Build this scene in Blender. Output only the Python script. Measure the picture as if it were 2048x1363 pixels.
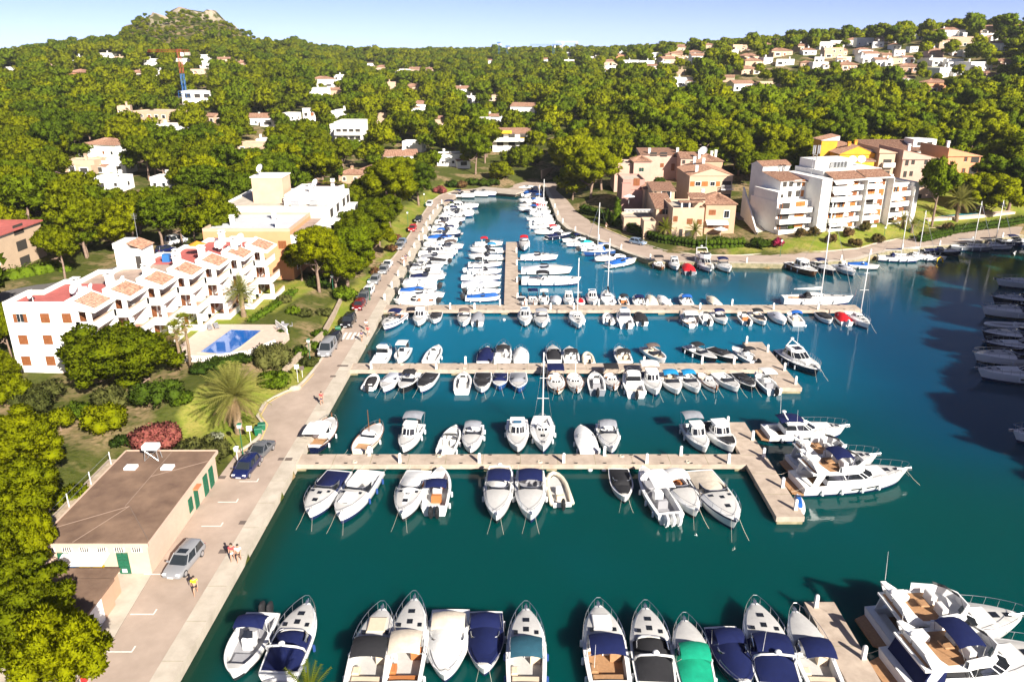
import bpy, math, random
import numpy as np
from mathutils import Vector, Matrix, noise as mnoise

for o in list(bpy.data.objects): bpy.data.objects.remove(o)
SC = bpy.context.scene
COL = SC.collection
R = math.radians
random.seed(7)

# ------------------------------------------------------------------ camera
CAM_H, PITCH, FPX = 42.0, R(20.3), 1540.0
cam_data = bpy.data.cameras.new('camera')
cam_data.sensor_width = 36.0
cam_data.lens = FPX / 2048.0 * 36.0
cam_data.clip_start = 0.5
cam_data.clip_end = 8000.0
cam = bpy.data.objects.new('camera', cam_data)
COL.objects.link(cam)
cam.location = (0, 0, CAM_H)
cam.rotation_euler = (math.pi / 2 - PITCH, 0, 0)
SC.camera = cam

# ------------------------------------------------------------------ sky and sun
SUN_EL = R(30.0)
SUN_AZ = math.atan2(0.54, -0.84)          # towards the sun, clockwise from +Y
world = bpy.data.worlds.new('World')
SC.world = world
world.use_nodes = True
wn = world.node_tree.nodes; wl = world.node_tree.links
for n in list(wn): wn.remove(n)
w_out = wn.new('ShaderNodeOutputWorld'); w_bg = wn.new('ShaderNodeBackground'); w_sky = wn.new('ShaderNodeTexSky')
w_sky.sky_type = 'NISHITA'; w_sky.sun_disc = False
w_sky.sun_elevation = SUN_EL; w_sky.sun_rotation = SUN_AZ
w_sky.altitude = 1500; w_sky.air_density = 0.28; w_sky.dust_density = 1.0; w_sky.ozone_density = 2.0
w_bg.inputs['Strength'].default_value = 0.088
w_mul = wn.new('ShaderNodeMix'); w_mul.data_type = 'RGBA'; w_mul.blend_type = 'MULTIPLY'; w_mul.inputs[0].default_value = 1.0; w_mul.inputs[7].default_value = (1.10, 0.91, 0.92, 1)   # white balance of the hazy sky
wl.new(w_sky.outputs[0], w_mul.inputs[6]); wl.new(w_mul.outputs[2], w_bg.inputs['Color']); wl.new(w_bg.outputs[0], w_out.inputs['Surface'])
sun_data = bpy.data.lights.new('sun', 'SUN')
sun_data.energy = 4.8; sun_data.angle = R(0.53); sun_data.color = (1.0, 0.93, 0.82)
sun = bpy.data.objects.new('sun', sun_data); COL.objects.link(sun)
sdir = Vector((math.sin(SUN_AZ) * math.cos(SUN_EL), math.cos(SUN_AZ) * math.cos(SUN_EL), math.sin(SUN_EL)))
sun.rotation_euler = sdir.to_track_quat('Z', 'Y').to_euler()
sun.location = (60, -80, 120)
SC.view_settings.view_transform = 'Standard'
SC.view_settings.look = 'None'
SC.view_settings.gamma = 1.0
SC.view_settings.use_curve_mapping = False
SC.view_settings.exposure = 1.30
SC.render.engine = 'CYCLES'
SC.cycles.use_denoising = True
SC.cycles.max_bounces = 6
SC.cycles.diffuse_bounces = 3
SC.cycles.glossy_bounces = 3
SC.cycles.transmission_bounces = 3
SC.cycles.transparent_max_bounces = 6
SC.cycles.caustics_reflective = False
SC.cycles.caustics_refractive = False

# ------------------------------------------------------------------ survey: photo point -> place on the ground
CT, ST = math.cos(PITCH), math.sin(PITCH)
def at(u, v, z=0.0):
    a = (u - 1024) / FPX; b = (v - 681.5) / FPX
    dy = CT - b * ST; dz = -ST - b * CT
    t = (z - CAM_H) / dz
    return (a * t, dy * t)
def atD(u, v, D):
    a = (u - 1024) / FPX; b = (v - 681.5) / FPX
    dy = CT - b * ST; dz = -ST - b * CT
    t = D / dy
    return (a * t, D, CAM_H + dz * t)
def pix(x, y, z):
    zc = y * CT - (z - CAM_H) * ST; yc = y * ST + (z - CAM_H) * CT
    return (1024 + FPX * x / zc, 681.5 - FPX * yc / zc)

# ------------------------------------------------------------------ materials
MATS = {}
def mat(name, color, rough=0.6, spec=0.5, metal=0.0, var=0.0, scale=3.0, color2=None, bump=0.0, bscale=None, coat=0.0, trans=0.0):
    if name in MATS: return MATS[name]
    m = bpy.data.materials.new(name); m.use_nodes = True
    nt = m.node_tree; N = nt.nodes; L = nt.links
    b = N['Principled BSDF']
    b.inputs['Base Color'].default_value = (*color, 1)
    b.inputs['Roughness'].default_value = rough
    b.inputs['Metallic'].default_value = metal
    b.inputs['Specular IOR Level'].default_value = spec
    if coat: b.inputs['Coat Weight'].default_value = coat; b.inputs['Coat Roughness'].default_value = 0.06
    if trans: b.inputs['Transmission Weight'].default_value = trans
    if var or color2 or bump:
        tc = N.new('ShaderNodeNewGeometry'); 
        nz = N.new('ShaderNodeTexNoise'); nz.inputs['Scale'].default_value = scale; nz.inputs['Detail'].default_value = 6; nz.inputs['Roughness'].default_value = 0.62
        L.new(tc.outputs['Position'], nz.inputs['Vector'])
        if var or color2:
            mx = N.new('ShaderNodeMix'); mx.data_type = 'RGBA'
            c2 = color2 if color2 else tuple(c * (1 - var) for c in color)
            c1 = color if color2 else tuple(min(1, c * (1 + var)) for c in color)
            mx.inputs[6].default_value = (*c1, 1); mx.inputs[7].default_value = (*c2, 1)
            rp = N.new('ShaderNodeMapRange'); rp.inputs[1].default_value = 0.32; rp.inputs[2].default_value = 0.68
            L.new(nz.outputs['Fac'], rp.inputs[0]); L.new(rp.outputs[0], mx.inputs[0]); L.new(mx.outputs[2], b.inputs['Base Color'])
        if bump:
            n2 = nz
            if bscale:
                n2 = N.new('ShaderNodeTexNoise'); n2.inputs['Scale'].default_value = bscale; n2.inputs['Detail'].default_value = 4
                L.new(tc.outputs['Position'], n2.inputs['Vector'])
            bp = N.new('ShaderNodeBump'); bp.inputs['Strength'].default_value = bump; bp.inputs['Distance'].default_value = 0.05
            L.new(n2.outputs['Fac'], bp.inputs['Height']); L.new(bp.outputs[0], b.inputs['Normal'])
    MATS[name] = m
    return m

def foliage(name, c_light, c_dark, trans=0.35, tscale=0.9, flip=True):
    """leaf material: diffuse + translucent, colour varied by tree and by clump"""
    if name in MATS: return MATS[name]
    m = bpy.data.materials.new(name); m.use_nodes = True
    nt = m.node_tree; N = nt.nodes; L = nt.links
    for n in list(N): N.remove(n)
    out = N.new('ShaderNodeOutputMaterial'); dif = N.new('ShaderNodeBsdfDiffuse'); tr = N.new('ShaderNodeBsdfTranslucent'); mix = N.new('ShaderNodeMixShader')
    oi = N.new('ShaderNodeObjectInfo'); geo = N.new('ShaderNodeNewGeometry')
    nz = N.new('ShaderNodeTexNoise'); nz.inputs['Scale'].default_value = tscale; nz.inputs['Detail'].default_value = 5; nz.inputs['Roughness'].default_value = .7
    L.new(geo.outputs['Position'], nz.inputs['Vector'])
    ad = N.new('ShaderNodeMath'); ad.operation = 'MULTIPLY_ADD'; ad.inputs[1].default_value = 0.7
    L.new(oi.outputs['Random'], ad.inputs[0])
    sb = N.new('ShaderNodeMath'); sb.operation = 'MULTIPLY_ADD'; sb.inputs[1].default_value = 1.5; sb.inputs[2].default_value = -0.52
    L.new(nz.outputs['Fac'], sb.inputs[0]); L.new(sb.outputs[0], ad.inputs[2])
    cl = N.new('ShaderNodeClamp'); L.new(ad.outputs[0], cl.inputs[0])
    mx = N.new('ShaderNodeMix'); mx.data_type = 'RGBA'
    mx.inputs[6].default_value = (*c_light, 1); mx.inputs[7].default_value = (*c_dark, 1)
    L.new(cl.outputs[0], mx.inputs[0])
    n2 = N.new('ShaderNodeTexNoise'); n2.inputs['Scale'].default_value = 1.9; n2.inputs['Detail'].default_value = 6; n2.inputs['Roughness'].default_value = .75; L.new(geo.outputs['Position'], n2.inputs['Vector'])
    r2 = N.new('ShaderNodeMapRange'); r2.inputs[1].default_value = .56; r2.inputs[2].default_value = .74; r2.inputs[4].default_value = .5; L.new(n2.outputs['Fac'], r2.inputs[0])
    m3 = N.new('ShaderNodeMix'); m3.data_type = 'RGBA'; L.new(mx.outputs[2], m3.inputs[6]); m3.inputs[7].default_value = (c_dark[0] * 1.15 + .02, c_dark[1] * .8 + .015, c_dark[2] + .02, 1); L.new(r2.outputs[0], m3.inputs[0])
    L.new(m3.outputs[2], dif.inputs['Color']); L.new(m3.outputs[2], tr.inputs['Color'])
    # both faces of a leaf are lit as the outer surface of its clump
    fl = N.new('ShaderNodeMath'); fl.operation = 'MULTIPLY_ADD'; fl.inputs[1].default_value = -2; fl.inputs[2].default_value = 1; L.new(geo.outputs['Backfacing'], fl.inputs[0])
    vs = N.new('ShaderNodeVectorMath'); vs.operation = 'SCALE'; L.new(geo.outputs['Normal'], vs.inputs[0]); L.new(fl.outputs[0], vs.inputs['Scale']); (L.new(vs.outputs[0], dif.inputs['Normal']) if flip else None)
    mix.inputs[0].default_value = trans
    L.new(dif.outputs[0], mix.inputs[1]); L.new(tr.outputs[0], mix.inputs[2]); L.new(mix.outputs[0], out.inputs['Surface'])
    MATS[name] = m
    return m

white_wall = mat('white_render', (0.78, 0.765, 0.72), 0.85, 0.2, var=0.05, scale=0.7)
cream_wall = mat('cream_render', (0.50, 0.37, 0.26), 0.85, 0.2, var=0.07, scale=0.6)
peach_wall = mat('peach_render', (0.48, 0.31, 0.21), 0.85, 0.2, var=0.07, scale=0.6)
pink_wall = mat('pink_render', (0.50, 0.34, 0.27), 0.85, 0.2, var=0.08, scale=0.6)
rose_wall = mat('rose_render', (0.40, 0.23, 0.19), 0.85, 0.2, var=0.08, scale=0.6)
orange_wall = mat('orange_render', (0.60, 0.29, 0.15), 0.85, 0.2, var=0.06, scale=0.6)
yellow_wall = mat('ochre_yellow_render', (0.68, 0.34, 0.035), 0.85, 0.2, var=0.08, scale=0.6)
concrete = mat('quay_concrete', (0.47, 0.41, 0.34), 0.9, 0.2, scale=0.55, color2=(0.36, 0.31, 0.26), bump=0.15, bscale=9)
concrete_l = mat('pale_concrete', (0.54, 0.48, 0.40), 0.9, 0.2, scale=0.6, color2=(0.40, 0.35, 0.285), bump=0.15, bscale=9)
pier_conc = mat('pier_concrete', (0.50, 0.41, 0.33), 0.9, 0.2, scale=0.8, color2=(0.34, 0.27, 0.215), bump=0.1, bscale=9)
quay_wall_m = mat('weathered_quay_wall', (0.36, 0.31, 0.20), 0.9, 0.2, scale=1.2, color2=(0.17, 0.16, 0.09), bump=0.4, bscale=5)
asphalt = mat('sunbleached_asphalt', (0.45, 0.355, 0.29), 0.92, 0.2, scale=0.28, color2=(0.33, 0.258, 0.208), bump=0.15, bscale=14)
asphalt_d = mat('grey_asphalt', (0.15, 0.14, 0.14), 0.92, 0.2, scale=0.5, color2=(0.11, 0.105, 0.10), bump=0.15, bscale=14)
line_white = mat('road_paint_white', (0.70, 0.66, 0.60), 0.8, 0.2, var=0.15, scale=4)
line_yellow = mat('road_paint_yellow', (0.66, 0.46, 0.16), 0.8, 0.2, var=0.2, scale=4)
roof_brown = mat('brown_gravel_roof', (0.25, 0.165, 0.115), 0.95, 0.1, scale=0.45, color2=(0.14, 0.09, 0.066), bump=0.3, bscale=12)
red_terrace = mat('red_terrace_paint', (0.42, 0.115, 0.10), 0.85, 0.2, var=0.12, scale=1.0)
grey_roof = mat('grey_roof_sheet', (0.52, 0.53, 0.56), 0.8, 0.2, var=0.06, scale=0.6)
brown_roof = mat('dusty_brown_roof', (0.36, 0.27, 0.22), 0.9, 0.2, var=0.2, scale=0.8)
shutter_brown = mat('brown_shutter', (0.24, 0.085, 0.03), 0.6, 0.3, var=0.15, scale=2)
shutter_orange = mat('orange_wood_shutter', (0.42, 0.15, 0.035), 0.6, 0.3, var=0.12, scale=2)
shutter_green = mat('green_shutter', (0.015, 0.11, 0.06), 0.6, 0.3, var=0.15, scale=2)
shutter_dark = mat('dark_shutter', (0.09, 0.045, 0.03), 0.6, 0.3)
glass_dark = mat('window_glass', (0.02, 0.025, 0.03), 0.06, 0.6)
room_dark = mat('shaded_room', (0.05, 0.045, 0.04), 0.8, 0.2)
awning_white = mat('white_awning', (0.74, 0.74, 0.74), 0.8, 0.2)
awning_yellow = mat('yellow_awning', (0.75, 0.48, 0.03), 0.8, 0.2)
metal_grey = mat('galvanised_metal', (0.45, 0.46, 0.47), 0.4, 0.5, metal=0.7)
metal_white = mat('white_paint', (0.78, 0.78, 0.77), 0.4, 0.5)
metal_green = mat('green_paint', (0.01, 0.12, 0.06), 0.4, 0.5)
crane_blue = mat('crane_blue', (0.02, 0.12, 0.35), 0.5, 0.4)
crane_red = mat('crane_red', (0.30, 0.05, 0.02), 0.5, 0.4)
stone_wall = mat('garden_stone', (0.46, 0.38, 0.29), 0.9, 0.2, scale=1.5, color2=(0.33, 0.25, 0.18), bump=0.5, bscale=3)
paving = mat('pool_paving', (0.56, 0.44, 0.36), 0.85, 0.2, var=0.08, scale=1.2)
rock_m = mat('limestone_rock', (0.50, 0.44, 0.36), 0.95, 0.1, scale=0.08, color2=(0.28, 0.24, 0.17), bump=0.8, bscale=0.5)
bark = mat('pine_bark', (0.30, 0.22, 0.17), 0.95, 0.1, scale=4, color2=(0.17, 0.11, 0.08), bump=0.6, bscale=9)
bark_d = mat('palm_bark', (0.30, 0.22, 0.14), 0.95, 0.1, scale=5, color2=(0.16, 0.11, 0.07), bump=0.8, bscale=7)

def tile_mat():
    m = bpy.data.materials.new('terracotta_roof_tiles'); m.use_nodes = True
    N = m.node_tree.nodes; L = m.node_tree.links; b = N['Principled BSDF']
    b.inputs['Roughness'].default_value = 0.9; b.inputs['Specular IOR Level'].default_value = 0.2
    g = N.new('ShaderNodeNewGeometry'); n1 = N.new('ShaderNodeTexNoise'); n1.inputs['Scale'].default_value = 2.6; n1.inputs['Detail'].default_value = 5
    L.new(g.outputs['Position'], n1.inputs['Vector'])
    cr = N.new('ShaderNodeValToRGB')
    e = cr.color_ramp.elements; e[0].position = 0.3; e[0].color = (0.15, 0.085, 0.058, 1); e[1].position = 0.72; e[1].color = (0.42, 0.27, 0.19, 1)
    k = cr.color_ramp.elements.new(0.5); k.color = (0.30, 0.165, 0.11, 1)
    L.new(n1.outputs['Fac'], cr.inputs[0]); L.new(cr.outputs[0], b.inputs['Base Color'])
    return m
tiles = tile_mat()
gel = mat('white_gelcoat', (0.76, 0.76, 0.75), 0.25, 0.5, var=0.03, scale=2)
gel_cream = mat('cream_gelcoat', (0.72, 0.66, 0.54), 0.3, 0.5)
gel_deck = mat('nonslip_deck', (0.47, 0.46, 0.445), 0.6, 0.4, var=0.06, scale=3)
hull_navy = mat('navy_hull', (0.006, 0.01, 0.035), 0.15, 0.6)
hull_black = mat('black_hull', (0.012, 0.012, 0.014), 0.15, 0.6)
hull_blue = mat('blue_hull', (0.02, 0.07, 0.22), 0.2, 0.6)
hull_grey = mat('grey_hull', (0.20, 0.22, 0.25), 0.25, 0.6)
hull_red = mat('red_hull', (0.42, 0.02, 0.02), 0.25, 0.6)
hull_brown = mat('varnished_hull', (0.16, 0.06, 0.02), 0.3, 0.5)
boot_blue = mat('blue_boot_stripe', (0.01, 0.02, 0.08), 0.4, 0.4)
boot_dark = mat('dark_antifouling', (0.02, 0.025, 0.03), 0.5, 0.3)
teak = mat('teak_deck', (0.36, 0.20, 0.10), 0.7, 0.3, var=0.15, scale=5)
beige_vinyl = mat('beige_cushion', (0.62, 0.50, 0.37), 0.6, 0.3, var=0.05, scale=3)
white_vinyl = mat('white_cushion', (0.72, 0.71, 0.68), 0.55, 0.3, var=0.05, scale=3)
grey_vinyl = mat('grey_cushion', (0.28, 0.28, 0.30), 0.6, 0.3)
tan_vinyl = mat('tan_cushion', (0.40, 0.15, 0.05), 0.6, 0.3)
tinted = mat('tinted_glass', (0.012, 0.014, 0.018), 0.05, 0.7)
blue_glass = mat('blue_glass', (0.03, 0.12, 0.22), 0.05, 0.7)
chrome = mat('stainless_steel', (0.70, 0.71, 0.72), 0.2, 0.5, metal=0.9)
rubber = mat('black_rubber', (0.02, 0.02, 0.022), 0.6, 0.3)
fender_m = mat('white_fender', (0.66, 0.68, 0.70), 0.5, 0.4)
fender_b = mat('blue_fender', (0.02, 0.06, 0.22), 0.5, 0.4)
rope_m = mat('rope', (0.55, 0.51, 0.42), 0.9, 0.1)
tube_grey = mat('grey_inflatable', (0.33, 0.34, 0.36), 0.55, 0.3)
tube_beige = mat('beige_inflatable', (0.60, 0.53, 0.42), 0.55, 0.3)
def canvas(name, c): return mat(name, c, 0.85, 0.2, var=0.12, scale=2.2, bump=0.35, bscale=3.5)
CANV = {
    'navy': canvas('navy_canvas', (0.006, 0.011, 0.060)), 'black': canvas('black_canvas', (0.022, 0.022, 0.025)),
    'blue': canvas('blue_canvas', (0.015, 0.10, 0.38)), 'sky': canvas('bright_blue_canvas', (0.01, 0.20, 0.42)),
    'white': canvas('white_canvas', (0.70, 0.70, 0.69)), 'beige': canvas('beige_canvas', (0.60, 0.52, 0.42)),
    'grey': canvas('grey_canvas', (0.24, 0.25, 0.28)), 'lgrey': canvas('light_grey_canvas', (0.46, 0.48, 0.54)),
    'teal': canvas('dark_teal_canvas', (0.02, 0.075, 0.11)), 'green': canvas('green_canvas', (0.005, 0.26, 0.15)),
    'dgreen': canvas('dark_green_canvas', (0.006, 0.08, 0.045)), 'red': canvas('red_canvas', (0.50, 0.012, 0.02)),
    'aqua': canvas('aqua_canvas', (0.02, 0.42, 0.42)), 'brown': canvas('brown_canvas', (0.12, 0.09, 0.08)),
    'orange': canvas('orange_canvas', (0.60, 0.12, 0.02)),
}
CWORD = {'navy': 'navy', 'black': 'black', 'blue': 'blue', 'sky': 'bright blue', 'white': 'white', 'beige': 'beige', 'grey': 'grey', 'lgrey': 'pale grey',
         'teal': 'dark teal', 'green': 'bright green', 'dgreen': 'dark green', 'red': 'red', 'aqua': 'aqua', 'brown': 'brown', 'orange': 'orange'}

# ------------------------------------------------------------------ mesh helpers
class MB:
    def __init__(s): s.v = []; s.f = []; s.m = []; s.mi = 0
    def add(s, vs, fs):
        o = len(s.v); s.v.extend(vs)
        for f in fs: s.f.append(tuple(i + o for i in f)); s.m.append(s.mi)
        return s
    def mat(s, i): s.mi = i; return s
    def box(s, cx, cy, cz, sx, sy, sz, rz=0.0, taper=1.0, ry=0.0):
        hx, hy, hz = sx / 2, sy / 2, sz / 2; c, n = math.cos(rz), math.sin(rz); cy_, sy_ = math.cos(ry), math.sin(ry)
        vs = []
        for dz, k in ((-hz, 1.0), (hz, taper)):
            for dx, dy in ((-hx, -hy), (hx, -hy), (hx, hy), (-hx, hy)):
                x, y, z = dx * k, dy * k, dz
                x, z = x * cy_ + z * sy_, -x * sy_ + z * cy_
                vs.append((cx + x * c - y * n, cy + x * n + y * c, cz + z))
        return s.add(vs, [(3, 2, 1, 0), (4, 5, 6, 7), (0, 1, 5, 4), (1, 2, 6, 5), (2, 3, 7, 6), (3, 0, 4, 7)])
    def bx(s, x0, x1, y0, y1, z0, z1): return s.box((x0 + x1) / 2, (y0 + y1) / 2, (z0 + z1) / 2, x1 - x0, y1 - y0, z1 - z0)
    def tube(s, pts, r, n=5, r2=None, cap=True):
        pts = [Vector(p) for p in pts]; k = len(pts); vs = []; fs = []
        for i, p in enumerate(pts):
            d = (pts[min(i + 1, k - 1)] - pts[max(i - 1, 0)])
            if d.length < 1e-9: d = Vector((0, 0, 1))
            d.normalize()
            up = Vector((0, 0, 1)) if abs(d.z) < 0.95 else Vector((1, 0, 0))
            a = d.cross(up).normalized(); b = a.cross(d)
            rr = r if r2 is None else r + (r2 - r) * i / (k - 1)
            for j in range(n):
                t = 2 * math.pi * j / n
                q = p + (a * math.cos(t) + b * math.sin(t)) * rr; vs.append(tuple(q))
        for i in range(k - 1):
            for j in range(n):
                fs.append((i * n + j, i * n + (j + 1) % n, (i + 1) * n + (j + 1) % n, (i + 1) * n + j))
        if cap: fs.append(tuple(range(n - 1, -1, -1))); fs.append(tuple((k - 1) * n + j for j in range(n)))
        return s.add(vs, fs)
    def loft(s, loops, closed=True, cap0=False, cap1=False):
        n = len(loops[0]); vs = [tuple(p) for l in loops for p in l]; fs = []
        for i in range(len(loops) - 1):
            for j in range(n if closed else n - 1):
                a = i * n + j; b = i * n + (j + 1) % n
                fs.append((a, b, b + n, a + n))
        if cap0: fs.append(tuple(range(n - 1, -1, -1)))
        if cap1: fs.append(tuple((len(loops) - 1) * n + j for j in range(n)))
        return s.add(vs, fs)
    def prism(s, poly, z0, z1, top=True, bottom=False):
        n = len(poly)
        vs = [(p[0], p[1], z0) for p in poly] + [(p[0], p[1], z1) for p in poly]
        fs = [(j, (j + 1) % n, n + (j + 1) % n, n + j) for j in range(n)]
        if top: fs.append(tuple(n + j for j in range(n)))
        if bottom: fs.append(tuple(range(n - 1, -1, -1)))
        return s.add(vs, fs)
    def ball(s, c, r, seg=8, rings=5, sq=(1, 1, 1)):
        vs = [(c[0], c[1], c[2] - r * sq[2])]; fs = []
        for i in range(1, rings):
            ph = -math.pi / 2 + math.pi * i / rings
            for j in range(seg):
                th = 2 * math.pi * j / seg
                vs.append((c[0] + r * sq[0] * math.cos(ph) * math.cos(th), c[1] + r * sq[1] * math.cos(ph) * math.sin(th), c[2] + r * sq[2] * math.sin(ph)))
        vs.append((c[0], c[1], c[2] + r * sq[2])); top = len(vs) - 1
        for j in range(seg): fs.append((0, 1 + (j + 1) % seg, 1 + j)); fs.append((top, top - seg + j, top - seg + (j + 1) % seg))
        for i in range(rings - 2):
            for j in range(seg):
                a = 1 + i * seg + j; b = 1 + i * seg + (j + 1) % seg
                fs.append((a, b, b + seg, a + seg))
        return s.add(vs, fs)
    def mesh(s, name, mats, smooth=False, auto=None):
        me = bpy.data.meshes.new(name)
        me.from_pydata(s.v, [], s.f)
        for m in (mats if isinstance(mats, (list, tuple)) else [mats]): me.materials.append(m)
        if any(s.m): me.polygons.foreach_set('material_index', s.m)
        if smooth:
            me.polygons.foreach_set('use_smooth', [True] * len(s.f))
            if auto: me.set_sharp_from_angle(angle=R(auto))
        me.validate()
        me.update()
        return me
    def build(s, name, mats, parent=None, smooth=False, auto=None, loc=None, rz=None):
        return link(name, s.mesh(name, mats, smooth, auto), parent, loc, rz)

def link(name, me, parent=None, loc=None, rz=None, scale=None):
    o = bpy.data.objects.new(name, me); COL.objects.link(o)
    if parent is not None: o.parent = parent
    if loc is not None: o.location = loc
    if rz is not None: o.rotation_euler = (0, 0, rz)
    if scale is not None: o.scale = scale
    return o
def tag(o, label=None, cat=None, group=None, kind=None):
    if label: o['label'] = label
    if cat: o['category'] = cat
    if group: o['group'] = group
    if kind: o['kind'] = kind
    return o
def empty(name, loc, rz=0.0, label=None, cat=None, group=None):
    o = bpy.data.objects.new(name, None); COL.objects.link(o)
    o.empty_display_size = 0.3
    o.location = loc; o.rotation_euler = (0, 0, rz)
    return tag(o, label, cat, group)
def in_poly(x, y, poly):
    c = False; n = len(poly); j = n - 1
    for i in range(n):
        xi, yi = poly[i]; xj, yj = poly[j]
        if (yi > y) != (yj > y) and x < (xj - xi) * (y - yi) / (yj - yi) + xi: c = not c
        j = i
    return c
def seg_dist(x, y, ax, ay, bx, by):
    dx, dy = bx - ax, by - ay; t = ((x - ax) * dx + (y - ay) * dy) / (dx * dx + dy * dy + 1e-9); t = max(0, min(1, t))
    return math.hypot(x - ax - t * dx, y - ay - t * dy)
def poly_dist(x, y, poly, closed=True):
    n = len(poly); return min(seg_dist(x, y, *poly[i], *poly[(i + 1) % n]) for i in range(n if closed else n - 1))
ORD = ['', 'first', 'second', 'third', 'fourth', 'fifth', 'sixth', 'seventh', 'eighth', 'ninth', 'tenth', 'eleventh', 'twelfth', 'thirteenth', 'fourteenth', 'fifteenth',
       'sixteenth', 'seventeenth', 'eighteenth', 'nineteenth', 'twentieth', 'twenty-first', 'twenty-second', 'twenty-third', 'twenty-fourth', 'twenty-fifth', 'twenty-sixth',
       'twenty-seventh', 'twenty-eighth', 'twenty-ninth', 'thirtieth', 'thirty-first', 'thirty-second', 'thirty-third', 'thirty-fourth', 'thirty-fifth', 'thirty-sixth']
# ================================================================== the ground
WATER = [(-23.9, 36), (-23.4, 60), (-23.2, 72), (-22.7, 98), (-22.3, 118), (-22.0, 140), (-21.4, 180), (-21.2, 210), (-20, 229.7), (-17.3, 244.8), (-7.9, 250.5), (1.0, 246.0), (10.2, 264.0),
         (11.5, 234), (12.1, 203.6), (14, 192.2), (19.8, 181), (25.1, 168), (30.3, 159.2), (39.8, 158.8), (59, 157.2), (74.5, 161), (80, 166), (86.3, 169.8), (101.3, 174.6), (125, 185.2), (142, 190),
         (114, 150), (96, 118), (82, 96), (73, 76), (66, 55), (60, 36)]
ROAD_L = [(-29.3, 30), (-29.6, 43.3), (-30.0, 47.4), (-30.4, 54.0), (-30.45, 71.0), (-30.3, 75.5), (-29.0, 78.3), (-29.4, 82.1), (-31.0, 84.6), (-31.2, 88.4), (-30.0, 91.2), (-28.2, 93.6), (-27.7, 98), (-27.5, 103),
          (-26.9, 120.7), (-26.3, 133.4), (-26.0, 150), (-27.2, 156), (-25.9, 161), (-25.5, 167.4), (-24.9, 194.0), (-24.6, 215), (-24.2, 232), (-22.6, 242.9), (-14.1, 260.7), (4.7, 280.0), (11.4, 292.7)]
ROAD_R = [(14.1, 254.5), (17.0, 232), (18.2, 214.0), (22.4, 195.0), (28.0, 180.5), (34.2, 169.5), (41.1, 165.2), (49.8, 164.8), (59.6, 167.4), (70, 168.5), (79, 171.5), (85.1, 176.6), (92.1, 181.0), (108.4, 188.6), (132.4, 197.1), (160, 206)]
COLS = [(-2500, [(0, 3), (60, 4), (150, 7), (300, 15), (500, 25), (650, 34), (1500, 40), (3500, 40)]),
        (0, [(0, 3), (60, 2.6), (100, 2.3), (125, 3.2), (190, 6), (300, 12), (500, 24), (650, 32), (900, 36), (3500, 40)]),
        (180, [(0, 3), (60, 2.6), (100, 2.2), (125, 3), (190, 5), (300, 11), (500, 24), (650, 34), (800, 42), (900, 44), (1200, 36), (3500, 40)]),
        (250, [(0, 3), (80, 3), (120, 3), (200, 5.5), (300, 10), (500, 23), (700, 38), (850, 57), (950, 52), (1300, 35), (3500, 40)]),
        (330, [(0, 3), (80, 3), (120, 3), (200, 5), (300, 10), (500, 22), (700, 42), (850, 70), (920, 77), (1000, 66), (1300, 38), (3500, 40)]),
        (400, [(0, 3), (90, 3), (130, 3), (200, 5), (300, 9), (500, 22), (700, 38), (820, 60), (890, 80), (930, 81), (1020, 66), (1300, 40), (3500, 42)]),
        (470, [(0, 3), (90, 3), (130, 3), (200, 4.5), (300, 9), (500, 22), (700, 37), (820, 60), (900, 75), (940, 74), (1020, 62), (1300, 40), (3500, 42)]),
        (560, [(0, 2), (90, 3), (130, 3), (200, 4), (300, 8), (450, 17), (600, 26), (800, 42), (900, 54), (1000, 52), (1300, 42), (3500, 42)]),
        (700, [(0, 1), (130, 2), (200, 2.5), (300, 8), (400, 13), (600, 20), (1000, 40), (3500, 44)]),
        (1000, [(0, 1), (250, 1), (300, 4), (400, 10), (600, 19), (1000, 39), (3500, 46)]),
        (1200, [(0, 1), (200, 1), (260, 4), (320, 9), (450, 18), (600, 25), (1000, 42), (3500, 46)]),
        (1400, [(0, 1), (160, 1), (200, 2), (240, 5), (300, 10), (400, 17), (470, 22), (550, 33), (700, 46), (1000, 44), (3500, 44)]),
        (1650, [(0, 1), (160, 1), (190, 2.2), (250, 6), (330, 13), (420, 19), (490, 27), (600, 44), (720, 50), (1000, 44), (3500, 44)]),
        (1800, [(0, 1), (160, 1), (200, 2.8), (260, 7), (330, 14), (420, 19), (500, 29), (620, 52), (720, 54), (1000, 45), (3500, 45)]),
        (2048, [(0, 1), (180, 1.2), (220, 4), (280, 9), (350, 16), (440, 22), (520, 34), (640, 58), (760, 60), (1000, 48), (3500, 46)]),
        (4500, [(0, 1), (180, 4), (260, 9), (350, 18), (440, 24), (520, 34), (640, 58), (760, 60), (1000, 48), (3500, 46)])]
_daz = np.array([math.atan((u - 1024) / FPX * 0.97) for u, _ in COLS])
_rs = np.geomspace(4.0, 3600.0, 200)
_prof = np.array([np.interp(_rs, [d for d, _ in p], [z for _, z in p]) for _, p in COLS])
_lr = np.log(_rs)

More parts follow.
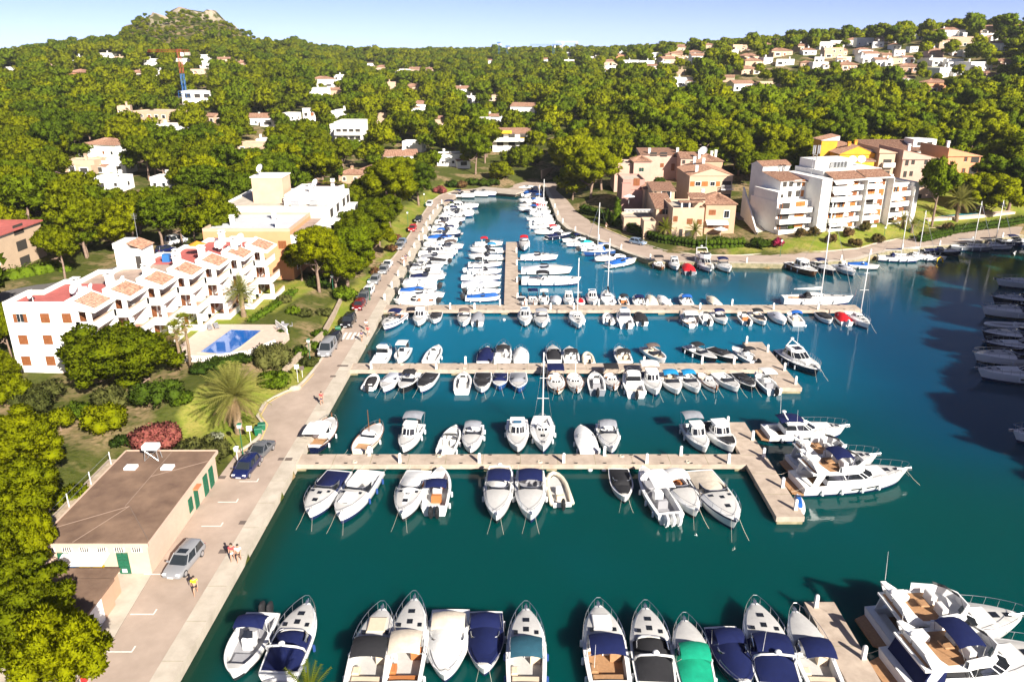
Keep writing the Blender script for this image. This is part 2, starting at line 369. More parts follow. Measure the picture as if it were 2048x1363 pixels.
def np_in_poly(x, y, poly):
    c = np.zeros(x.shape, bool); n = len(poly); j = n - 1
    for i in range(n):
        xi, yi = poly[i]; xj, yj = poly[j]
        if yi != yj: c ^= ((yi > y) != (yj > y)) & (x < (xj - xi) * (y - yi) / (yj - yi) + xi)
        j = i
    return c
def np_poly_dist(x, y, poly, closed=True):
    d = np.full(x.shape, 1e9); n = len(poly)
    for i in range(n if closed else n - 1):
        ax, ay = poly[i]; bx, by = poly[(i + 1) % n]; dx, dy = bx - ax, by - ay
        t = np.clip(((x - ax) * dx + (y - ay) * dy) / (dx * dx + dy * dy + 1e-9), 0, 1)
        d = np.minimum(d, np.hypot(x - ax - t * dx, y - ay - t * dy))
    return d
def sstep(a, b, x):
    t = np.clip((x - a) / (b - a), 0, 1); return t * t * (3 - 2 * t)
def gnoise(x, y):
    return (np.sin(x * 0.021 + 1.3) * np.cos(y * 0.017 + 0.4) + 0.5 * np.sin(x * 0.053 + y * 0.031) + 0.35 * np.cos(x * 0.11 - y * 0.093)) / 1.85
def ground(x, y):
    """height of the land at (x, y); -3 under the water"""
    x = np.asarray(x, float); y = np.asarray(y, float)
    r = np.hypot(x, y); az = np.arctan2(x, np.maximum(y, 1e-3) if False else y)
    az = np.clip(az, _daz[0], _daz[-1])
    k = np.clip(np.searchsorted(_daz, az) - 1, 0, len(_daz) - 2)
    f = (az - _daz[k]) / (_daz[k + 1] - _daz[k]); f = f * f * (3 - 2 * f)
    g = np.interp(np.log(np.maximum(r, 4.0)), _lr, np.arange(len(_rs)))
    gi = np.clip(g.astype(int), 0, len(_rs) - 2); gf = g - gi
    pa = _prof[k, gi] * (1 - gf) + _prof[k, gi + 1] * gf
    pb = _prof[k + 1, gi] * (1 - gf) + _prof[k + 1, gi + 1] * gf
    h = pa * (1 - f) + pb * f
    h = h + gnoise(x, y) * np.clip((r - 240) / 200, 0, 1) * 3.0
    # crag on the hill top
    d = np_poly_dist(x, y, WATER)
    ins = np_in_poly(x, y, WATER)
    left = x < 0
    fw = np.where(left & (y < 265), 17 - 10.5 * sstep(74, 92, y), 8.0)
    shore = 0.84 + np.clip(d - fw, 0, None) * 0.28
    h = np.minimum(h, shore)
    # wooded bluff on the right bank that shades the water, and the near bank under the viewpoint
    br = np.clip(d - 2.5, 0, None)
    rb = (x > 55) & (y < 0.9 * (x - 60) + 62) & (x > 0)
    bl = 0.9 + 15.5 * sstep(3, 17, d) * sstep(20, 40, y) * (1 - sstep(150, 185, y))
    h = np.where((x > 58) & (y < 150) & (y > 10), bl, h)
    h = np.where(y < 34, np.minimum(0.9 + np.clip(34 - y, 0, 30) * 0.12, 5), h) if True else h
    h = np.where((x > 58) & (y <= 34), np.maximum(h, bl), h)
    return np.where(ins, -3.0, h)
def gz(x, y): return float(ground(np.array([x]), np.array([y]))[0])

LAWNS = [[(-30.4, 74.8), (-29.0, 78), (-29.4, 82), (-31.1, 84.5), (-31.3, 88.5), (-30, 91.3), (-28.3, 93.6), (-27.7, 98), (-27.5, 103.5), (-28.6, 104.5), (-31, 98), (-34, 94), (-39, 90), (-40, 84), (-37, 76)],
         [(-27.3, 108), (-26.9, 120.7), (-26.3, 133.4), (-26.0, 150), (-26.4, 156), (-28.2, 158), (-30, 140), (-31, 122), (-29, 110)],
         [(-25.9, 159), (-25.4, 170), (-24.9, 194), (-24.4, 225), (-22.7, 243), (-14, 261), (-17, 264), (-26, 250), (-30.5, 215), (-31, 180), (-28, 160)],
         [(47, 165.5), (59.6, 167.6), (70, 168.7), (79, 171.8), (85, 177), (92, 181.2), (101, 185.5), (98, 189), (84, 186), (68, 178.5), (52, 173)],
         [(104, 190), (140, 205), (140, 225), (96, 206)],
         [(-54, 108), (-49, 105), (-38, 120), (-35, 133), (-40, 139), (-46, 125)]]
def build_terrain():
    na, nr = 420, 400
    az = np.linspace(R(-112), R(112), na); rr = np.geomspace(3.0, 3400.0, nr)
    A, Rr = np.meshgrid(az, rr, indexing='ij')
    X = (np.sin(A) * Rr).ravel(); Y = (np.cos(A) * Rr).ravel()
    Z = ground(X, Y)
    rockm = np.zeros_like(Z)
    # limestone crags near the hill summit
    px, py = 0, 0
    for u, v, D, rad, amp in ((400, 40, 905, 38, 10), (436, 48, 905, 26, 7), (372, 44, 895, 18, 6), (248, 72, 850, 15, 12), (325, 82, 790, 12, 9)):
        cx, cy, cz = atD(u, v, D)
        q = np.hypot(X - cx, (Y - cy) * 0.8) / rad
        rockm = np.maximum(rockm, 1 - sstep(0.75, 1.25, q))
        Z = Z + amp * (1 - sstep(0.55, 1.1, q)) * (0.8 + 0.35 * np.sin(X * 0.31) * np.cos(Y * 0.27 + 1))
    lawn = np.zeros_like(Z)
    m = (np.abs(X) < 150) & (Y < 290) & (Y > 30)
    for p in LAWNS: lawn[m] = np.maximum(lawn[m], np_in_poly(X[m], Y[m], p))
    me = bpy.data.meshes.new('terrain')
    me.vertices.add(na * nr); me.vertices.foreach_set('co', np.stack([X, Y, Z], 1).ravel())
    i, j = np.meshgrid(np.arange(na - 1), np.arange(nr - 1), indexing='ij')
    a = (i * nr + j).ravel()
    q = np.stack([a, a + 1, a + nr + 1, a + nr], 1)
    me.loops.add(q.size); me.loops.foreach_set('vertex_index', q.ravel())
    me.polygons.add(len(q)); me.polygons.foreach_set('loop_start', np.arange(0, q.size, 4)); me.polygons.foreach_set('loop_total', np.full(len(q), 4))
    me.polygons.foreach_set('use_smooth', np.ones(len(q), bool))
    at_ = me.attributes.new('cover', 'FLOAT_COLOR', 'POINT')
    c = np.zeros((len(Z), 4)); c[:, 0] = lawn; c[:, 1] = rockm; c[:, 3] = 1
    at_.data.foreach_set('color', c.ravel())
    me.update(); me.validate()
    m = bpy.data.materials.new('scrub_soil_and_lawn'); m.use_nodes = True
    N = m.node_tree.nodes; L = m.node_tree.links; b = N['Principled BSDF']; b.inputs['Roughness'].default_value = 1.0; b.inputs['Specular IOR Level'].default_value = 0.05
    g = N.new('ShaderNodeNewGeometry'); att = N.new('ShaderNodeAttribute'); att.attribute_name = 'cover'
    sep = N.new('ShaderNodeSeparateColor'); L.new(att.outputs['Color'], sep.inputs[0])
    def nz(s, d=5):
        n = N.new('ShaderNodeTexNoise'); n.inputs['Scale'].default_value = s; n.inputs['Detail'].default_value = d; L.new(g.outputs['Position'], n.inputs['Vector']); return n
    def mixc(fac, ca, cb):
        x = N.new('ShaderNodeMix'); x.data_type = 'RGBA'
        for idx, cc in ((6, ca), (7, cb)):
            if isinstance(cc, tuple): x.inputs[idx].default_value = (*cc, 1)
            else: L.new(cc, x.inputs[idx])
        L.new(fac, x.inputs[0]); return x.outputs[2]
    def rng(src, a, c):
        r_ = N.new('ShaderNodeMapRange'); r_.inputs[1].default_value = a; r_.inputs[2].default_value = c; L.new(src, r_.inputs[0]); return r_.outputs[0]
    base = mixc(rng(nz(0.12).outputs['Fac'], 0.46, 0.62), (0.075, 0.085, 0.018), (0.30, 0.21, 0.12))
    base = mixc(rng(nz(1.1).outputs['Fac'], 0.45, 0.7), base, (0.05, 0.065, 0.012))
    lw = mixc(rng(nz(0.35).outputs['Fac'], 0.38, 0.66), (0.155, 0.20, 0.022), (0.27, 0.24, 0.06))
    lw = mixc(rng(nz(3.0).outputs['Fac'], 0.5, 0.75), lw, (0.12, 0.16, 0.02))
    rk = mixc(rng(nz(0.09, 8).outputs['Fac'], 0.47, 0.56), (0.42, 0.35, 0.26), (0.075, 0.082, 0.022))
    col = mixc(sep.outputs[0], base, lw); col = mixc(sep.outputs[1], col, rk)
    L.new(col, b.inputs['Base Color'])
    bp = N.new('ShaderNodeBump'); bp.inputs['Strength'].default_value = 0.6; bp.inputs['Distance'].default_value = 0.3
    L.new(nz(1.7, 8).outputs['Fac'], bp.inputs['Height']); L.new(bp.outputs[0], b.inputs['Normal'])
    me.materials.append(m)
    o = link('terrain', me); tag(o, 'dry scrub and lawn ground of the bay shore and hills', kind='structure')
    return o
build_terrain()

def water_mat():
    m = bpy.data.materials.new('harbour_water'); m.use_nodes = True
    N = m.node_tree.nodes; L = m.node_tree.links; b = N['Principled BSDF']
    b.inputs['Roughness'].default_value = 0.07; b.inputs['IOR'].default_value = 1.33; b.inputs['Specular IOR Level'].default_value = 0.22
    b.subsurface_method = 'BURLEY'; b.inputs['Subsurface Weight'].default_value = 1.0; b.inputs['Subsurface Scale'].default_value = 1.6; b.inputs['Subsurface Radius'].default_value = (0.3, 1.0, 1.2)
    g = N.new('ShaderNodeNewGeometry')
    at_ = N.new('ShaderNodeAttribute'); at_.attribute_name = 'depth'  # channels: blue tone, weed, painted bluff shade
    sep = N.new('ShaderNodeSeparateColor'); L.new(at_.outputs['Color'], sep.inputs[0])
    n1 = N.new('ShaderNodeTexNoise'); n1.inputs['Scale'].default_value = 0.05; n1.inputs['Detail'].default_value = 4; L.new(g.outputs['Position'], n1.inputs['Vector'])
    md = N.new('ShaderNodeMath'); md.operation = 'MULTIPLY_ADD'; md.inputs[1].default_value = 0.5; L.new(n1.outputs['Fac'], md.inputs[0]); 
    ms = N.new('ShaderNodeMath'); ms.operation = 'SUBTRACT'; L.new(sep.outputs[0], ms.inputs[0]); ms.inputs[1].default_value = 0.25
    L.new(ms.outputs[0], md.inputs[2])
    cr = N.new('ShaderNodeValToRGB'); e = cr.color_ramp.elements
    e[0].position = 0.0; e[0].color = (0.0, 0.044, 0.042, 1); e[1].position = 1.0; e[1].color = (0.0, 0.115, 0.20, 1)
    k = cr.color_ramp.elements.new(0.45); k.color = (0.0, 0.054, 0.075, 1)
    L.new(md.outputs[0], cr.inputs[0])
    mx = N.new('ShaderNodeMix'); mx.data_type = 'RGBA'; L.new(cr.outputs[0], mx.inputs[6]); mx.inputs[7].default_value = (0.006, 0.030, 0.016, 1)
    L.new(sep.outputs[1], mx.inputs[0])
    m2 = N.new('ShaderNodeMix'); m2.data_type = 'RGBA'; L.new(mx.outputs[2], m2.inputs[6]); m2.inputs[7].default_value = (0.0, 0.034, 0.082, 1); L.new(sep.outputs[2], m2.inputs[0]); L.new(m2.outputs[2], b.inputs['Base Color'])  # navy tint that paints the bluff's shade into the water colour
    mp = N.new('ShaderNodeMapping'); mp.inputs['Scale'].default_value = (0.8, 1.5, 1); L.new(g.outputs['Position'], mp.inputs['Vector'])
    n2 = N.new('ShaderNodeTexNoise'); n2.inputs['Scale'].default_value = 1.7; n2.inputs['Detail'].default_value = 3; L.new(mp.outputs[0], n2.inputs['Vector'])
    n3 = N.new('ShaderNodeTexNoise'); n3.inputs['Scale'].default_value = 0.09; n3.inputs['Detail'].default_value = 2; L.new(g.outputs['Position'], n3.inputs['Vector'])
    rr = N.new('ShaderNodeMapRange'); rr.inputs[1].default_value = 0.35; rr.inputs[2].default_value = 0.7; rr.inputs[3].default_value = 0.25; rr.inputs[4].default_value = 1.0; L.new(n3.outputs['Fac'], rr.inputs[0])
    mu = N.new('ShaderNodeMath'); mu.operation = 'MULTIPLY'; L.new(n2.outputs['Fac'], mu.inputs[0]); L.new(rr.outputs[0], mu.inputs[1])
    bp = N.new('ShaderNodeBump'); bp.inputs['Strength'].default_value = 0.2; bp.inputs['Distance'].default_value = 0.12
    L.new(mu.outputs[0], bp.inputs['Height']); L.new(bp.outputs[0], b.inputs['Normal'])
    return m
def build_water():
    nx, ny = 130, 150
    xs = np.linspace(-45, 165, nx); ys = np.linspace(15, 285, ny)
    X, Y = np.meshgrid(xs, ys, indexing='ij'); X = X.ravel(); Y = Y.ravel()
    me = bpy.data.meshes.new('water')
    me.vertices.add(nx * ny); me.vertices.foreach_set('co', np.stack([X, Y, np.zeros_like(X)], 1).ravel())
    i, j = np.meshgrid(np.arange(nx - 1), np.arange(ny - 1), indexing='ij'); a = (i * ny + j).ravel()
    q = np.stack([a, a + ny, a + ny + 1, a + 1], 1)
    me.loops.add(q.size); me.loops.foreach_set('vertex_index', q.ravel())
    me.polygons.add(len(q)); me.polygons.foreach_set('loop_start', np.arange(0, q.size, 4)); me.polygons.foreach_set('loop_total', np.full(len(q), 4))
    d = np_poly_dist(X, Y, WATER)
    # colour of the water body: bluer in the inner harbour, greener outside, weed along the walls
    blue = sstep(62, 118, Y) * (1 - 0.75 * sstep(45, 95, X)) * (1 - 0.55 * sstep(185, 235, Y)) * (1 - 0.45 * sstep(10, 40, X) * sstep(128, 150, Y))
    weed = (1 - sstep(0.5, 4.0, d)) * 0.9
    c = np.zeros((len(X), 4)); c[:, 0] = blue; c[:, 1] = weed; c[:, 2] = sstep(34, 58, X) * sstep(62, 84, Y) * (1 - sstep(120, 165, Y)) * .85; c[:, 3] = 1  # bluff shade painted in as darker, bluer water, not real depth
    me.attributes.new('depth', 'FLOAT_COLOR', 'POINT').data.foreach_set('color', c.ravel())  # holds blue tone, weed and the painted bluff shade, not water depth
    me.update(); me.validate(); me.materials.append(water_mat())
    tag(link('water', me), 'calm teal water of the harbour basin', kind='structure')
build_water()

def offset_line(pts, d):
    out = []
    for i, p in enumerate(pts):
        a = pts[max(i - 1, 0)]; b = pts[min(i + 1, len(pts) - 1)]
        dx, dy = b[0] - a[0], b[1] - a[1]; l = math.hypot(dx, dy)
        out.append((p[0] - dy / l * d, p[1] + dx / l * d))
    return out
def strip(name, A, B, z0, z1, m, label, zl=None, parent=None):
    """paved strip between two lines of equal length"""
    mb = MB(); n = len(A)
    vs = [(*p, z1) for p in A] + [(*p, z1) for p in B] + [(*p, z0) for p in A] + [(*p, z0) for p in B]
    fs = []
    for i in range(n - 1):
        fs.append((i, n + i, n + i + 1, i + 1)); fs.append((i, i + 1, 2 * n + i + 1, 2 * n + i)); fs.append((n + i, 3 * n + i, 3 * n + i + 1, n + i + 1))
    fs.append((0, 2 * n, 3 * n, n)); fs.append((n - 1, 2 * n - 1, 4 * n - 1, 3 * n - 1))
    mb.add(vs, fs)
    o = mb.build(name, m, parent)
    if parent is None: tag(o, label, kind='structure')
    return o
def resample(pts, n):
    L_ = [0]
    for a, b in zip(pts, pts[1:]): L_.append(L_[-1] + math.hypot(b[0] - a[0], b[1] - a[1]))
    t = np.linspace(0, L_[-1], n)
    return list(zip(np.interp(t, L_, [p[0] for p in pts]).tolist(), np.interp(t, L_, [p[1] for p in pts]).tolist()))
SH_L = WATER[0:12] ; SH_R = WATER[12:26]
def at_y(pts, y): return float(np.interp(y, [p[1] for p in pts], [p[0] for p in pts]))

# left quay: capping strip, wall and road
ysL = sorted(set([p[1] for p in SH_L[:9]] + [p[1] for p in ROAD_L if p[1] < 229] + [30.0]))
edge = [(at_y(SH_L, y), y) for y in ysL]
inner = [(x - 1.6, y) for x, y in edge]
quay_left = strip('quay_left', edge, inner, -2.5, 1.0, [concrete_l, quay_wall_m], 'pale concrete quay along the left side of the marina')
quay_left.data.materials.append(quay_wall_m)
for p in quay_left.data.polygons:
    if p.normal.x > 0.7: p.material_index = 1
outer = [(at_y(ROAD_L, y), y) for y in ysL]
road_left = strip('road_left', inner, outer, -0.5, 0.985, asphalt, 'sunbleached quayside road with parking bays on the left')
# head of the basin
mb = MB(); mb.prism([(-17.3, 244.8), (-7.9, 250.5), (1.0, 246.0), (10.2, 264.0), (14.5, 256), (17.5, 274), (25, 313), (38, 345), (30, 348), (18, 318), (11.4, 293.5), (4.7, 280.5), (-14.1, 260.7), (-22.6, 242.9), (-24.25, 229.7), (-20, 229.7)], -2.2, 0.98)
tag(mb.build('road_head', asphalt), 'road and landing at the head of the basin', kind='structure')
mb = MB(); mb.prism([(-13, 251.5), (1.3, 244.2), (4.2, 249.5), (-9.5, 257.5)], 0.85, 1.35)
tag(mb.build('landing_stage', concrete), 'raised brown concrete landing slab at the far head of the basin', 'landing stage')
# right quay
ea = resample(SH_R, 60); eb = offset_line(ea, 1.3); ec = resample([(14.6, 256)] + ROAD_R[:-1], 60)
quay_right = strip('quay_right', eb, ea, -2.5, 1.0, concrete_l, 'pale concrete quay along the right side of the marina')
quay_right.data.materials.append(quay_wall_m)
for p in quay_right.data.polygons:
    if abs(p.normal.z) < 0.3: p.material_index = 1
road_right = strip('road_right', ec, eb, -0.5, 0.985, asphalt, 'pale quayside road curving round the right bank')
# near bank and right bank quays (mostly outside the picture)
strip('quay_near', [(-30, 36.0), (62, 36.0)], [(-30, 30.0), (62, 30.0)], -2.5, 1.0, concrete_l, 'concrete quay of the near bank')
rb_a = WATER[26:33]; rb_b = offset_line(rb_a, 3.5)
strip('quay_bluff', rb_a, rb_b, -2.5, 1.0, concrete_l, 'concrete quay under the shaded bluff')
# street behind the apartment building
street = [(-118, 92), (-90, 112), (-74, 132), (-64, 152), (-58, 172), (-50, 200), (-44, 225)]
sa = resample(street, 40); sb = offset_line(sa, 6.5)
za = [gz((p[0] + q[0]) / 2, (p[1] + q[1]) / 2) + 0.12 for p, q in zip(sa, sb)]
mb = MB(); n = len(sa)
mb.add([(p[0], p[1], z) for p, z in zip(sa, za)] + [(p[0], p[1], z) for p, z in zip(sb, za)], [(i, i + 1, n + i + 1, n + i) for i in range(n - 1)])
tag(mb.build('street', asphalt_d), 'grey asphalt street climbing behind the apartment buildings', kind='structure')
mb = MB(); mb.prism([(-39.5, 36.2), (-29.45, 36.2), (-29.6, 43.3), (-30.05, 47.4), (-30.45, 54.0), (-30.5, 55), (-39.5, 55)], 0.2, 0.965)
tag(mb.build('forecourt', concrete_l), 'pale concrete forecourt round the annex', kind='structure')
# car park behind the village
mb = MB(); mb.prism([(58, 196), (66, 190), (74, 205), (80, 226), (66, 232), (60, 215)], 0.5, 3.1)
tag(mb.build('car_park', asphalt_d), 'grey asphalt car park between the village and the white block', kind='structure')

# kerbs, bay lines, manholes
def polyline_box(name, pts, w, h, m, parent=None, z0=1.0):
    mb = MB(); a = offset_line(pts, w / 2); b = offset_line(pts, -w / 2); n = len(pts)
    vs = [(*p, z0) for p in a] + [(*p, z0) for p in b] + [(*p, z0 + h) for p in a] + [(*p, z0 + h) for p in b]
    fs = []
    for i in range(n - 1): fs += [(2 * n + i, 3 * n + i, 3 * n + i + 1, 2 * n + i + 1), (i, 2 * n + i, 2 * n + i + 1, i + 1), (n + i, n + i + 1, 3 * n + i + 1, 3 * n + i)]
    fs += [(0, n, 3 * n, 2 * n), (n - 1, 3 * n - 1, 4 * n - 1, 2 * n - 1)]
    mb.add(vs, fs); return mb.build(name, m, parent)
kl = [p for p in ROAD_L if p[1] > 74]
polyline_box('kerb', resample(kl, 120), 0.26, 0.22, concrete_l, road_left, 0.9)
polyline_box('yellow_line', offset_line(resample([p for p in kl if 74 < p[1] < 99], 50), -0.42), 0.12, 0.006, line_yellow, road_left, 0.986)
kr = resample(ROAD_R[3:14], 90)
polyline_box('kerb', kr, 0.3, 0.22, concrete_l, road_right, 0.9)
polyline_box('yellow_line', offset_line(kr, 0.5), 0.2, 0.006, line_yellow, road_right, 0.986)
for (u, v) in ((310, 1080 + 67), (285, 1227), (240, 1302), (455, 1003), (423, 1051), (497, 962)):
    x, y = at(u, v, 1.0)
    mb = MB(); mb.bx(-1.25, 0.6, -0.06, 0.06, 0, 0.006); mb.bx(0.5, 0.62, 0.06, 0.6, 0, 0.006)
    mb.build('parking_line', line_white, road_left, loc=(x + 0.3, y, 0.987))
for k in range(6):
    mb = MB(); mb.bx(0, 0.42, 0, 3.2, 0, 0.006); x, y = at(690, 672, 1.0)
    mb.build('crossing_stripe', line_white, road_left, loc=(-26.4 + k * 0.72, y - 1.4, 0.987))
for (u, v) in ((1100 / 2.26, 760 + 642 / 2.26), (1010 / 2.26, 760 + 772 / 2.26), (1273 / 2.26, 760 + 355 / 2.26), (1305 / 2.26, 760 + 356 / 2.26), (1003 / 2.26, 760 + 438 / 2.26), (666, 752), (680, 731), (691, 731), (715, 612)):
    x, y = at(u, v, 1.0)
    mb = MB(); mb.bx(-0.38, 0.38, -0.3, 0.3, 0, 0.008)
    mb.build('drain_cover', mat('cast_iron', (0.13, 0.10, 0.085), 0.8), road_left, loc=(x, y, 0.99 if x < -24.9 else 1.004))
# slab joints of the concrete apron beside the harbour building and of the quay capping
for y in np.arange(40, 226, 4.2):
    x = at_y(SH_L, y)
    MB().bx(-1.58, -0.02, -0.02, 0.02, 0, 0.003).build('slab_joint', quay_wall_m, quay_left, loc=(x, float(y), 1.001))

# ================================================================== piers
PIER_Z = 0.86
def pier(name, rects, label, supports=True):
    e = empty(name, (0, 0, 0), 0, label, 'pier', 'concrete piers')
    for i, (x0, x1, y0, y1) in enumerate(rects):
        mb = MB(); mb.bx(x0, x1, y0, y1, PIER_Z - 0.55, PIER_Z - 0.002 * i)
        mb.build('deck', pier_conc, e)
        along_x = (x1 - x0) > (y1 - y0)
        n = int(max(x1 - x0, y1 - y0) / 7.5) + 1
        for k in range(n + 1):
            t = k / n
            mb = MB()
            if along_x: xx = x0 + 0.6 + (x1 - x0 - 1.2) * t; mb.bx(xx - 0.55, xx + 0.55, y0 + 0.12, y1 - 0.12, -1.5, PIER_Z - 0.56)
            else: yy = y0 + 0.6 + (y1 - y0 - 1.2) * t; mb.bx(x0 + 0.12, x1 - 0.12, yy - 0.55, yy + 0.55, -1.5, PIER_Z - 0.56)
            mb.build('support', quay_wall_m, e)
        m_ = int(max(x1 - x0, y1 - y0) / 4.0)
        for k in range(1, m_):       # expansion joints
            t = k / m_
            if along_x: xx = x0 + (x1 - x0) * t; MB().bx(-0.03, 0.03, 0.02, y1 - y0 - 0.02, 0, 0.003).build('joint', quay_wall_m, e, loc=(xx, y0, PIER_Z))
            else: yy = y0 + (y1 - y0) * t; MB().bx(0.02, x1 - x0 - 0.02, -0.03, 0.03, 0, 0.003).build('joint', quay_wall_m, e, loc=(x0, yy, PIER_Z))
    return e
P4Y = (73.0, 75.3); P3Y = (99.6, 102.1); P2Y = (126.6, 129.6)
pier('pier', [(-23.4, 25.2, *P4Y), (25.2, 27.9, 63.0, 83.2)], 'T-shaped concrete pier nearest in full view, with large yachts at its head')
pier('pier', [(-22.8, 35.4, *P3Y), (35.4, 38.4, 93.4, 110.8)], 'middle T-shaped concrete pier with the navy-hulled yacht at its head')
pier('pier', [(-22.3, 60.5, *P2Y), (-1.4, 1.2, 129.6, 178.5)], 'farthest long concrete pier with a jetty branching inland')
pier('pier', [(23.5, 25.9, 36.0, 50.8)], 'short concrete pier at the bottom right among near yachts')

ped_me = None
def pedestal(x, y, z, label=None):
    global ped_me
    if ped_me is None:
        a = MB(); a.box(0, 0, 0.5, 0.30, 0.30, 1.0, taper=0.9); pm = a.mesh('column', gel)
        b = MB(); b.ball((0, 0, 1.02), 0.19, 8, 4, (1, 1, 0.9)); pc = b.mesh('lamp_cap', gel, True)
        c = MB(); c.bx(-0.2, 0.2, -0.2, 0.2, 0, 0.08); pb = c.mesh('base', concrete_l)
        ped_me = (pm, pc, pb)
    e = empty('service_pedestal', (x, y, z), 0, label or 'white service pedestal', 'pedestal', 'white service pedestals on the piers and quays')
    link('column', ped_me[0], e); link('lamp_cap', ped_me[1], e); link('base', ped_me[2], e)
    return e
def pedestals_row(pts, where):
    for i, (x, y, z) in enumerate(pts):
        pedestal(x, y, z, f'white service pedestal, {ORD[i + 1]} from the left {where}')
def pxs(l, v, z=PIER_Z): return [(at(u, v, z)[0], y, z) for u, y in l]
pedestals_row([(at(u, 907, PIER_Z)[0], y, PIER_Z) for u, y in ((740, 75.0), (805, 73.4), (960, 73.4), (1125, 73.4), (1208, 75.0), (1287, 73.3), (1360, 75.0), (1447, 73.3))], 'on the nearest full pier')
pedestals_row([(25.6, 82.4, PIER_Z), (27.5, 78.7, PIER_Z), (27.5, 74.6, PIER_Z), (27.5, 68.3, PIER_Z), (27.4, 64.2, PIER_Z)], 'on the head of the nearest full pier')
pedestals_row([(at(u, 728, PIER_Z)[0], y, PIER_Z) for u, y in ((747, 99.9), (875, 99.9), (931, 101.8), (990, 101.8), (1087, 99.9), (1170, 101.8), (1288, 101.8), (1404, 101.8), (1468, 101.8))], 'on the middle pier')
pedestals_row([(35.8, 110.2, PIER_Z), (37.9, 106.6, PIER_Z), (38.0, 99.4, PIER_Z), (37.9, 94.6, PIER_Z)], 'on the head of the middle pier')
pedestals_row([(at(u, 612, PIER_Z)[0], y, PIER_Z) for u, y in ((855, 129.2), (902, 127), (950, 127), (1000, 129.2), (1053, 129.2), (1100, 127), (1146, 127), (1198, 129.2), (1295, 129.2), (1340, 129.2), (1395, 127), (1465, 129.2), (1540, 127), (1628, 127))], 'on the farthest pier')
pedestals_row([(1.0, 133, PIER_Z), (1.0, 144, PIER_Z), (1.0, 157, PIER_Z), (1.0, 168, PIER_Z)], 'along the inland jetty')
pedestals_row([(24.2, 50.2, PIER_Z), (25.6, 44.6, PIER_Z)], 'on the short pier at bottom right')
pedestals_row([(at_y(SH_L, y) - 0.7, y, 1.0) for y in range(132, 236, 8)], 'up the left quay')
pedestals_row([(ea[i][0] * 0.55 + eb[i][0] * 0.45, ea[i][1] * 0.55 + eb[i][1] * 0.45, 1.0) for i in range(12, 58, 3)], 'round the right quay')
# ================================================================== buildings
HT = {}
def ht(e): return HT[e.name]
CLEAR = []      # footprints (x, y, radius) where no wood grows
VIEW = []       # (u0, v0, u1, v1, D): buildings the wood leaves open in front
def clear(x, y, r): CLEAR.append((x, y, r))

def _unit(name, fn, mats): mb = MB(); fn(mb); return mb.mesh(name, mats)
def _frame(mb, t=0.07, d=0.10):
    mb.bx(-0.5, -0.5 + t, -d, 0.02, 0, 1); mb.bx(0.5 - t, 0.5, -d, 0.02, 0, 1); mb.bx(-0.5 + t, 0.5 - t, -d, 0.02, 1 - t, 1); mb.bx(-0.5 + t, 0.5 - t, -d, 0.02, 0, t)
def _leaf(mb, x0, x1, slats=6):
    mb.bx(x0, x0 + 0.03, -0.09, 0.02, 0.03, 0.97); mb.bx(x1 - 0.03, x1, -0.09, 0.02, 0.03, 0.97)
    for k in range(slats): mb.bx(x0 + 0.03, x1 - 0.03, -0.075 if k % 2 else -0.06, 0.02, 0.03 + 0.94 * k / slats, 0.03 + 0.94 * (k + 0.86) / slats)
WIN = {}
def win_meshes(kind):
    if kind in WIN: return WIN[kind]
    fr = _unit('window', _frame, [metal_white])
    if kind == 'glass':
        subs = [('pane', _unit('pane', lambda mb: (mb.bx(-0.43, -0.02, -0.03, 0.01, 0.07, 0.93), mb.bx(0.02, 0.43, -0.03, 0.01, 0.07, 0.93)), [glass_dark]))]
    elif kind == 'dark':
        fr = _unit('window', lambda mb: _frame(mb, 0.03, 0.05), [room_dark]); subs = [('pane', _unit('pane', lambda mb: mb.bx(-0.47, 0.47, -0.03, 0.01, 0.03, 0.97), [room_dark]))]
    elif kind.startswith('open_'):
        m = {'brown': shutter_brown, 'orange': shutter_orange, 'green': shutter_green, 'dark': shutter_dark}[kind[5:]]
        subs = [('pane', _unit('pane', lambda mb: mb.bx(-0.24, 0.24, -0.03, 0.01, 0.05, 0.95), [glass_dark])), ('shutter', _unit('shutter', lambda mb: _leaf(mb, -0.5, -0.26), [m])), ('shutter', _unit('shutter', lambda mb: _leaf(mb, 0.26, 0.5), [m]))]
        fr = _unit('window', lambda mb: (mb.bx(-0.5, 0.5, -0.03, 0.02, -0.03, 0.0), mb.bx(-0.01, 0.01, -0.05, 0.02, 0, 1)), [metal_white])
    else:
        m = {'brown': shutter_brown, 'orange': shutter_orange, 'green': shutter_green, 'dark': shutter_dark}[kind]
        fr = _unit('window', lambda mb: (mb.bx(-0.5, 0.5, -0.04, 0.02, -0.03, 0.03), mb.bx(-0.5, 0.5, -0.04, 0.02, 0.97, 1.0)), [m])
        subs = [('shutter', _unit('shutter', lambda mb: _leaf(mb, -0.5, -0.01), [m])), ('shutter', _unit('shutter', lambda mb: _leaf(mb, 0.01, 0.5), [m]))]
    WIN[kind] = (fr, subs); return WIN[kind]
FAR = {}
def far_window(kind):
    """small window of a distant house: frame and pane in one mesh"""
    if kind not in FAR:
        mb = MB(); _frame(mb, 0.10, 0.08); mb.mat(1).bx(-0.41, 0.41, -0.03, 0.01, 0.09, 0.91)
        FAR[kind] = mb.mesh('window', [metal_white, {'glass': glass_dark, 'brown': shutter_brown, 'green': shutter_green, 'dark': room_dark, 'orange': shutter_orange}[kind]])
    return FAR[kind]
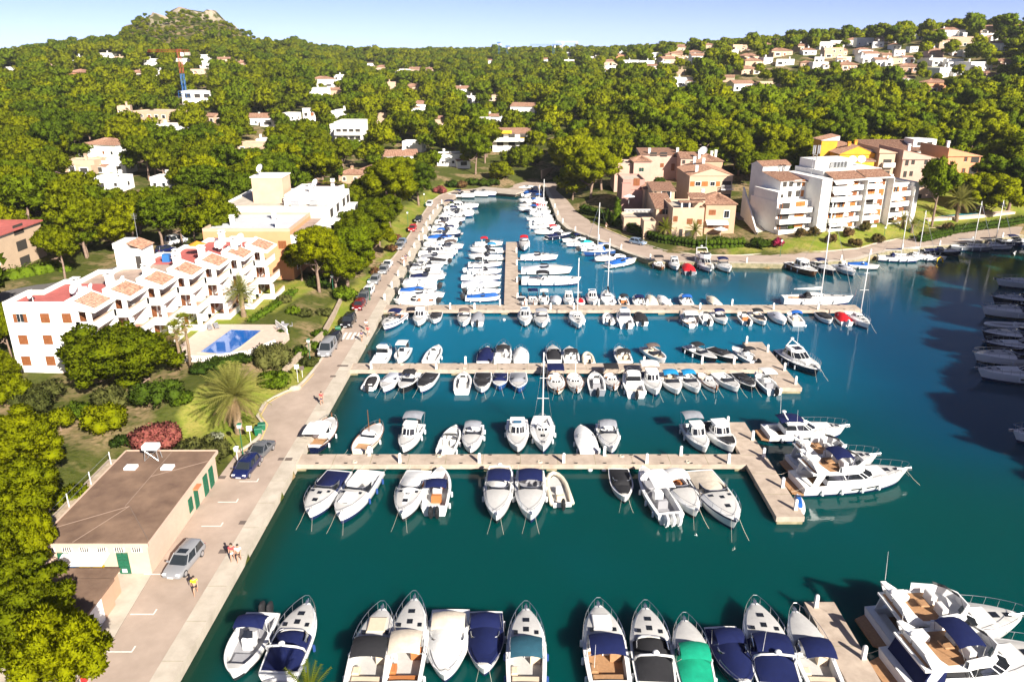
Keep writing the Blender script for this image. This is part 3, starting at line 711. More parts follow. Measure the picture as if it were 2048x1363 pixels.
def window(parent, kind, x, y, z, w, h, face='S', far=False):
    """z = sill height; face S looks to local -y, E to +x, W to -x, N to +y"""
    rz = {'S': 0, 'E': math.pi / 2, 'N': math.pi, 'W': -math.pi / 2}[face]
    if far: return link('window', far_window(kind), parent, (x, y, z), rz, (w, 1, h))
    fr, subs = win_meshes(kind)
    o = link('door' if h > 1.95 else 'window', fr, parent, (x, y, z), rz, (w, 1, h))
    for n, me in subs: link(n, me, o)
    return o
def tile_slope(mb, e0, e1, r1, r0, pitch=0.34, amp=0.045):
    """corrugated tile slope: eave e0-e1, ridge r0-r1"""
    e0, e1, r0, r1 = map(Vector, (e0, e1, r0, r1))
    n = max(3, int((e1 - e0).length / pitch)); nm = (e1 - e0).cross(r0 - e0).normalized()
    if nm.z < 0: nm = -nm
    vs = []; m = 2 * n + 1
    for k in range(m):
        t = k / (m - 1); o = nm * (amp if k % 2 else -amp)
        vs.append(tuple(e0.lerp(e1, t) + o)); vs.append(tuple(r0.lerp(r1, t) + o))
    mb.add(vs, [(2 * k, 2 * k + 2, 2 * k + 3, 2 * k + 1) for k in range(m - 1)])
def roof(parent, kind, x0, x1, y0, y1, z, rise=1.4, ov=0.35, m=None, pitch=0.34):
    if kind == 'flat':
        mb = MB(); t = 0.22; h = 0.55
        mb.bx(x0, x1, y0, y0 + t, z, z + h); mb.bx(x0, x1, y1 - t, y1, z, z + h); mb.bx(x0, x0 + t, y0 + t, y1 - t, z, z + h); mb.bx(x1 - t, x1, y0 + t, y1 - t, z, z + h)
        mb.build('parapet', m or white_wall, parent)
        MB().bx(x0 + t, x1 - t, y0 + t, y1 - t, z - 0.1, z + 0.06).build('roof', concrete_l, parent); return
    a0, a1, b0, b1 = x0 - ov, x1 + ov, y0 - ov, y1 + ov; zt = z + rise; mb = MB()
    if kind == 'hip':
        if (x1 - x0) >= (y1 - y0): k = (b1 - b0) / 2; ra, rb = (a0 + k, (b0 + b1) / 2, zt), (a1 - k, (b0 + b1) / 2, zt); S = [((a0, b0, z), (a1, b0, z), rb, ra), ((a1, b1, z), (a0, b1, z), ra, rb), ((a1, b0, z), (a1, b1, z), rb, rb), ((a0, b1, z), (a0, b0, z), ra, ra)]
        else: k = (a1 - a0) / 2; ra, rb = ((a0 + a1) / 2, b0 + k, zt), ((a0 + a1) / 2, b1 - k, zt); S = [((a0, b0, z), (a1, b0, z), ra, ra), ((a1, b0, z), (a1, b1, z), rb, ra), ((a1, b1, z), (a0, b1, z), rb, rb), ((a0, b1, z), (a0, b0, z), ra, rb)]
    elif kind == 'gable':     # ridge along x
        ra, rb = (a0, (b0 + b1) / 2, zt), (a1, (b0 + b1) / 2, zt); S = [((a0, b0, z), (a1, b0, z), rb, ra), ((a1, b1, z), (a0, b1, z), ra, rb)]
    elif kind == 'gable_y':
        ra, rb = ((a0 + a1) / 2, b0, zt), ((a0 + a1) / 2, b1, zt); S = [((a1, b0, z), (a1, b1, z), rb, ra), ((a0, b1, z), (a0, b0, z), ra, rb)]
    elif kind == 'shed_s': S = [((a0, b0, z), (a1, b0, z), (a1, b1, zt), (a0, b1, zt))]
    elif kind == 'shed_e': S = [((a1, b0, z), (a1, b1, z), (a0, b1, zt), (a0, b0, zt))]
    elif kind == 'shed_w': S = [((a0, b1, z), (a0, b0, z), (a1, b0, zt), (a1, b1, zt))]
    for s in S: tile_slope(mb, *s, pitch=pitch)
    mb.build('roof', tiles, parent)
    # solid body under the tiles
    mb = MB(); q = 0.09
    if kind in ('hip',):
        for s in S: mb.add([(p[0], p[1], p[2] - q) for p in s], [(0, 1, 2, 3)] if s[2] != s[3] else [(0, 1, 2)])
        mb.add([(a0, b0, z - q), (a1, b0, z - q), (a1, b1, z - q), (a0, b1, z - q)], [(3, 2, 1, 0)])
    elif kind in ('gable', 'gable_y'):
        if kind == 'gable': prof = [(b0, z - q), (b1, z - q), ((b0 + b1) / 2, zt - q)]; L0 = [(a0 + .15, p[0], p[1]) for p in prof]; L1 = [(a1 - .15, p[0], p[1]) for p in prof]
        else: prof = [(a0, z - q), (a1, z - q), ((a0 + a1) / 2, zt - q)]; L0 = [(p[0], b0 + .15, p[1]) for p in prof]; L1 = [(p[0], b1 - .15, p[1]) for p in prof]
        mb.loft([L0, L1], True, True, True)
    else:
        lo = {'shed_s': [(a0, b0, z), (a1, b0, z), (a1, b1, zt), (a0, b1, zt)], 'shed_e': [(a1, b0, z), (a1, b1, z), (a0, b1, zt), (a0, b0, zt)], 'shed_w': [(a0, b1, z), (a0, b0, z), (a1, b0, zt), (a1, b1, zt)]}[kind]
        mb.loft([[(p[0], p[1], z - 0.12) for p in lo], [(p[0], p[1], p[2] - q) for p in lo]], True, True, True)
    mb.build('roof_base', m or white_wall, parent)
def chimney(parent, x, y, z, h=1.3, m=None, w=0.7):
    mb = MB(); mb.bx(x - w / 2, x + w / 2, y - w / 2, y + w / 2, z - 0.3, z + h); mb.bx(x - w / 2 - .12, x + w / 2 + .12, y - w / 2 - .12, y + w / 2 + .12, z + h, z + h + .14)
    for sx in (-1, 1):
        for sy in (-1, 1): mb.box(x + sx * w * .36, y + sy * w * .36, z + h + .28, .14, .14, .28)
    mb.bx(x - w / 2 - .08, x + w / 2 + .08, y - w / 2 - .08, y + w / 2 + .08, z + h + .42, z + h + .52)
    return mb.build('chimney', m or white_wall, parent)
def dish(parent, x, y, z, r=0.6, az=-0.6):
    mb = MB(); loops = []
    d = Vector((math.sin(az) * 0.85, -math.cos(az) * 0.85, 0.5)).normalized(); a = d.cross(Vector((0, 0, 1))).normalized(); b = a.cross(d)
    c = Vector((x, y, z + r + 0.5))
    for k, rr in enumerate((0.02, 0.5, 0.8, 1.0)):
        loops.append([tuple(c + d * (0.28 * r * rr * rr) + (a * math.cos(t) + b * math.sin(t)) * r * rr) for t in [2 * math.pi * j / 12 for j in range(12)]])
    mb.loft(loops, True, True); mb.tube([(x, y, z), tuple(c)], 0.05, 5); mb.tube([tuple(c - b * r * .9), tuple(c + d * r * 0.9)], 0.025, 4)
    return mb.build('satellite_dish', metal_white, parent, True, 40)
def antenna(parent, x, y, z, h=3):
    mb = MB(); mb.tube([(x, y, z), (x, y, z + h)], 0.035, 4)
    for k in range(4): mb.tube([(x - .5 + .06 * k, y, z + h - .2 - .22 * k), (x + .5 - .06 * k, y, z + h - .2 - .22 * k)], 0.02, 4)
    return mb.build('antenna', metal_grey, parent)

# ------------------------------------------------------------------ white stepped apartment block on the left (7 bays)
def apartment_left():
    e = empty('apartment_block', (-60, 94, 3), 0, 'long white stepped apartment block with tiled bay roofs beside the swimming pool', 'building')
    NB, DY, DX = 7, 5.3, 2.1; F = 2.95
    for i in range(NB):
        ox, oy = DX * i, DY * i
        xb, xw = -5.2 + ox, 3.7 + ox; y0, y1 = oy, oy + DY
        if i: y0 += 0.004
        MB().bx(xb, xw, y0, y1, -4, 8.85).build('wall', white_wall, e)
        # roof terrace floor and parapet
        rm = red_terrace if i in (0, 1, 4, 5, 6) else brown_roof
        MB().bx(xb + .25, xw - .7, y0 + (.25 if i == 0 else 0), y1 - (.25 if i == NB - 1 else .004), 8.852, 8.90).build('roof_terrace', rm, e)
        mb = MB(); mb.bx(xb, xb + .25, y0, y1, 8.852, 9.5)
        if i == 0: mb.bx(xb + .25, xw - .7, y0, y0 + .25, 8.852, 9.5)
        else: mb.bx(xb - DX, xb, y0 - .02, y0 + .23, 8.852, 9.5)
        if i == NB - 1: mb.bx(xb + .25, xw - .7, y1 - .25, y1, 8.852, 9.5)
        mb.build('parapet', white_wall, e)
        # sloping bay roof: white surround with a tiled panel
        A0, A1, zt, ze = xw - .7, xw + 2.9, 9.75, 8.4
        yy0, yy1 = y0 - .25, y1 + .1
        lo = [(A0, yy0, 8.5), (A1, yy0, ze - .28), (A1, yy1, ze - .28), (A0, yy1, 8.5)]; hi = [(A0, yy0, zt), (A1, yy0, ze), (A1, yy1, ze), (A0, yy1, zt)]
        mb = MB(); mb.loft([lo, hi], True, True, True); mb.build('bay_roof', white_wall, e)
        def zz(x): return zt + (ze - zt) * (x - A0) / (A1 - A0) + .05
        mb = MB(); ta, tb = A0 + .75, A1 - .3
        tile_slope(mb, (tb, yy0 + .7, zz(tb)), (tb, yy1 - .5, zz(tb)), (ta, yy1 - .5, zz(ta)), (ta, yy0 + .7, zz(ta)), 0.42, 0.07)
        mb.build('tile_panel', tiles, e)
        # three floors of balconies stepping outward
        for f in range(3):
            zf = f * F; xo = xw + 2.35 + (2 - f) * 0.55
            mb = MB(); mb.bx(xw, xo, y0, y1 - .004, zf - .22, zf)                               # slab
            mb.bx(xo - .16, xo, y0, y1 - .004, zf, zf + .95); mb.bx(xw + .002, xo - .16, y0, y0 + .16, zf, zf + .95)
            mb.build('balcony', white_wall, e)
            MB().bx(xo - .2, xo + .04, y0 - .03, y1 - .03, zf + .952, zf + 1.02).build('coping', cream_wall, e)
            MB().bx(xw + .01, xo - .17, y0 + .17, y1 - .02, zf + .001, zf + .02).build('terrace_floor', mat('terrace_tile', (.40, .20, .13), .8), e)
            h = F - .26
            MB().bx(xw, xw + .55, y0, y0 + .18, zf + .02, zf + h).build('fin_wall', white_wall, e)
            MB().bx(xo - .85, xo - .18, y0 + .01, y0 + .19, zf + .02, zf + h).build('fin_wall', white_wall, e)
            window(e, 'brown', xw + .01, oy + 1.75, zf + .05, 1.7, 2.1, 'E')
            window(e, 'open_brown' if (i + f) % 3 == 0 else 'brown', xw + .01, oy + 4.0, zf + .8, 1.1, 1.3, 'E')
            if (i * 3 + f) % 4 == 1:
                mb = MB(); mb.bx(xo - 1.3, xo - .5, oy + 2.6, oy + 3.4, zf + .65, zf + .7); mb.tube([(xo - .9, oy + 3, zf), (xo - .9, oy + 3, zf + .66)], .05)
                mb.build('table', metal_white, e)
            if i == NB - 1: window(e, 'brown', xw - 2, y1, zf + .8, 1.2, 1.3, 'N')
        MB().bx(xw, xw + 3.6, y0 - .02, y1, -1.2, -.24).build('plinth', peach_wall, e)
    # end wall windows
    for r, f in enumerate((2, 1, 0)):
        for c, x in enumerate((-3.3, -0.1, 2.7)):
            window(e, 'open_brown' if (r, c) == (0, 0) else 'brown', x + .25 * r * (-1), 0, f * F + .85, 1.75 if (r, c) == (0, 0) else 1.15, 1.25, 'S')
    MB().bx(-5.4, 3.9, -.12, .0, -2.2, -.25).build('plinth', peach_wall, e)
    # stair tower, chimneys, dishes, clutter on the roof
    mb = MB(); mb.bx(0.6, 4.6, 18.5, 22.5, 8.9, 12.0); mb.build('stair_tower', white_wall, e)
    mb = MB(); tile_slope(mb, (4.9, 18.3, 12.0), (4.9, 22.7, 12.0), (2.6, 22.7, 12.9), (2.6, 18.3, 12.9)); mb.build('tile_panel', tiles, e)
    MB().bx(0.5, 2.7, 18.4, 22.6, 12.0, 12.85).build('stair_tower_cap', white_wall, e)
    window(e, 'dark', 4.0, 18.5, 9.0, .8, 1.9, 'S')
    for (x, y, h) in ((1.7, 5.2, 1.9), (4.7, 8.2, 1.9), (7.6, 13.0, 1.8), (9.7, 18.5, 1.8), (11.6, 23.4, 2.0), (14.6, 29.5, 2.0), (10.8, 34.6, 2.0), (8.6, 21.3, 1.9)):
        chimney(e, x, y, 8.9, h, w=.85)
    for (x, y, r_) in ((-2.2, 1.6, .65), (3.2, 6.0, .45), (5.9, 9.4, .5), (15.2, 31.2, 1.1), (12.9, 28.8, .9), (11.9, 29.6, .7), (2.4, 3.7, .9), (14, 33.4, .6)): dish(e, x, y, 8.9, r_)
    for (x, y) in ((1.5, 6.6), (4.0, 9.6)): MB().bx(x - .6, x + .6, y - .4, y + .4, 8.9, 9.6).build('air_unit', metal_white, e)
    antenna(e, 3.2, 21, 12.9, 4); antenna(e, 11, 16, 8.9, 3)
    mb = MB(); mb.bx(5.6, 6.7, 22.6, 23.6, 8.9, 10.1); mb.build('water_tank', mat('blue_plastic', (.02, .13, .36), .5), e)
    clear(-57, 100, 13); clear(-52, 112, 13); clear(-47, 124, 13); clear(-45, 132, 10)
    # things standing on the roof terrace
    p = empty('parasol', (-50.2, 120.5, 11.9), .3, 'orange parasol open on the roof of the white stepped block', 'parasol')
    mb = MB(); mb.tube([(0, 0, 0), (0, 0, 2.3)], .04); mb.build('pole', metal_white, p)
    mb = MB(); mb.loft([[(1.4 * math.cos(k * math.pi / 4), 1.4 * math.sin(k * math.pi / 4), 1.9) for k in range(8)], [(.05 * math.cos(k * math.pi / 4), .05 * math.sin(k * math.pi / 4), 2.5) for k in range(8)]], True, False, True); mb.build('canopy', CANV['orange'] if False else mat('orange_parasol', (.62, .25, .02), .8), p)
apartment_left(); VIEW.append((15, 480, 580, 750, 133))

# ------------------------------------------------------------------ generic block with windows
def block(name, label, x0, x1, y0, y1, zb, zt, wall, rf='flat', rise=1.3, wins=None, parent=None, found=4.0, rm=None, cat='building', group=None, rz=0.0, ov=.35):
    cx, cy = (x0 + x1) / 2, (y0 + y1) / 2
    e = parent or empty(name, (cx, cy, zb), rz, label, cat, group)
    w, d, h = x1 - x0, y1 - y0, zt - zb
    a = (0, 0) if parent is None else (cx - parent.location.x, cy - parent.location.y)
    zo = 0 if parent is None else zb - parent.location.z
    X0, X1, Y0, Y1 = a[0] - w / 2, a[0] + w / 2, a[1] - d / 2, a[1] + d / 2
    MB().bx(X0, X1, Y0, Y1, zo - found, zo + h).build('wall', wall, e)
    roof(e, rf, X0, X1, Y0, Y1, zo + h, rise, ov=ov, m=rm or wall)
    for (face, t, z, ww, hh, kind) in (wins or []):
        if face in 'SN': window(e, kind, X0 + w * t, Y0 if face == 'S' else Y1, zo + z, ww, hh, face)
        else: window(e, kind, X1 if face == 'E' else X0, Y0 + d * t, zo + z, ww, hh, face)
    if parent is None: clear(cx, cy, max(w, d) * .62); HT[e.name] = h
    return e
def ublock(name, label, u0, u1, vt, D, depth, zb, wall, **k):
    x0 = atD(u0, vt, D)[0]; x1 = atD(u1, vt, D)[0]; zt = atD(u0, vt, D)[2]
    VIEW.append((u0, vt, u1, pix(0, D, zb)[1], D))
    return block(name, label, x0, x1, D, D + depth, zb, zt, wall, **k)
def balcony(parent, x0, x1, y, z, depth=1.6, m=None, h=1.0, face='S', rail=False):
    mb = MB()
    if face == 'S':
        mb.bx(x0, x1, y - depth, y, z - .2, z)
        if not rail: mb.bx(x0, x1, y - depth, y - depth + .14, z, z + h); mb.bx(x0, x0 + .14, y - depth + .14, y, z, z + h); mb.bx(x1 - .14, x1, y - depth + .14, y, z, z + h)
        else:
            for k in range(int((x1 - x0) / .3) + 1): mb.box(x0 + .05 + k * .3, y - depth + .06, z + h / 2, .08, .08, h)
            mb.bx(x0, x1, y - depth, y - depth + .12, z + h, z + h + .08)
    return mb.build('balcony', m or white_wall, parent)
def awning(parent, x0, x1, y, z, out=1.7, drop=.8, m=None):
    mb = MB(); mb.loft([[(x0, y, z), (x1, y, z), (x1, y, z - .04), (x0, y, z - .04)], [(x0, y - out, z - drop), (x1, y - out, z - drop), (x1, y - out, z - drop - .04), (x0, y - out, z - drop - .04)]], True, True, True)
    mb.bx(x0, x1, y - out - .03, y - out, z - drop - .28, z - drop)
    return mb.build('awning', m or awning_white, parent)

# second building behind (orange end wall, grey roof, white upper terraces)
b2 = block('apartment_building', 'apartment building with orange end wall and grey flat roof behind the white block', -56, -40.2, 137.5, 153, 3.5, 12.2, orange_wall, wins=[('E', .25, 1.0, 3, 1.6, 'glass'), ('E', .7, 1.0, 3, 1.6, 'glass'), ('E', .25, 4, 3, 1.6, 'dark'), ('E', .7, 4, 3, 1.6, 'dark'), ('E', .3, 6.6, 3, 1.4, 'glass'), ('E', .75, 6.6, 3, 1.4, 'glass'), ('S', .9, 5.6, 1.4, 1.4, 'brown')], rm=cream_wall)
MB().bx(-7.5, 7.5, -7.4, 7.4, 8.78, 8.86).build('roof_sheet', grey_roof, b2)
MB().bx(7.9, 10.2, -7.6, 7.6, 5.6, 8.0).build('terrace', white_wall, b2)
MB().bx(8.0, 10.1, -7.5, 7.5, 8.005, 8.1).build('roof', brown_roof, b2)
MB().bx(7.9, 10.6, -7.6, 7.6, 2.6, 3.5).build('balcony', white_wall, b2)
MB().bx(10.2, 12.2, -7.3, -1, 3.6, 3.75).build('awning', CANV['navy'], b2)
for (x, y) in ((-4, -3), (2, 3), (5, -5)): chimney(b2, x, y, 8.8, 1.5)
VIEW.append((465, 425, 650, 520, 150))
b3 = block('apartment_building', 'white terraced apartment building with square roof tower behind the orange walled one', -59, -37, 154, 176, 4, 13.2, white_wall, wins=[('E', t, 1 + 3 * f, 2.4, 1.7, 'dark') for t in (.15, .42, .7, .9) for f in range(3)] + [('S', t, 6.2, 1.6, 1.5, 'open_brown') for t in (.3, .5, .72)])
MB().bx(-6, 0.4, -4, 2, 9.2, 14.4).build('tower', cream_wall, b3); MB().bx(-6.2, 0.6, -4.2, 2.2, 14.4, 14.6).build('tower_cap', white_wall, b3)
for f in range(3): MB().bx(11.0, 13.0, -10, 10, 2.7 * f + .4, 2.7 * f + 1.5).build('balcony', white_wall, b3)
MB().bx(1.2, 10.6, -6, 8, 9.2, 11.3).build('penthouse', white_wall, b3)
mb = MB(); tile_slope(mb, (3.5, 8.5, 11.4), (10.9, 8.5, 11.4), (10.9, 3, 12.4), (3.5, 3, 12.4)); mb.build('roof', tiles, b3)
for (x, y) in ((2, -8), (6, -3), (9, 4)): chimney(b3, x, y, 9.3 if y < -6 else 11.3, 1.2)
dish(b3, -4.5, -2, 14.6, .9); dish(b3, 6, 1, 11.3, .8)
for (x, y) in ((4, -9), (7.5, -8)): mb = MB(); mb.box(x, y, 10, 1.6, 1.1, .9, .3); mb.build('air_unit', metal_grey, b3)
VIEW.append((465, 350, 720, 470, 175))
# far-left building
b4 = block('apartment_building', 'building with red roof and awninged balconies at the left edge', -109.5, -91.5, 134, 148, 4.0, 11.4, cream_wall, rf='flat', rm=white_wall, wins=[('S', t, 1 + 3 * f, 2.2, 1.7, 'dark') for t in (.45, .75, .92) for f in range(3)] + [('E', .5, 1 + 3 * f, 3, 1.8, 'dark') for f in range(3)])
for f in range(3): balcony(b4, -3, 9, -7, 2.9 * f + .2, 2.2)
MB().bx(-9, 9.6, -9.4, 7, 8.0, 8.3).build('red_roof', red_terrace, b4); MB().bx(-6, 3, -3, 4, 8.3, 10.4).build('penthouse', white_wall, b4)
awning(b4, -2, 8.5, -7, 5.6, 2.3, .5, CANV['beige']); VIEW.append((0, 425, 62, 545, 146))

# ------------------------------------------------------------------ harbour building with brown flat roof
def harbour_building():
    e = empty('harbour_office', (-35, 62, 1), 0, 'low peach harbour building with brown flat roof beside the quay road', 'building')
    hw_ = mat('harbour_render', (0.56, 0.41, 0.32), 0.85, 0.2, var=0.06, scale=0.9)
    MB().bx(-4.3, 4.55, -7.7, 7.9, -1, 2.85).build('wall', hw_, e)
    MB().bx(-4.5, 4.75, -7.95, 8.1, 2.86, 3.05).build('roof', roof_brown, e)
    mb = MB(); mb.bx(4.76, 4.86, -8.0, 8.12, 2.8, 3.15); mb.bx(-4.5, 4.86, -8.08, -7.96, 2.8, 3.15); mb.bx(-4.6, -4.51, -8, 8.1, 2.8, 3.15); mb.bx(-4.5, 4.76, 8.11, 8.2, 2.8, 3.15); mb.build('fascia', hw_, e)
    for x in (-2.4, 1.2): MB().bx(x - .55, x + .55, 4.2, 5.0, 3.05, 3.3).build('skylight', metal_white, e)
    # seams of the roof felt running to the drains
    for p0, p1 in (((-4.3, -5.6), (0.6, -2.2)), ((0.6, -2.2), (4.6, -7.4)), ((0.6, -2.2), (-1.6, -7.7)), ((0.2, -2.2), (0.2, 7.9)), ((0.2, 3.0), (4.6, 6.0))):
        mb = MB(); mb.tube([(*p0, 3.055), (*p1, 3.055)], .035, 4); mb.build('roof_seam', mat('roof_seam', (.21, .15, .115), .9), e)
    # tank on a stand
    mb = MB()
    for sx in (-.7, .7):
        for sy in (-.4, .4): mb.tube([(-1.0 + sx, 6.4 + sy, 3.05), (-1.0 + sx * .8, 6.4 + sy * .8, 4.3)], .04, 4)
        mb.tube([(-1.0 + sx, 6.0, 3.1), (-1.0 - sx * .8, 6.0, 4.2)], .03, 4)
    mb.build('tank_stand', metal_grey, e)
    MB().bx(-1.75, -.25, 5.9, 6.8, 4.3, 4.75).build('roof_tank', metal_white, e)
    # front vents
    for k in range(6):
        x = -3.6 + k * 1.45; mb = MB(); mb.bx(x - .42, x + .42, -7.74, -7.69, 2.1, 2.6); 
        mb.mat(1)
        for j in range(4): mb.bx(x - .34 + j * .18, x - .24 + j * .18, -7.76, -7.74, 2.14, 2.56)
        mb.build('vent', [white_wall, room_dark], e)
    window(e, 'green', 2.35, -7.7, 0.02, .95, 2.05, 'S'); window(e, 'green', -2.6, -7.7, 0.02, .95, 2.05, 'S')
    MB().bx(2.15, 2.55, -7.83, -7.80, .15, .5).build('notice', metal_white, e)
    mb = MB(); mb.loft([[(-2.6, -7.7, 2.0), (1.3, -7.7, 2.0), (1.3, -7.7, 1.94), (-2.6, -7.7, 1.94)], [(-2.6, -9.1, 1.75), (1.3, -9.1, 1.75), (1.3, -9.1, 1.69), (-2.6, -9.1, 1.69)]], True, True, True)
    mb.build('canopy', metal_white, e)
    for y, w, h, z in ((1.0, .8, 1.4, .5), (2.4, .8, 2.0, .05), (4.8, 1.0, 2.1, .05), (6.3, 1.0, 2.1, .05)): window(e, 'green', 4.55, y, z, w, h, 'E')
    mb = MB(); mb.bx(4.56, 5.0, 1.95, 3.0, 2.15, 2.3); mb.build('sign_hood', mat('orange_sign', (.55, .18, .08), .7), e)
    clear(-35, 62, 11)
    # bins under the canopy
    for i, (x, c, nm) in enumerate(((-1.9, (.02, .12, .36), 'blue'), (-.6, (.62, .40, .01), 'yellow'), (.5, (.60, .38, .01), 'amber'))):
        b = empty('waste_bin', (-35 + x, 62 - 8.5, 1), 0, f'{nm} waste bin under the white canopy of the harbour building', 'bin')
        mb = MB(); mb.box(0, 0, .5, .75, .6, 1.0, taper=1.12); mb.build('body', mat(nm + '_bin', c, .5), b)
        mb = MB(); mb.box(0, 0, 1.06, .9, .74, .1); mb.build('lid', mat(nm + '_bin', c, .5), b)
    b = empty('skip', (-39.2, 53.2, 1), .2, 'small orange waste skip left of the white canopy', 'bin')
    mb = MB(); mb.box(0, 0, .5, 1.0, .8, 1.0, taper=1.15); mb.build('body', mat('amber_bin', (.6, .38, .01), .5), b)
    MB().bx(-.6, .6, -.5, .5, 1.0, 1.08).build('lid', rubber, b)
    a = empty('annex', (-35, 47.7, 1), 0, 'small peach annex with brown roof in front of the harbour building', 'building')
    MB().bx(-3.4, 3.4, -3.4, 2.6, -1, 2.15).build('wall', peach_wall, a)
    MB().bx(-3.6, 3.6, -3.6, 2.8, 2.151, 2.35).build('roof', roof_brown, a); MB().bx(-3.6, 3.3, 2.8, 4.4, 2.0, 2.15).build('roof', roof_brown, a); MB().bx(-3.4, 3.1, 2.61, 4.2, -1, 1.99).build('wall', peach_wall, a)
    window(a, 'glass', -.8, -3.4, .6, .8, .9); MB().bx(3.4, 3.46, -.9, .9, 0, 2.0).build('garage_door', metal_white, a)
    clear(-35, 47.5, 7)
    w = empty('boundary_wall', (-39.9, 62, 1), 0, 'low stone wall and posts behind the harbour building', 'wall')
    MB().bx(-2.2, -.6, -9, 9, -1, 1.6).build('wall', stone_wall, w)
    for k in range(5): mb = MB(); mb.tube([(-1.4, -8 + 4 * k, 1.6), (-1.4, -8 + 4 * k, 3.0)], .05); mb.build('post', metal_white, w)
    mb = MB(); mb.tube([(-1.4, -8, 2.9), (-1.4, 8, 2.9)], .02, 4); mb.tube([(-1.4, -8, 2.2), (-1.4, 8, 2.2)], .02, 4); mb.build('wire', metal_grey, w)
harbour_building()

# ------------------------------------------------------------------ village on the right bank
GV = 'houses of the terraced village on the right bank'
ublock('village_house', 'pale pink house with glazed roof terrace and green shutters, leftmost of the village', 1230, 1268, 330, 236, 9, 2, pink_wall, wins=[('S', .35, 5.2, 1.0, 1.1, 'green'), ('S', .8, 5.2, 1.0, 1.1, 'green'), ('S', .3, 1.6, 1, 1.1, 'dark')], group=GV)
v2 = ublock('village_house', 'pink house with hipped tile roof and green shuttered window in the village', 1268, 1303, 323, 234.5, 8, 2, pink_wall, rf='hip', wins=[('S', .45, 7.4, 1.4, 1.2, 'open_green'), ('S', .45, 4.3, .9, 1.2, 'dark')], group=GV)
v3 = ublock('village_house', 'long pink back house with arched loggias and brown shutters in the village', 1283, 1368, 309, 246, 9, 3, pink_wall, rf='shed_s', rise=1.1, wins=[('S', .18, 6.4, 1.1, 1.2, 'brown'), ('S', .5, 6.2, 1.1, 1.2, 'brown'), ('S', .28, 9.6, 2.2, 1.2, 'dark'), ('S', .52, 9.4, 2.2, 1.4, 'dark'), ('S', .8, 9.2, 1.5, 1.3, 'open_brown'), ('S', .76, 5.2, 1.1, 2.1, 'brown')], group=GV)
chimney(v3, -4, -3, ht(v3)); chimney(v3, 5, -2, ht(v3))
v4 = ublock('village_house', 'rose house with arched window pair and tiled roof behind the village court', 1362, 1402, 316, 240, 9, 3, pink_wall, rf='gable', rise=1.4, wins=[('S', .15, 8.0, .9, 1.1, 'dark'), ('S', .55, 7.4, .8, 1.4, 'dark'), ('S', .8, 7.4, .8, 1.4, 'dark'), ('S', .15, 4.0, .8, 1.5, 'brown'), ('S', .6, 4, 1.6, 1.4, 'glass')], group=GV)
v5 = ublock('village_house', 'back house under low tiled roofs with a white satellite dish in the village', 1398, 1446, 322, 236, 12, 3, peach_wall, rf='hip', rise=1.5, wins=[('S', .3, 6, 1, 1.2, 'brown')], group=GV)
chimney(v5, -3, -3, ht(v5), 2.4); chimney(v5, 1, -2, ht(v5), 2); dish(v5, -1.0, 0, ht(v5) + .5, 1.3); chimney(v5, 3, 1, ht(v5), 2)
v6 = ublock('village_house', 'tall cream house with timber shutter band and white balustraded balcony', 1380, 1466, 351, 206, 16, 2, cream_wall, rf='gable_y', rise=1.9, wins=[('S', .07, 7.6, 1.1, 1.2, 'orange'), ('S', .2, 7.6, 1.6, 1.2, 'glass'), ('S', .36, 7.6, 1.6, 1.2, 'orange'), ('S', .54, 7.6, 1.4, 1.2, 'glass'), ('S', .67, 7.6, 1.0, 1.2, 'orange'), ('S', .87, 7.0, 2.4, 1.9, 'dark'), ('S', .87, 3.6, 2.6, 1.9, 'dark'), ('E', .15, 7.2, 1.6, 1.2, 'orange'), ('E', .42, 6.4, .9, 1.6, 'dark'), ('E', .6, 3.4, .9, 1.6, 'dark'), ('E', .85, 6.4, .9, 1.2, 'dark')], group=GV)
balcony(v6, 2.6, 5.9, -8, 6.9, 1.2, rail=True); chimney(v6, -3.6, -6, ht(v6), 1.9); chimney(v6, 0, 2, ht(v6) + 1, 1.8); chimney(v6, -1.8, 5, ht(v6) + .8, 2)
v7 = ublock('village_house', 'dusky rose house with stepped terraces at the left of the village', 1246, 1290, 363, 212, 11, 2, rose_wall, rf='flat', wins=[('S', .62, 6.8, 1.7, 2.0, 'brown'), ('S', .3, 3, 1.1, 1.3, 'dark')], group=GV)
MB().bx(-3.4, -1.0, -7.4, -5.4, -2, 7.6).build('buttress_wall', rose_wall, v7); MB().bx(-1, 3.2, -7.2, -5.5, -2, 5.8).build('terrace', rose_wall, v7)
v8 = ublock('village_house', 'narrow cream tower house with tiled cap beside the rose house', 1290, 1310, 378, 207, 9, 1.5, cream_wall, rf='hip', rise=.7, wins=[('E', .3, 6, .8, 1.2, 'dark')], group=GV)
v9 = ublock('village_house', 'cream house with curved tile roof and blue window, facing the palms', 1313, 1346, 416, 187, 10, 1.5, cream_wall, rf='shed_s', rise=2.0, wins=[('S', .55, 4.2, 2.9, 1.3, 'open_brown'), ('S', .5, .8, 2.4, 1.5, 'dark')], group=GV)
v9b = ublock('village_house', 'cream house with blue glazed doors above the curved tile roof', 1306, 1350, 381, 199, 8, 2, cream_wall, rf='shed_s', rise=1.0, wins=[('S', .6, 5.6, 2.6, 1.9, 'glass'), ('S', .12, 5.6, .6, 1.6, 'dark')], group=GV)
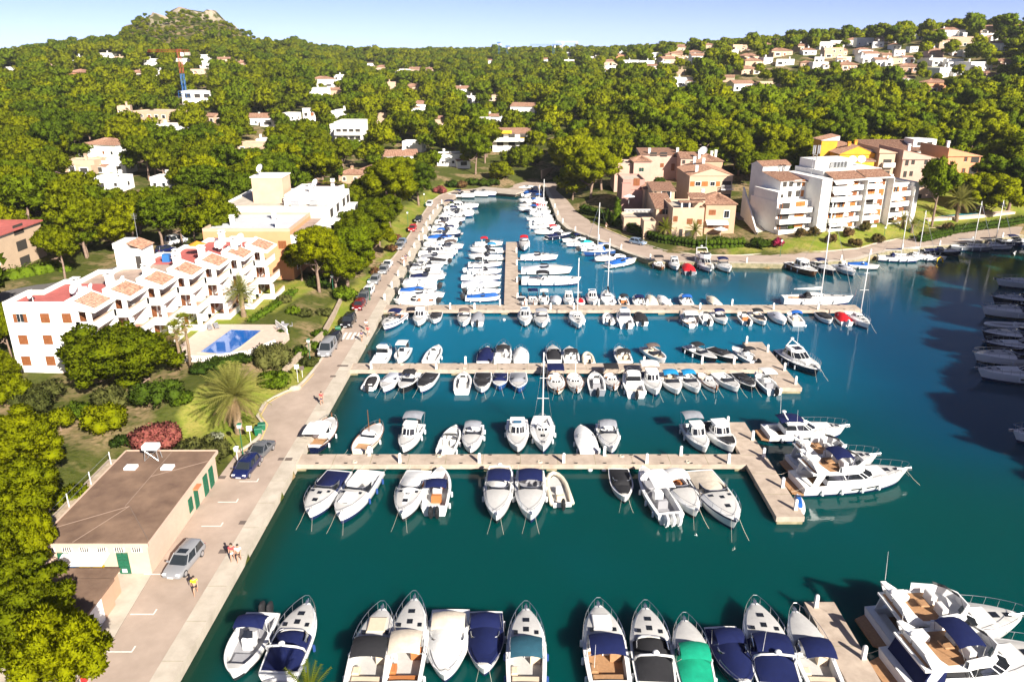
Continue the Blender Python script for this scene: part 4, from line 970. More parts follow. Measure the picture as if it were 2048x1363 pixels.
v10 = ublock('village_house', 'cream two-storey house with planted roof terrace in the middle of the village', 1346, 1409, 420, 181, 12, 1, cream_wall, rf='flat', wins=[('S', .1, 4.2, 1.0, 1.3, 'brown'), ('S', .56, 3.6, 1.3, 1.3, 'brown'), ('S', .87, 3.6, 1.1, 1.1, 'brown'), ('S', .3, .6, .8, 1.8, 'dark'), ('S', .6, .2, 2.4, 1.9, 'dark')], group=GV)
MB().bx(1.5, 4.5, -3, 0.5, 6.8, 9.2).build('pergola_room', cream_wall, v10)
mb = MB(); tile_slope(mb, (0.8, -3.6, 9.0), (5, -3.6, 9.0), (5, .8, 9.9), (0.8, .8, 9.9)); mb.build('roof', tiles, v10)
for x in (-1.6, .2): mb = MB(); mb.tube([(x, -5.4, 6.6), (x, -5.4, 8.6)], .22, 6); mb.build('column', white_wall, v10)
MB().bx(-2.2, 3.4, -5.7, -3.4, 8.6, 8.8).build('pergola_roof', tiles, v10)
v11 = ublock('village_house', 'peach house with hipped corrugated tile roof and awning at right of the village', 1413, 1473, 408, 183, 10, 1, peach_wall, rf='hip', rise=1.9, wins=[('S', .22, 5.4, 1.6, 1.2, 'brown'), ('S', .7, 4.6, 1.4, 1.9, 'glass'), ('S', .2, 2.2, 1.2, .9, 'brown'), ('S', .72, 2.0, 1.2, 1.0, 'brown'), ('E', .4, 5, 1, 1.2, 'brown')], group=GV, rm=peach_wall)
awning(v11, -3.4, 1.8, -5, 4.1, 1.4, .6, awning_white); chimney(v11, -3, 2, ht(v11) + .2, 1.8)
v12 = ublock('village_house', 'low cream terrace with balustrade and arches at the foot of the village', 1248, 1306, 440, 189, 8, 1, cream_wall, rf='flat', wins=[('S', .3, .4, 2, 1.9, 'dark'), ('S', .75, .4, 1.6, 1.9, 'dark')], group=GV)
mb = MB()
for k in range(22): mb.box(-3.5 + k * .33, -4.2, 5.2, .12, .12, .7)
mb.bx(-3.7, 3.7, -4.3, -4.1, 5.55, 5.68); mb.build('balustrade', white_wall, v12)
v13 = ublock('village_house', 'small cream gatehouse with lattice balustrade by the hedge', 1288, 1312, 447, 180, 5, 1, cream_wall, rf='flat', wins=[('S', .5, .4, 1.2, 1.6, 'dark')], group=GV)
# curved white ramp wall between village and white block
rw = empty('ramp_wall', (58, 181, 1.5), 0, 'tall white curved ramp wall left of the white apartment block', 'wall')
pts = [(.2 + 1.2 * math.sin(k / 10 * 1.2), 18 * k / 10, 1.2 + 7.8 * (k / 10) ** 1.1) for k in range(11)]
mb = MB(); mb.loft([[(x, y, -2) for x, y, z in pts], [(x, y, z) for x, y, z in pts], [(x + .35, y, z) for x, y, z in pts], [(x + .35, y, -2) for x, y, z in pts]], False); mb.build('wall', white_wall, rw)
pts2 = [(3.4 + .8 * math.sin(k / 10 * 1.2), 1.5 + 16 * k / 10, 1.0 + 1.0 * k / 10) for k in range(11)]
mb = MB(); mb.loft([[(x + .35, y + .0, .3 + .4 * k) for k, (x, y, z) in enumerate(pts)], [(x, y, .3 + .4 * k) for k, (x, y, z) in enumerate(pts2)]], False); mb.build('ramp', concrete_l, rw)
clear(59, 190, 8); VIEW.append((1505, 385, 1550, 470, 178))

# ------------------------------------------------------------------ white five-storey block on the right bank
def white_block():
    e = empty('apartment_block', (62.6, 181.5, 2.2), R(17), 'white five-storey apartment block with orange shutters and awnings on the right bank', 'building')
    F = 2.5
    # left wing: three floors, two set back
    MB().bx(0, 9.2, 0, 11, -3, 3 * F).build('wall', white_wall, e)
    MB().bx(2.2, 9.2, 2.6, 11, 3 * F + .002, 5 * F - .6).build('wall', white_wall, e)
    roof(e, 'shed_s', 2.2, 5.6, 2.6, 10, 5 * F - .6, 1.3); roof(e, 'shed_s', 5.7, 9.1, 2.2, 10, 5 * F - .8, 1.3)
    for f in range(3):
        balcony(e, .1, 9.0, 0, f * F + .1, 1.5)
        window(e, 'dark', 2.4, 0, f * F + .2, 2.2, 2.0); window(e, 'open_brown', 1.0, 0, f * F + .2, 1.0, 1.9); window(e, 'orange', 6.4, 0, f * F + 1.2, 2.6, 1.15)
    for f in (3, 4):
        for x in (3.3, 5.0, 7.2): window(e, 'dark', x, 2.6, f * F + .5, 1.1, 1.5 if f == 3 else 1.2)
        window(e, 'orange', 8.5, 2.6, f * F + .5, .8, 1.5)
    MB().bx(.1, 2.2, .3, 10, 3 * F + .002, 3 * F + 2.2).build('wall', white_wall, e); window(e, 'dark', 1.2, .3, 3 * F + .9, .7, .8)
    # tall fin
    MB().bx(9.25, 12.0, -3.2, 11, -3, 5 * F + .4).build('fin_wall', white_wall, e)
    # main wing in three bays stepping down to the right
    bays = [(12.05, 21.6, 5), (21.65, 30.0, 5), (30.05, 37.6, 4)]
    for b, (x0, x1, nf) in enumerate(bays):
        yo = -2.0 + b * .9
        MB().bx(x0, x1, yo, 12, -3, nf * F).build('wall', white_wall, e)
        if nf == 5:
            MB().bx(x0, x1, yo - 1.7, 3, nf * F - .25, nf * F + .05).build('roof_edge', white_wall, e)
            mb = MB(); tile_slope(mb, (x0 + .4, yo - 1.5, nf * F + .15), (x1 - .4, yo - 1.5, nf * F + .15), (x1 - .4, yo + 2.6, nf * F + 1.5), (x0 + .4, yo + 2.6, nf * F + 1.5)); mb.build('tile_panel', tiles, e)
            MB().bx(x0 + .2, x1 - .2, yo + 2.6, 11.5, nf * F + .05, nf * F + 1.55).build('attic', white_wall, e)
        else: roof(e, 'flat', x0, x1, yo, 12, nf * F)
        w = x1 - x0
        for f in range(nf):
            z = f * F + .1
            balcony(e, x0 + .1, x0 + w * .62, yo, z, 1.7 + (.3 if f < 2 else 0)); 
            if b != 1: balcony(e, x0 + w * .66, x1 - .1, yo, z, 1.1)
            window(e, ('orange', 'open_orange', 'dark')[(f + b) % 3], x0 + w * .18, yo, z + .05, 1.9, 2.05)
            window(e, ('dark', 'orange', 'open_orange')[(f + b) % 3], x0 + w * .45, yo, z + .05, 2.0, 2.05)
            window(e, ('orange', 'brown')[(f + b) % 2], x0 + w * .8, yo, z + .3, 1.5, 1.6)
            if (f * 2 + b) % 3 == 0 or (b == 0 and f == 4): awning(e, x0 + .4, x0 + w * .58, yo, z + 2.5, 1.9, .75)
            MB().bx(x1 - .15, x1, yo - 2.0, yo, z - .3, z + F - .35).build('fin_wall', white_wall, e)
    MB().bx(37.65, 39.4, -1.5, 11, -3, 4 * F + .6).build('fin_wall', white_wall, e)
    # roof clutter: plant room, masts, dishes
    MB().bx(13, 24, 5, 11, 5 * F + 1.56, 5 * F + 3.6).build('plant_room', white_wall, e)
    for k in range(5): MB().box(17.5 + k * 1.0, 4.4, 5 * F + 2.4, .5, .6, 1.4, .3).build('air_unit', metal_grey, e)
    for x in (25.5, 28.2): dish(e, x, 7, 5 * F + 1.5, 1.0)
    mb = MB()
    for x in (11.4, 12.4): mb.tube([(x, 4, 5 * F), (x, 4, 5 * F + 7)], .09, 5)
    for x in (11.0, 11.5, 12.3, 12.8): mb.box(x, 3.8, 5 * F + 6.3, .28, .2, 2.0)
    mb.tube([(11.4, 4, 5 * F + 5), (12.4, 4, 5 * F + 5)], .06, 4)
    mb.build('phone_mast', metal_grey, e)
    MB().bx(4, 12, 13, 18, 0, 5 * F + 1.5).build('stair_tower', white_wall, e)
    roof(e, 'gable', 4, 12, 13, 18, 5 * F + 1.5, 1.1)
    for (x, y) in ((70, 186), (82, 190), (93, 194)): clear(x, y, 11)
white_block(); VIEW.append((1545, 300, 1800, 470, 178))
# ochre yellow and beige buildings behind
y1 = ublock('apartment_building', 'ochre yellow apartment building with stepped tiled roofs behind the white block', 1680, 1750, 308, 214, 14, 4, yellow_wall, rf='gable_y', rise=2.2, wins=[('S', .8, 9, 1.5, 1.6, 'open_brown'), ('E', .2, 8.4, 2.2, 1.9, 'dark'), ('E', .2, 5.3, 2.2, 1.9, 'dark')])
MB().bx(-7.4, -3.0, 0, 6, 6, ht(y1) + 3).build('tower', yellow_wall, y1); roof(y1, 'shed_w', -7.4, -3.0, 0, 6, ht(y1) + 3, 1.2)
MB().bx(4.7, 9.4, -5, 6, 0, ht(y1) - .6).build('wall', yellow_wall, y1); roof(y1, 'shed_e', 4.7, 9.4, -5, 6, ht(y1) - .6, 1.6)
MB().bx(-2.4, 4.2, -8.6, -7.01, 0, ht(y1) - 1.6).build('wall', yellow_wall, y1); roof(y1, 'shed_s', -2.4, 4.2, -8.6, -6.5, ht(y1) - 1.6, .7)
for (x, y) in ((-1, -3), (2.5, 1)): chimney(y1, x, y, ht(y1) + 1, 1.4, yellow_wall)
c1 = ublock('apartment_building', 'narrow cream block with balconies right of the yellow building', 1760, 1792, 305, 212, 14, 4, cream_wall, rf='shed_e', rise=1.2, wins=[('S', .55, 1 + 3 * k, 2.2, 1.8, 'dark') for k in range(4)])
for f in range(4): balcony(c1, -1.2, 2, -7, 1 + 3 * f, 1.2)
c2 = ublock('apartment_building', 'long white roofed building behind the cream and yellow blocks', 1745, 1890, 302, 236, 12, 6, white_wall, rf='shed_s', rise=2.2, wins=[('S', .75, 9.3, 2, 1.2, 'dark'), ('S', .9, 9.3, 2, 1.2, 'dark')])
MB().bx(3, 10, -2, 4, 6, ht(c2) + 3).build('penthouse', white_wall, c2); window(c2, 'dark', 5, -2, ht(c2) + 1.2, 1.6, 1.0); window(c2, 'dark', 8, -2, ht(c2) + 1.2, 1.6, 1.0)
c3 = ublock('apartment_building', 'pale pink gabled apartment building right of the yellow one, shaded side windows', 1806, 1882, 318, 211, 14, 4, pink_wall, rf='shed_e', rise=2.4, wins=[('S', .12, 1 + 3.1 * k, .9, 1.6, 'dark') for k in range(4)] + [('S', .28, 1.3 + 3.1 * k, .9, 1.3, 'dark') for k in range(4)] + [('S', .62, 1.3 + 3.1 * k, .9, 1.3, 'dark') for k in range(4)] + [('S', .87, 4.1 + 3.1 * k, 2.0, 1.9, 'dark') for k in range(3)] + [('E', .3, 1 + 3.1 * k, 2.4, 1.8, 'dark') for k in range(4)])
for f in range(3): MB().bx(5.25, 6.8, -7, 3, 3.6 + 3.1 * f, 4.6 + 3.1 * f).build('balcony', cream_wall, c3)
chimney(c3, 1, 3, ht(c3) + 1, 1.4)
c4 = ublock('apartment_building', 'orange pink apartment building with tiled sloping roof at far right', 1897, 1962, 312, 217, 15, 4, orange_wall, rf='shed_e', rise=2.2, wins=[('S', .55, 1.3 + 3.1 * k, .9, 1.3, 'open_brown') for k in range(4)] + [('S', .84, 1 + 3.1 * k, 2.2, 1.9, 'dark') for k in range(4)] + [('E', .35, 1 + 3.1 * k, 2.6, 1.8, 'dark') for k in range(4)])
for f in range(4): MB().bx(4.6, 6.2, -7, 4, .6 + 3.1 * f, 1.6 + 3.1 * f).build('balcony', cream_wall, c4)
chimney(c4, 0, 2, ht(c4) + 1, 1.6)

# ------------------------------------------------------------------ villas in the woods and on the hills
def ray_ground(u, v, lift=0.0, d0=120):
    D = d0
    while D < 1500:
        x, y, z = atD(u, v, D)
        if z <= gz(x, y) + lift: return x, y, gz(x, y)
        D += 4 if D < 400 else 8
    return None
WORD = {'W': 'white', 'C': 'cream', 'P': 'peach', 'K': 'pink', 'O': 'orange'}
WM = {'W': white_wall, 'C': cream_wall, 'P': peach_wall, 'K': pink_wall, 'O': orange_wall}
RF = {'f': 'flat', 'h': 'hip', 'g': 'gable', 's': 'shed_s'}
def villas(zone, items, per=None):
    """items: (u, v of the wall foot, width px, wall px height, wall code, roof code)"""
    items = sorted(items)
    seen = {}
    for (u, v, w, h, wc, rc) in items: seen[(wc, rc)] = seen.get((wc, rc), 0) + 1
    cnt = {}
    for (u, v, w, h, wc, rc) in items:
        g = ray_ground(u, v, 1.0)
        if g is None:      # foot beyond the crest: stand it on the skyline
            D = max(range(420, 900, 10), key=lambda q: (gz(atD(u, v, q)[0], q) - CAM_H) / q); x, y = atD(u, v, D)[0], float(D); g = (x, y, gz(x, y))
        x, y, z = g
        s = math.hypot(y * CT + (CAM_H - z) * ST, 0) / FPX      # metres per photo pixel
        W, Hh = max(w * s, 5), max(h * s, 3.0)
        Dp = min(max(W * .75, 6), 13)
        k = cnt[(wc, rc)] = cnt.get((wc, rc), 0) + 1
        rfw = {'f': 'flat-roofed', 'h': 'hip-roofed', 'g': 'gabled', 's': 'sloping-roofed'}[rc]
        lab = f'{WORD[wc]} {rfw} villa {zone}' + (f', {ORD[k]} from left' if seen[(wc, rc)] > 1 else '')
        rnd = random.Random(int(u * 7 + v * 13))
        rz = rnd.uniform(-.35, .35)
        e = empty('villa', (x, y + Dp / 2, z), rz, lab, 'house', 'villas among the pines')
        MB().bx(-W / 2, W / 2, -Dp / 2, Dp / 2, -4, Hh).build('wall', WM[wc], e)
        roof(e, RF[rc], -W / 2, W / 2, -Dp / 2, Dp / 2, Hh, min(Dp * .2, 1.8), m=WM[wc], pitch=.8)
        nf = max(1, int(Hh / 2.8)); nw = max(2, int(W / 3.2))
        for f in range(nf):
            for q in range(nw):
                if rnd.random() < .15: continue
                wk = rnd.choice(['glass', 'dark', 'brown', 'dark']); big = rnd.random() < .35
                window(e, wk, -W / 2 + W * (q + .5) / nw, -Dp / 2, f * Hh / nf + (.15 if big else .9), 1.9 if big else 1.1, 2.0 if big else 1.2, 'S', True)
            window(e, 'dark', W / 2, 0, f * Hh / nf + .8, 1.4, 1.3, 'E', True)
        if W > 8:      # side wing and terrace
            ww = W * rnd.uniform(.35, .5); sx = rnd.choice((-1, 1)); wh = Hh * rnd.uniform(.5, .75)
            MB().bx(sx * W * .28 - ww / 2, sx * W * .28 + ww / 2, -Dp / 2 - 2.6, -Dp / 2 - .004, -4, wh).build('wing', WM[wc], e)
            roof(e, 'flat' if rnd.random() < .6 else 'shed_s', sx * W * .28 - ww / 2, sx * W * .28 + ww / 2, -Dp / 2 - 2.6, -Dp / 2 - .01, wh, .6, .15, WM[wc], .8)
            window(e, 'dark', sx * W * .28, -Dp / 2 - 2.6, .3, ww * .6, 1.8, 'S', True)
        if rnd.random() < .6: chimney(e, rnd.uniform(-W * .3, W * .3), 0, Hh + .5, 1.1, WM[wc])
        clear(x, y + Dp / 2, max(W, Dp) * .6 + 1)
        VIEW.append((u - w / 2, v - h, u + w / 2, v - h * .25, y))
def zs(o, k, l): return [(o[0] + a / k, o[1] + b / k, w / k, h / k, wc, rc) for a, b, w, h, wc, rc in l]
K = 2.924
villas('on the right hill crest', zs((1348, 0), K, [(40, 300, 80, 36, 'C', 'g'), (135, 262, 70, 30, 'C', 'h'), (250, 252, 80, 30, 'W', 'f'), (340, 252, 90, 32, 'W', 'f'), (420, 290, 60, 26, 'C', 'f'), (550, 278, 70, 22, 'P', 'h'), (632, 240, 70, 32, 'W', 'g'), (960, 270, 80, 34, 'W', 'f'), (1120, 262, 95, 40, 'W', 'f'), (1200, 275, 60, 22, 'W', 'f'), (1432, 225, 50, 26, 'W', 'f'), (1628, 225, 140, 52, 'W', 'h'), (1660, 268, 190, 48, 'C', 'f'), (1840, 235, 90, 34, 'W', 'f'), (1842, 185, 100, 30, 'C', 'g'), (2025, 170, 60, 30, 'C', 'g'), (1905, 300, 90, 36, 'W', 'g')]))
villas('along the lower right hillside', zs((1348, 0), K, [(30, 345, 100, 34, 'C', 'h'), (150, 360, 100, 34, 'W', 'g'), (445, 352, 110, 26, 'C', 'h'), (465, 388, 100, 30, 'C', 'h'), (660, 388, 100, 28, 'W', 'f'), (625, 322, 130, 30, 'C', 'h'), (745, 290, 70, 28, 'C', 'g'), (935, 330, 110, 52, 'C', 'f'), (1000, 370, 80, 32, 'W', 'f'), (1100, 330, 50, 24, 'W', 'f'), (1135, 372, 100, 36, 'W', 'f'), (1220, 388, 90, 36, 'W', 'g'), (1300, 366, 70, 26, 'C', 'f'), (1372, 366, 70, 30, 'W', 'g'), (1385, 410, 110, 26, 'P', 'h'), (1530, 340, 90, 34, 'K', 'g'), (1525, 380, 120, 34, 'W', 'f'), (1645, 388, 90, 42, 'W', 'f'), (1780, 412, 160, 50, 'W', 'f'), (1590, 442, 150, 46, 'W', 'f'), (1940, 382, 100, 32, 'C', 'h'), (1020, 412, 110, 26, 'P', 'h'), (780, 400, 70, 26, 'P', 'h'), (350, 318, 60, 26, 'W', 'f')]))
villas('below the right-hand wood', zs((1348, 0), K, [(1372, 500, 70, 28, 'W', 'g'), (1540, 545, 150, 52, 'O', 'h'), (400, 520, 130, 38, 'W', 'g'), (560, 520, 120, 36, 'C', 'f'), (322, 482, 70, 26, 'C', 'g'), (430, 440, 110, 30, 'C', 'h'), (60, 500, 130, 40, 'W', 'f'), (1835, 470, 80, 20, 'P', 'h')]))
villas('on the far central skyline', zs((680, 0), K, [(1560, 320, 50, 26, 'P', 'g'), (1655, 305, 60, 28, 'W', 'f'), (1745, 275, 80, 28, 'C', 'f'), (1815, 290, 60, 28, 'C', 'h'), (1640, 345, 80, 26, 'O', 'h'), (1700, 385, 120, 34, 'W', 'f'), (1580, 385, 80, 28, 'C', 'h'), (1990, 310, 110, 36, 'C', 'h'), (1960, 350, 110, 34, 'P', 'h'), (1915, 380, 90, 34, 'C', 'g'), (1800, 385, 80, 32, 'W', 'f'), (1850, 345, 70, 34, 'W', 'f'), (1575, 430, 120, 40, 'W', 'f'), (1480, 352, 70, 22, 'W', 'f'), (1205, 365, 50, 22, 'W', 'g'), (1345, 375, 70, 26, 'W', 'f'), (1340, 325, 40, 20, 'W', 'f'), (875, 375, 40, 22, 'W', 'g'), (2005, 500, 110, 44, 'W', 'f')]))
villas('in woods above the basin head', zs((680, 0), K, [(180, 390, 50, 16, 'W', 'f'), (245, 410, 80, 22, 'C', 'h'), (360, 425, 90, 22, 'W', 'f'), (440, 425, 70, 20, 'C', 'g'), (520, 430, 60, 30, 'C', 'g'), (295, 530, 60, 44, 'C', 'f'), (430, 535, 110, 34, 'C', 'h'), (700, 575, 120, 60, 'W', 'g'), (462, 660, 120, 60, 'W', 'h'), (1085, 670, 150, 50, 'W', 'g'), (900, 715, 90, 40, 'W', 'g'), (250, 720, 60, 60, 'C', 'f'), (585, 745, 60, 60, 'C', 'g'), (15, 690, 70, 50, 'W', 'f'), (640, 960, 190, 60, 'W', 'f'), (430, 880, 120, 50, 'W', 'f'), (340, 955, 200, 50, 'W', 'g'), (180, 1040, 110, 40, 'P', 'h'), (60, 1060, 130, 50, 'P', 'h'), (770, 600, 80, 36, 'W', 'f'), (900, 590, 50, 30, 'C', 'f')]))
villas('under the rocky left hill', zs((0, 0), K, [(75, 425, 90, 34, 'W', 'f'), (455, 458, 160, 40, 'O', 'h'), (455, 352, 70, 22, 'W', 'f'), (612, 340, 90, 20, 'W', 'f'), (300, 392, 70, 20, 'C', 'g'), (890, 392, 90, 48, 'W', 'f'), (1055, 385, 90, 44, 'W', 'f'), (1190, 362, 80, 40, 'W', 'f'), (1200, 402, 80, 36, 'W', 'f'), (1305, 378, 70, 34, 'C', 'g'), (1420, 390, 80, 26, 'P', 'h'), (1140, 430, 90, 24, 'C', 'f'), (800, 448, 90, 26, 'C', 'h'), (930, 438, 50, 20, 'W', 'f'), (700, 352, 60, 18, 'C', 'f')]))
villas('in the left middle pines', zs((0, 0), K, [(1185, 572, 130, 34, 'W', 'f'), (1880, 500, 130, 44, 'W', 'h'), (1985, 490, 60, 50, 'W', 'f'), (1860, 585, 120, 60, 'W', 'f'), (1965, 560, 90, 40, 'C', 'g'), (905, 735, 250, 80, 'C', 'f'), (725, 725, 70, 100, 'C', 'f'), (1000, 775, 200, 40, 'W', 'f'), (1235, 715, 70, 26, 'P', 'g'), (1520, 725, 190, 44, 'W', 'g'), (1700, 700, 80, 40, 'W', 'f'), (1800, 715, 70, 76, 'W', 'f'), (1985, 690, 90, 44, 'W', 'f'), (610, 910, 240, 70, 'W', 'h'), (470, 1000, 180, 64, 'C', 'f'), (640, 1090, 170, 60, 'W', 'f'), (660, 1000, 170, 44, 'W', 'f'), (1475, 880, 160, 30, 'C', 'f'), (1535, 860, 60, 36, 'W', 'f'), (935, 1090, 80, 40, 'W', 'f'), (2005, 830, 130, 100, 'W', 'f')]))
rv = random.Random(12); ex = []
while len(ex) < 26:
    u, v = rv.uniform(1240, 2040), rv.uniform(0, 1); v = 158 - (u - 1240) * .045 - v * 52
    if all(abs(u - a[0]) > 24 or abs(v - a[1]) > 9 for a in ex): ex.append((u, v, rv.uniform(16, 34), rv.uniform(8, 13), rv.choice('WWWC'), rv.choice('ffhg')))
villas('in the upper right cluster', ex)
VIEW.append((343, 96, 372, 330, 430)); VIEW.append((362, 180, 425, 205, 420))
# larger named ones
yb = ublock('apartment_building', 'white terraced building with yellow awnings at the head of the basin', 985, 1062, 268, 318, 12, 7, white_wall, rf='gable', rise=2, wins=[('S', t, z, 2.6, 1.8, 'dark') for t in (.2, .5, .8) for z in (1, 4.2)])
awning(yb, -6, 0, -6, 7.0, 2.2, .7, awning_yellow); awning(yb, 1.5, 7, -6, 4.2, 2.2, .7, awning_yellow)
MB().bx(-13, -8.6, -5, 5, -3, 11.5).build('tower', white_wall, yb); MB().bx(-8.2, 8, -8.4, -6.01, 2.9, 4.0).build('balcony', white_wall, yb)
wt = ublock('apartment_building', 'white stepped terrace building among pines left of centre', 668, 722, 247, 300, 14, 8, white_wall, rf='flat', wins=[('S', t, z, 1.8, 1.6, 'dark') for t in (.15, .38, .62, .86) for z in (.8, 3.8, 6.6)])
for f in range(3): balcony(wt, -5, 5, -7, 3 * f + .2, 1.6 + .8 * (2 - f))
# white low villa behind oleanders at the basin head, retaining wall
rt = empty('retaining_wall', (20, 287, 1), R(64), 'cream retaining wall beside the road leaving the basin head', 'wall')
MB().bx(-16, 16, 2.6, 3.2, -2, 3.4).build('wall', cream_wall, rt)
# ================================================================== vegetation
pine_leaf = foliage('pine_needles', (0.325, 0.34, 0.004), (0.12, 0.16, 0.006), 0.44, 0.4)
pine_green = foliage('green_pine_needles', (0.21, 0.27, 0.008), (0.085, 0.135, 0.008), 0.42, 0.4)
pine_dark = foliage('dark_pine_needles', (0.115, 0.135, 0.012), (0.040, 0.062, 0.010), 0.28, 0.35)
shrub_leaf = foliage('shrub_leaves', (0.17, 0.24, 0.012), (0.06, 0.11, 0.010), 0.3, 0.8)
hedge_leaf = foliage('hedge_leaves', (0.09, 0.14, 0.012), (0.035, 0.065, 0.010), 0.3, 0.8)
olive_leaf = foliage('grey_green_leaves', (0.17, 0.17, 0.05), (0.07, 0.085, 0.02), 0.3, 0.8)
palm_leaf = foliage('palm_fronds', (0.30, 0.29, 0.07), (0.13, 0.15, 0.03), 0.4, 0.6, False)
palm_bright = foliage('bright_palm_fronds', (0.26, 0.27, 0.02), (0.12, 0.15, 0.015), 0.4, 0.6, False)
palm_dead = foliage('dry_palm_fronds', (0.30, 0.21, 0.11), (0.16, 0.10, 0.05), 0.3, 0.6, False)
oleander_leaf = foliage('oleander_flowers', (0.42, 0.10, 0.11), (0.10, 0.10, 0.025), 0.3, 3.5)
bougain_leaf = foliage('magenta_flowers', (0.42, 0.03, 0.10), (0.15, 0.04, 0.03), 0.3, 2.5)
white_leaf = foliage('white_flowers', (0.55, 0.55, 0.45), (0.14, 0.17, 0.04), 0.3, 2.0)

_ICO = None
def ico():
    global _ICO
    if _ICO is None:
        t = (1 + 5 ** .5) / 2
        v = np.array([(-1, t, 0), (1, t, 0), (-1, -t, 0), (1, -t, 0), (0, -1, t), (0, 1, t), (0, -1, -t), (0, 1, -t), (t, 0, -1), (t, 0, 1), (-t, 0, -1), (-t, 0, 1)], float); v /= np.linalg.norm(v[0])
        f = np.array([(0, 11, 5), (0, 5, 1), (0, 1, 7), (0, 7, 10), (0, 10, 11), (1, 5, 9), (5, 11, 4), (11, 10, 2), (10, 7, 6), (7, 1, 8), (3, 9, 4), (3, 4, 2), (3, 2, 6), (3, 6, 8), (3, 8, 9), (4, 9, 5), (2, 4, 11), (6, 2, 10), (8, 6, 7), (9, 8, 1)])
        _ICO = (v, f)
    return _ICO
def leaf_mesh(name, clumps, n_leaf, size, m, seed=0, squash=0.75, core=0.76, spread=0.32):
    """clumps: array (x, y, z, r). Leaves are small blades set on and through each clump, with a rough core that keeps the crown dense"""
    rg = np.random.default_rng(seed); C = np.asarray(clumps, float)
    wt = C[:, 3] ** 2; idx = rg.choice(len(C), n_leaf, p=wt / wt.sum())
    d = rg.normal(size=(n_leaf, 3)); d[:, 2] = d[:, 2] * 0.9 + 0.22; d /= np.linalg.norm(d, axis=1)[:, None]
    r = C[idx, 3] * (1 - spread * rg.random(n_leaf) ** 1.5 + 0.12 * rg.random(n_leaf))
    p = C[idx, :3] + d * r[:, None] * np.array([1, 1, squash])
    # blade axis mostly outward and up; width across
    ax = d * 0.8 + rg.normal(size=(n_leaf, 3)) * 0.55 + np.array([0, 0, .35]); ax /= np.linalg.norm(ax, axis=1)[:, None]
    sd = np.cross(ax, rg.normal(size=(n_leaf, 3))); sd /= np.linalg.norm(sd, axis=1)[:, None]
    s = size * (0.65 + 0.7 * rg.random(n_leaf))
    a = p - sd * (s * .5)[:, None]; b = p + sd * (s * .5)[:, None]; c = p + ax * (s * 1.15)[:, None]
    V = np.stack([a, b, c], 1).reshape(-1, 3); F = np.arange(n_leaf * 3).reshape(-1, 3)
    nn = d * 0.85 + ax * .3 + rg.normal(size=(n_leaf, 3)) * 0.32; nn /= np.linalg.norm(nn, axis=1)[:, None]
    NN = np.repeat(nn, 3, 0)
    if core:
        iv, f_ = ico(); jit = 1 + 0.22 * rg.normal(size=(len(C), 12, 1))
        cv = C[:, None, :3] + iv[None] * jit * (C[:, 3] * core)[:, None, None] * np.array([1, 1, squash])
        cf = f_[None] + (np.arange(len(C)) * 12)[:, None, None]
        F = np.concatenate([F, cf.reshape(-1, 3) + len(V)]); V = np.concatenate([V, cv.reshape(-1, 3)]); NN = np.concatenate([NN, np.tile(iv, (len(C), 1))])
    me = bpy.data.meshes.new(name); me.vertices.add(len(V)); me.vertices.foreach_set('co', V.ravel())
    me.loops.add(F.size); me.loops.foreach_set('vertex_index', F.ravel().astype(np.int32))
    me.polygons.add(len(F)); me.polygons.foreach_set('loop_start', np.arange(0, F.size, 3)); me.polygons.foreach_set('loop_total', np.full(len(F), 3))
    me.polygons.foreach_set('use_smooth', np.ones(len(F), bool))
    me.update(); me.materials.append(m)
    me.normals_split_custom_set_from_vertices(NN)
    return me
def crown_clumps(rg, R_, H_, n, r0, r1, umbrella=.5):
    """clumps on the outer shell of a rounded, lobed crown; base at z=0, top at H_"""
    out = []; lobes = [(rg.uniform(-.42, .42) * R_, rg.uniform(-.42, .42) * R_, rg.uniform(.45, .8) * H_, rg.uniform(.45, .68)) for _ in range(6)]
    lobes.append((0, 0, .6 * H_, .78))
    for k in range(n):
        lx, ly, lz, lr = lobes[k % len(lobes)]
        while True:
            d = rg.normal(size=3); d /= np.linalg.norm(d)
            if d[2] > -.35 or rg.random() < .25: break
        q = lr * (1 if rg.random() < .75 else rg.uniform(.4, .9))
        x, y, z = lx + d[0] * R_ * q, ly + d[1] * R_ * q, lz + d[2] * H_ * .5 * q
        z = max(z, H_ * .12 + .25 * R_ * abs(rg.normal()) * .3)
        out.append((x, y, min(z, H_), rg.uniform(r0, r1)))
    return out
def trunk_mesh(rg, h, r, lean, branches, crown_z, crown_r, m=None, n=6):
    mb = MB(); pts = []
    for k in range(6):
        t = k / 5; pts.append((lean[0] * t * t + .12 * rg.normal() * t, lean[1] * t * t + .12 * rg.normal() * t, -.6 + (h + .6) * t))
    mb.tube(pts, r, n, r * .5)
    for b in range(branches):
        a = rg.uniform(0, 6.28); t = rg.uniform(.55, .95); k = int(t * 5); p = Vector(pts[k]).lerp(Vector(pts[min(k + 1, 5)]), t * 5 - k)
        q = Vector((p.x + math.cos(a) * crown_r * .6, p.y + math.sin(a) * crown_r * .6, crown_z + rg.uniform(.2, .5) * crown_r))
        mid = p.lerp(q, .5) + Vector((0, 0, -.25)); mb.tube([tuple(p), tuple(mid), tuple(q)], r * .42, 5, r * .14)
    return mb.mesh('trunk', m or bark, True)
TREES = {}
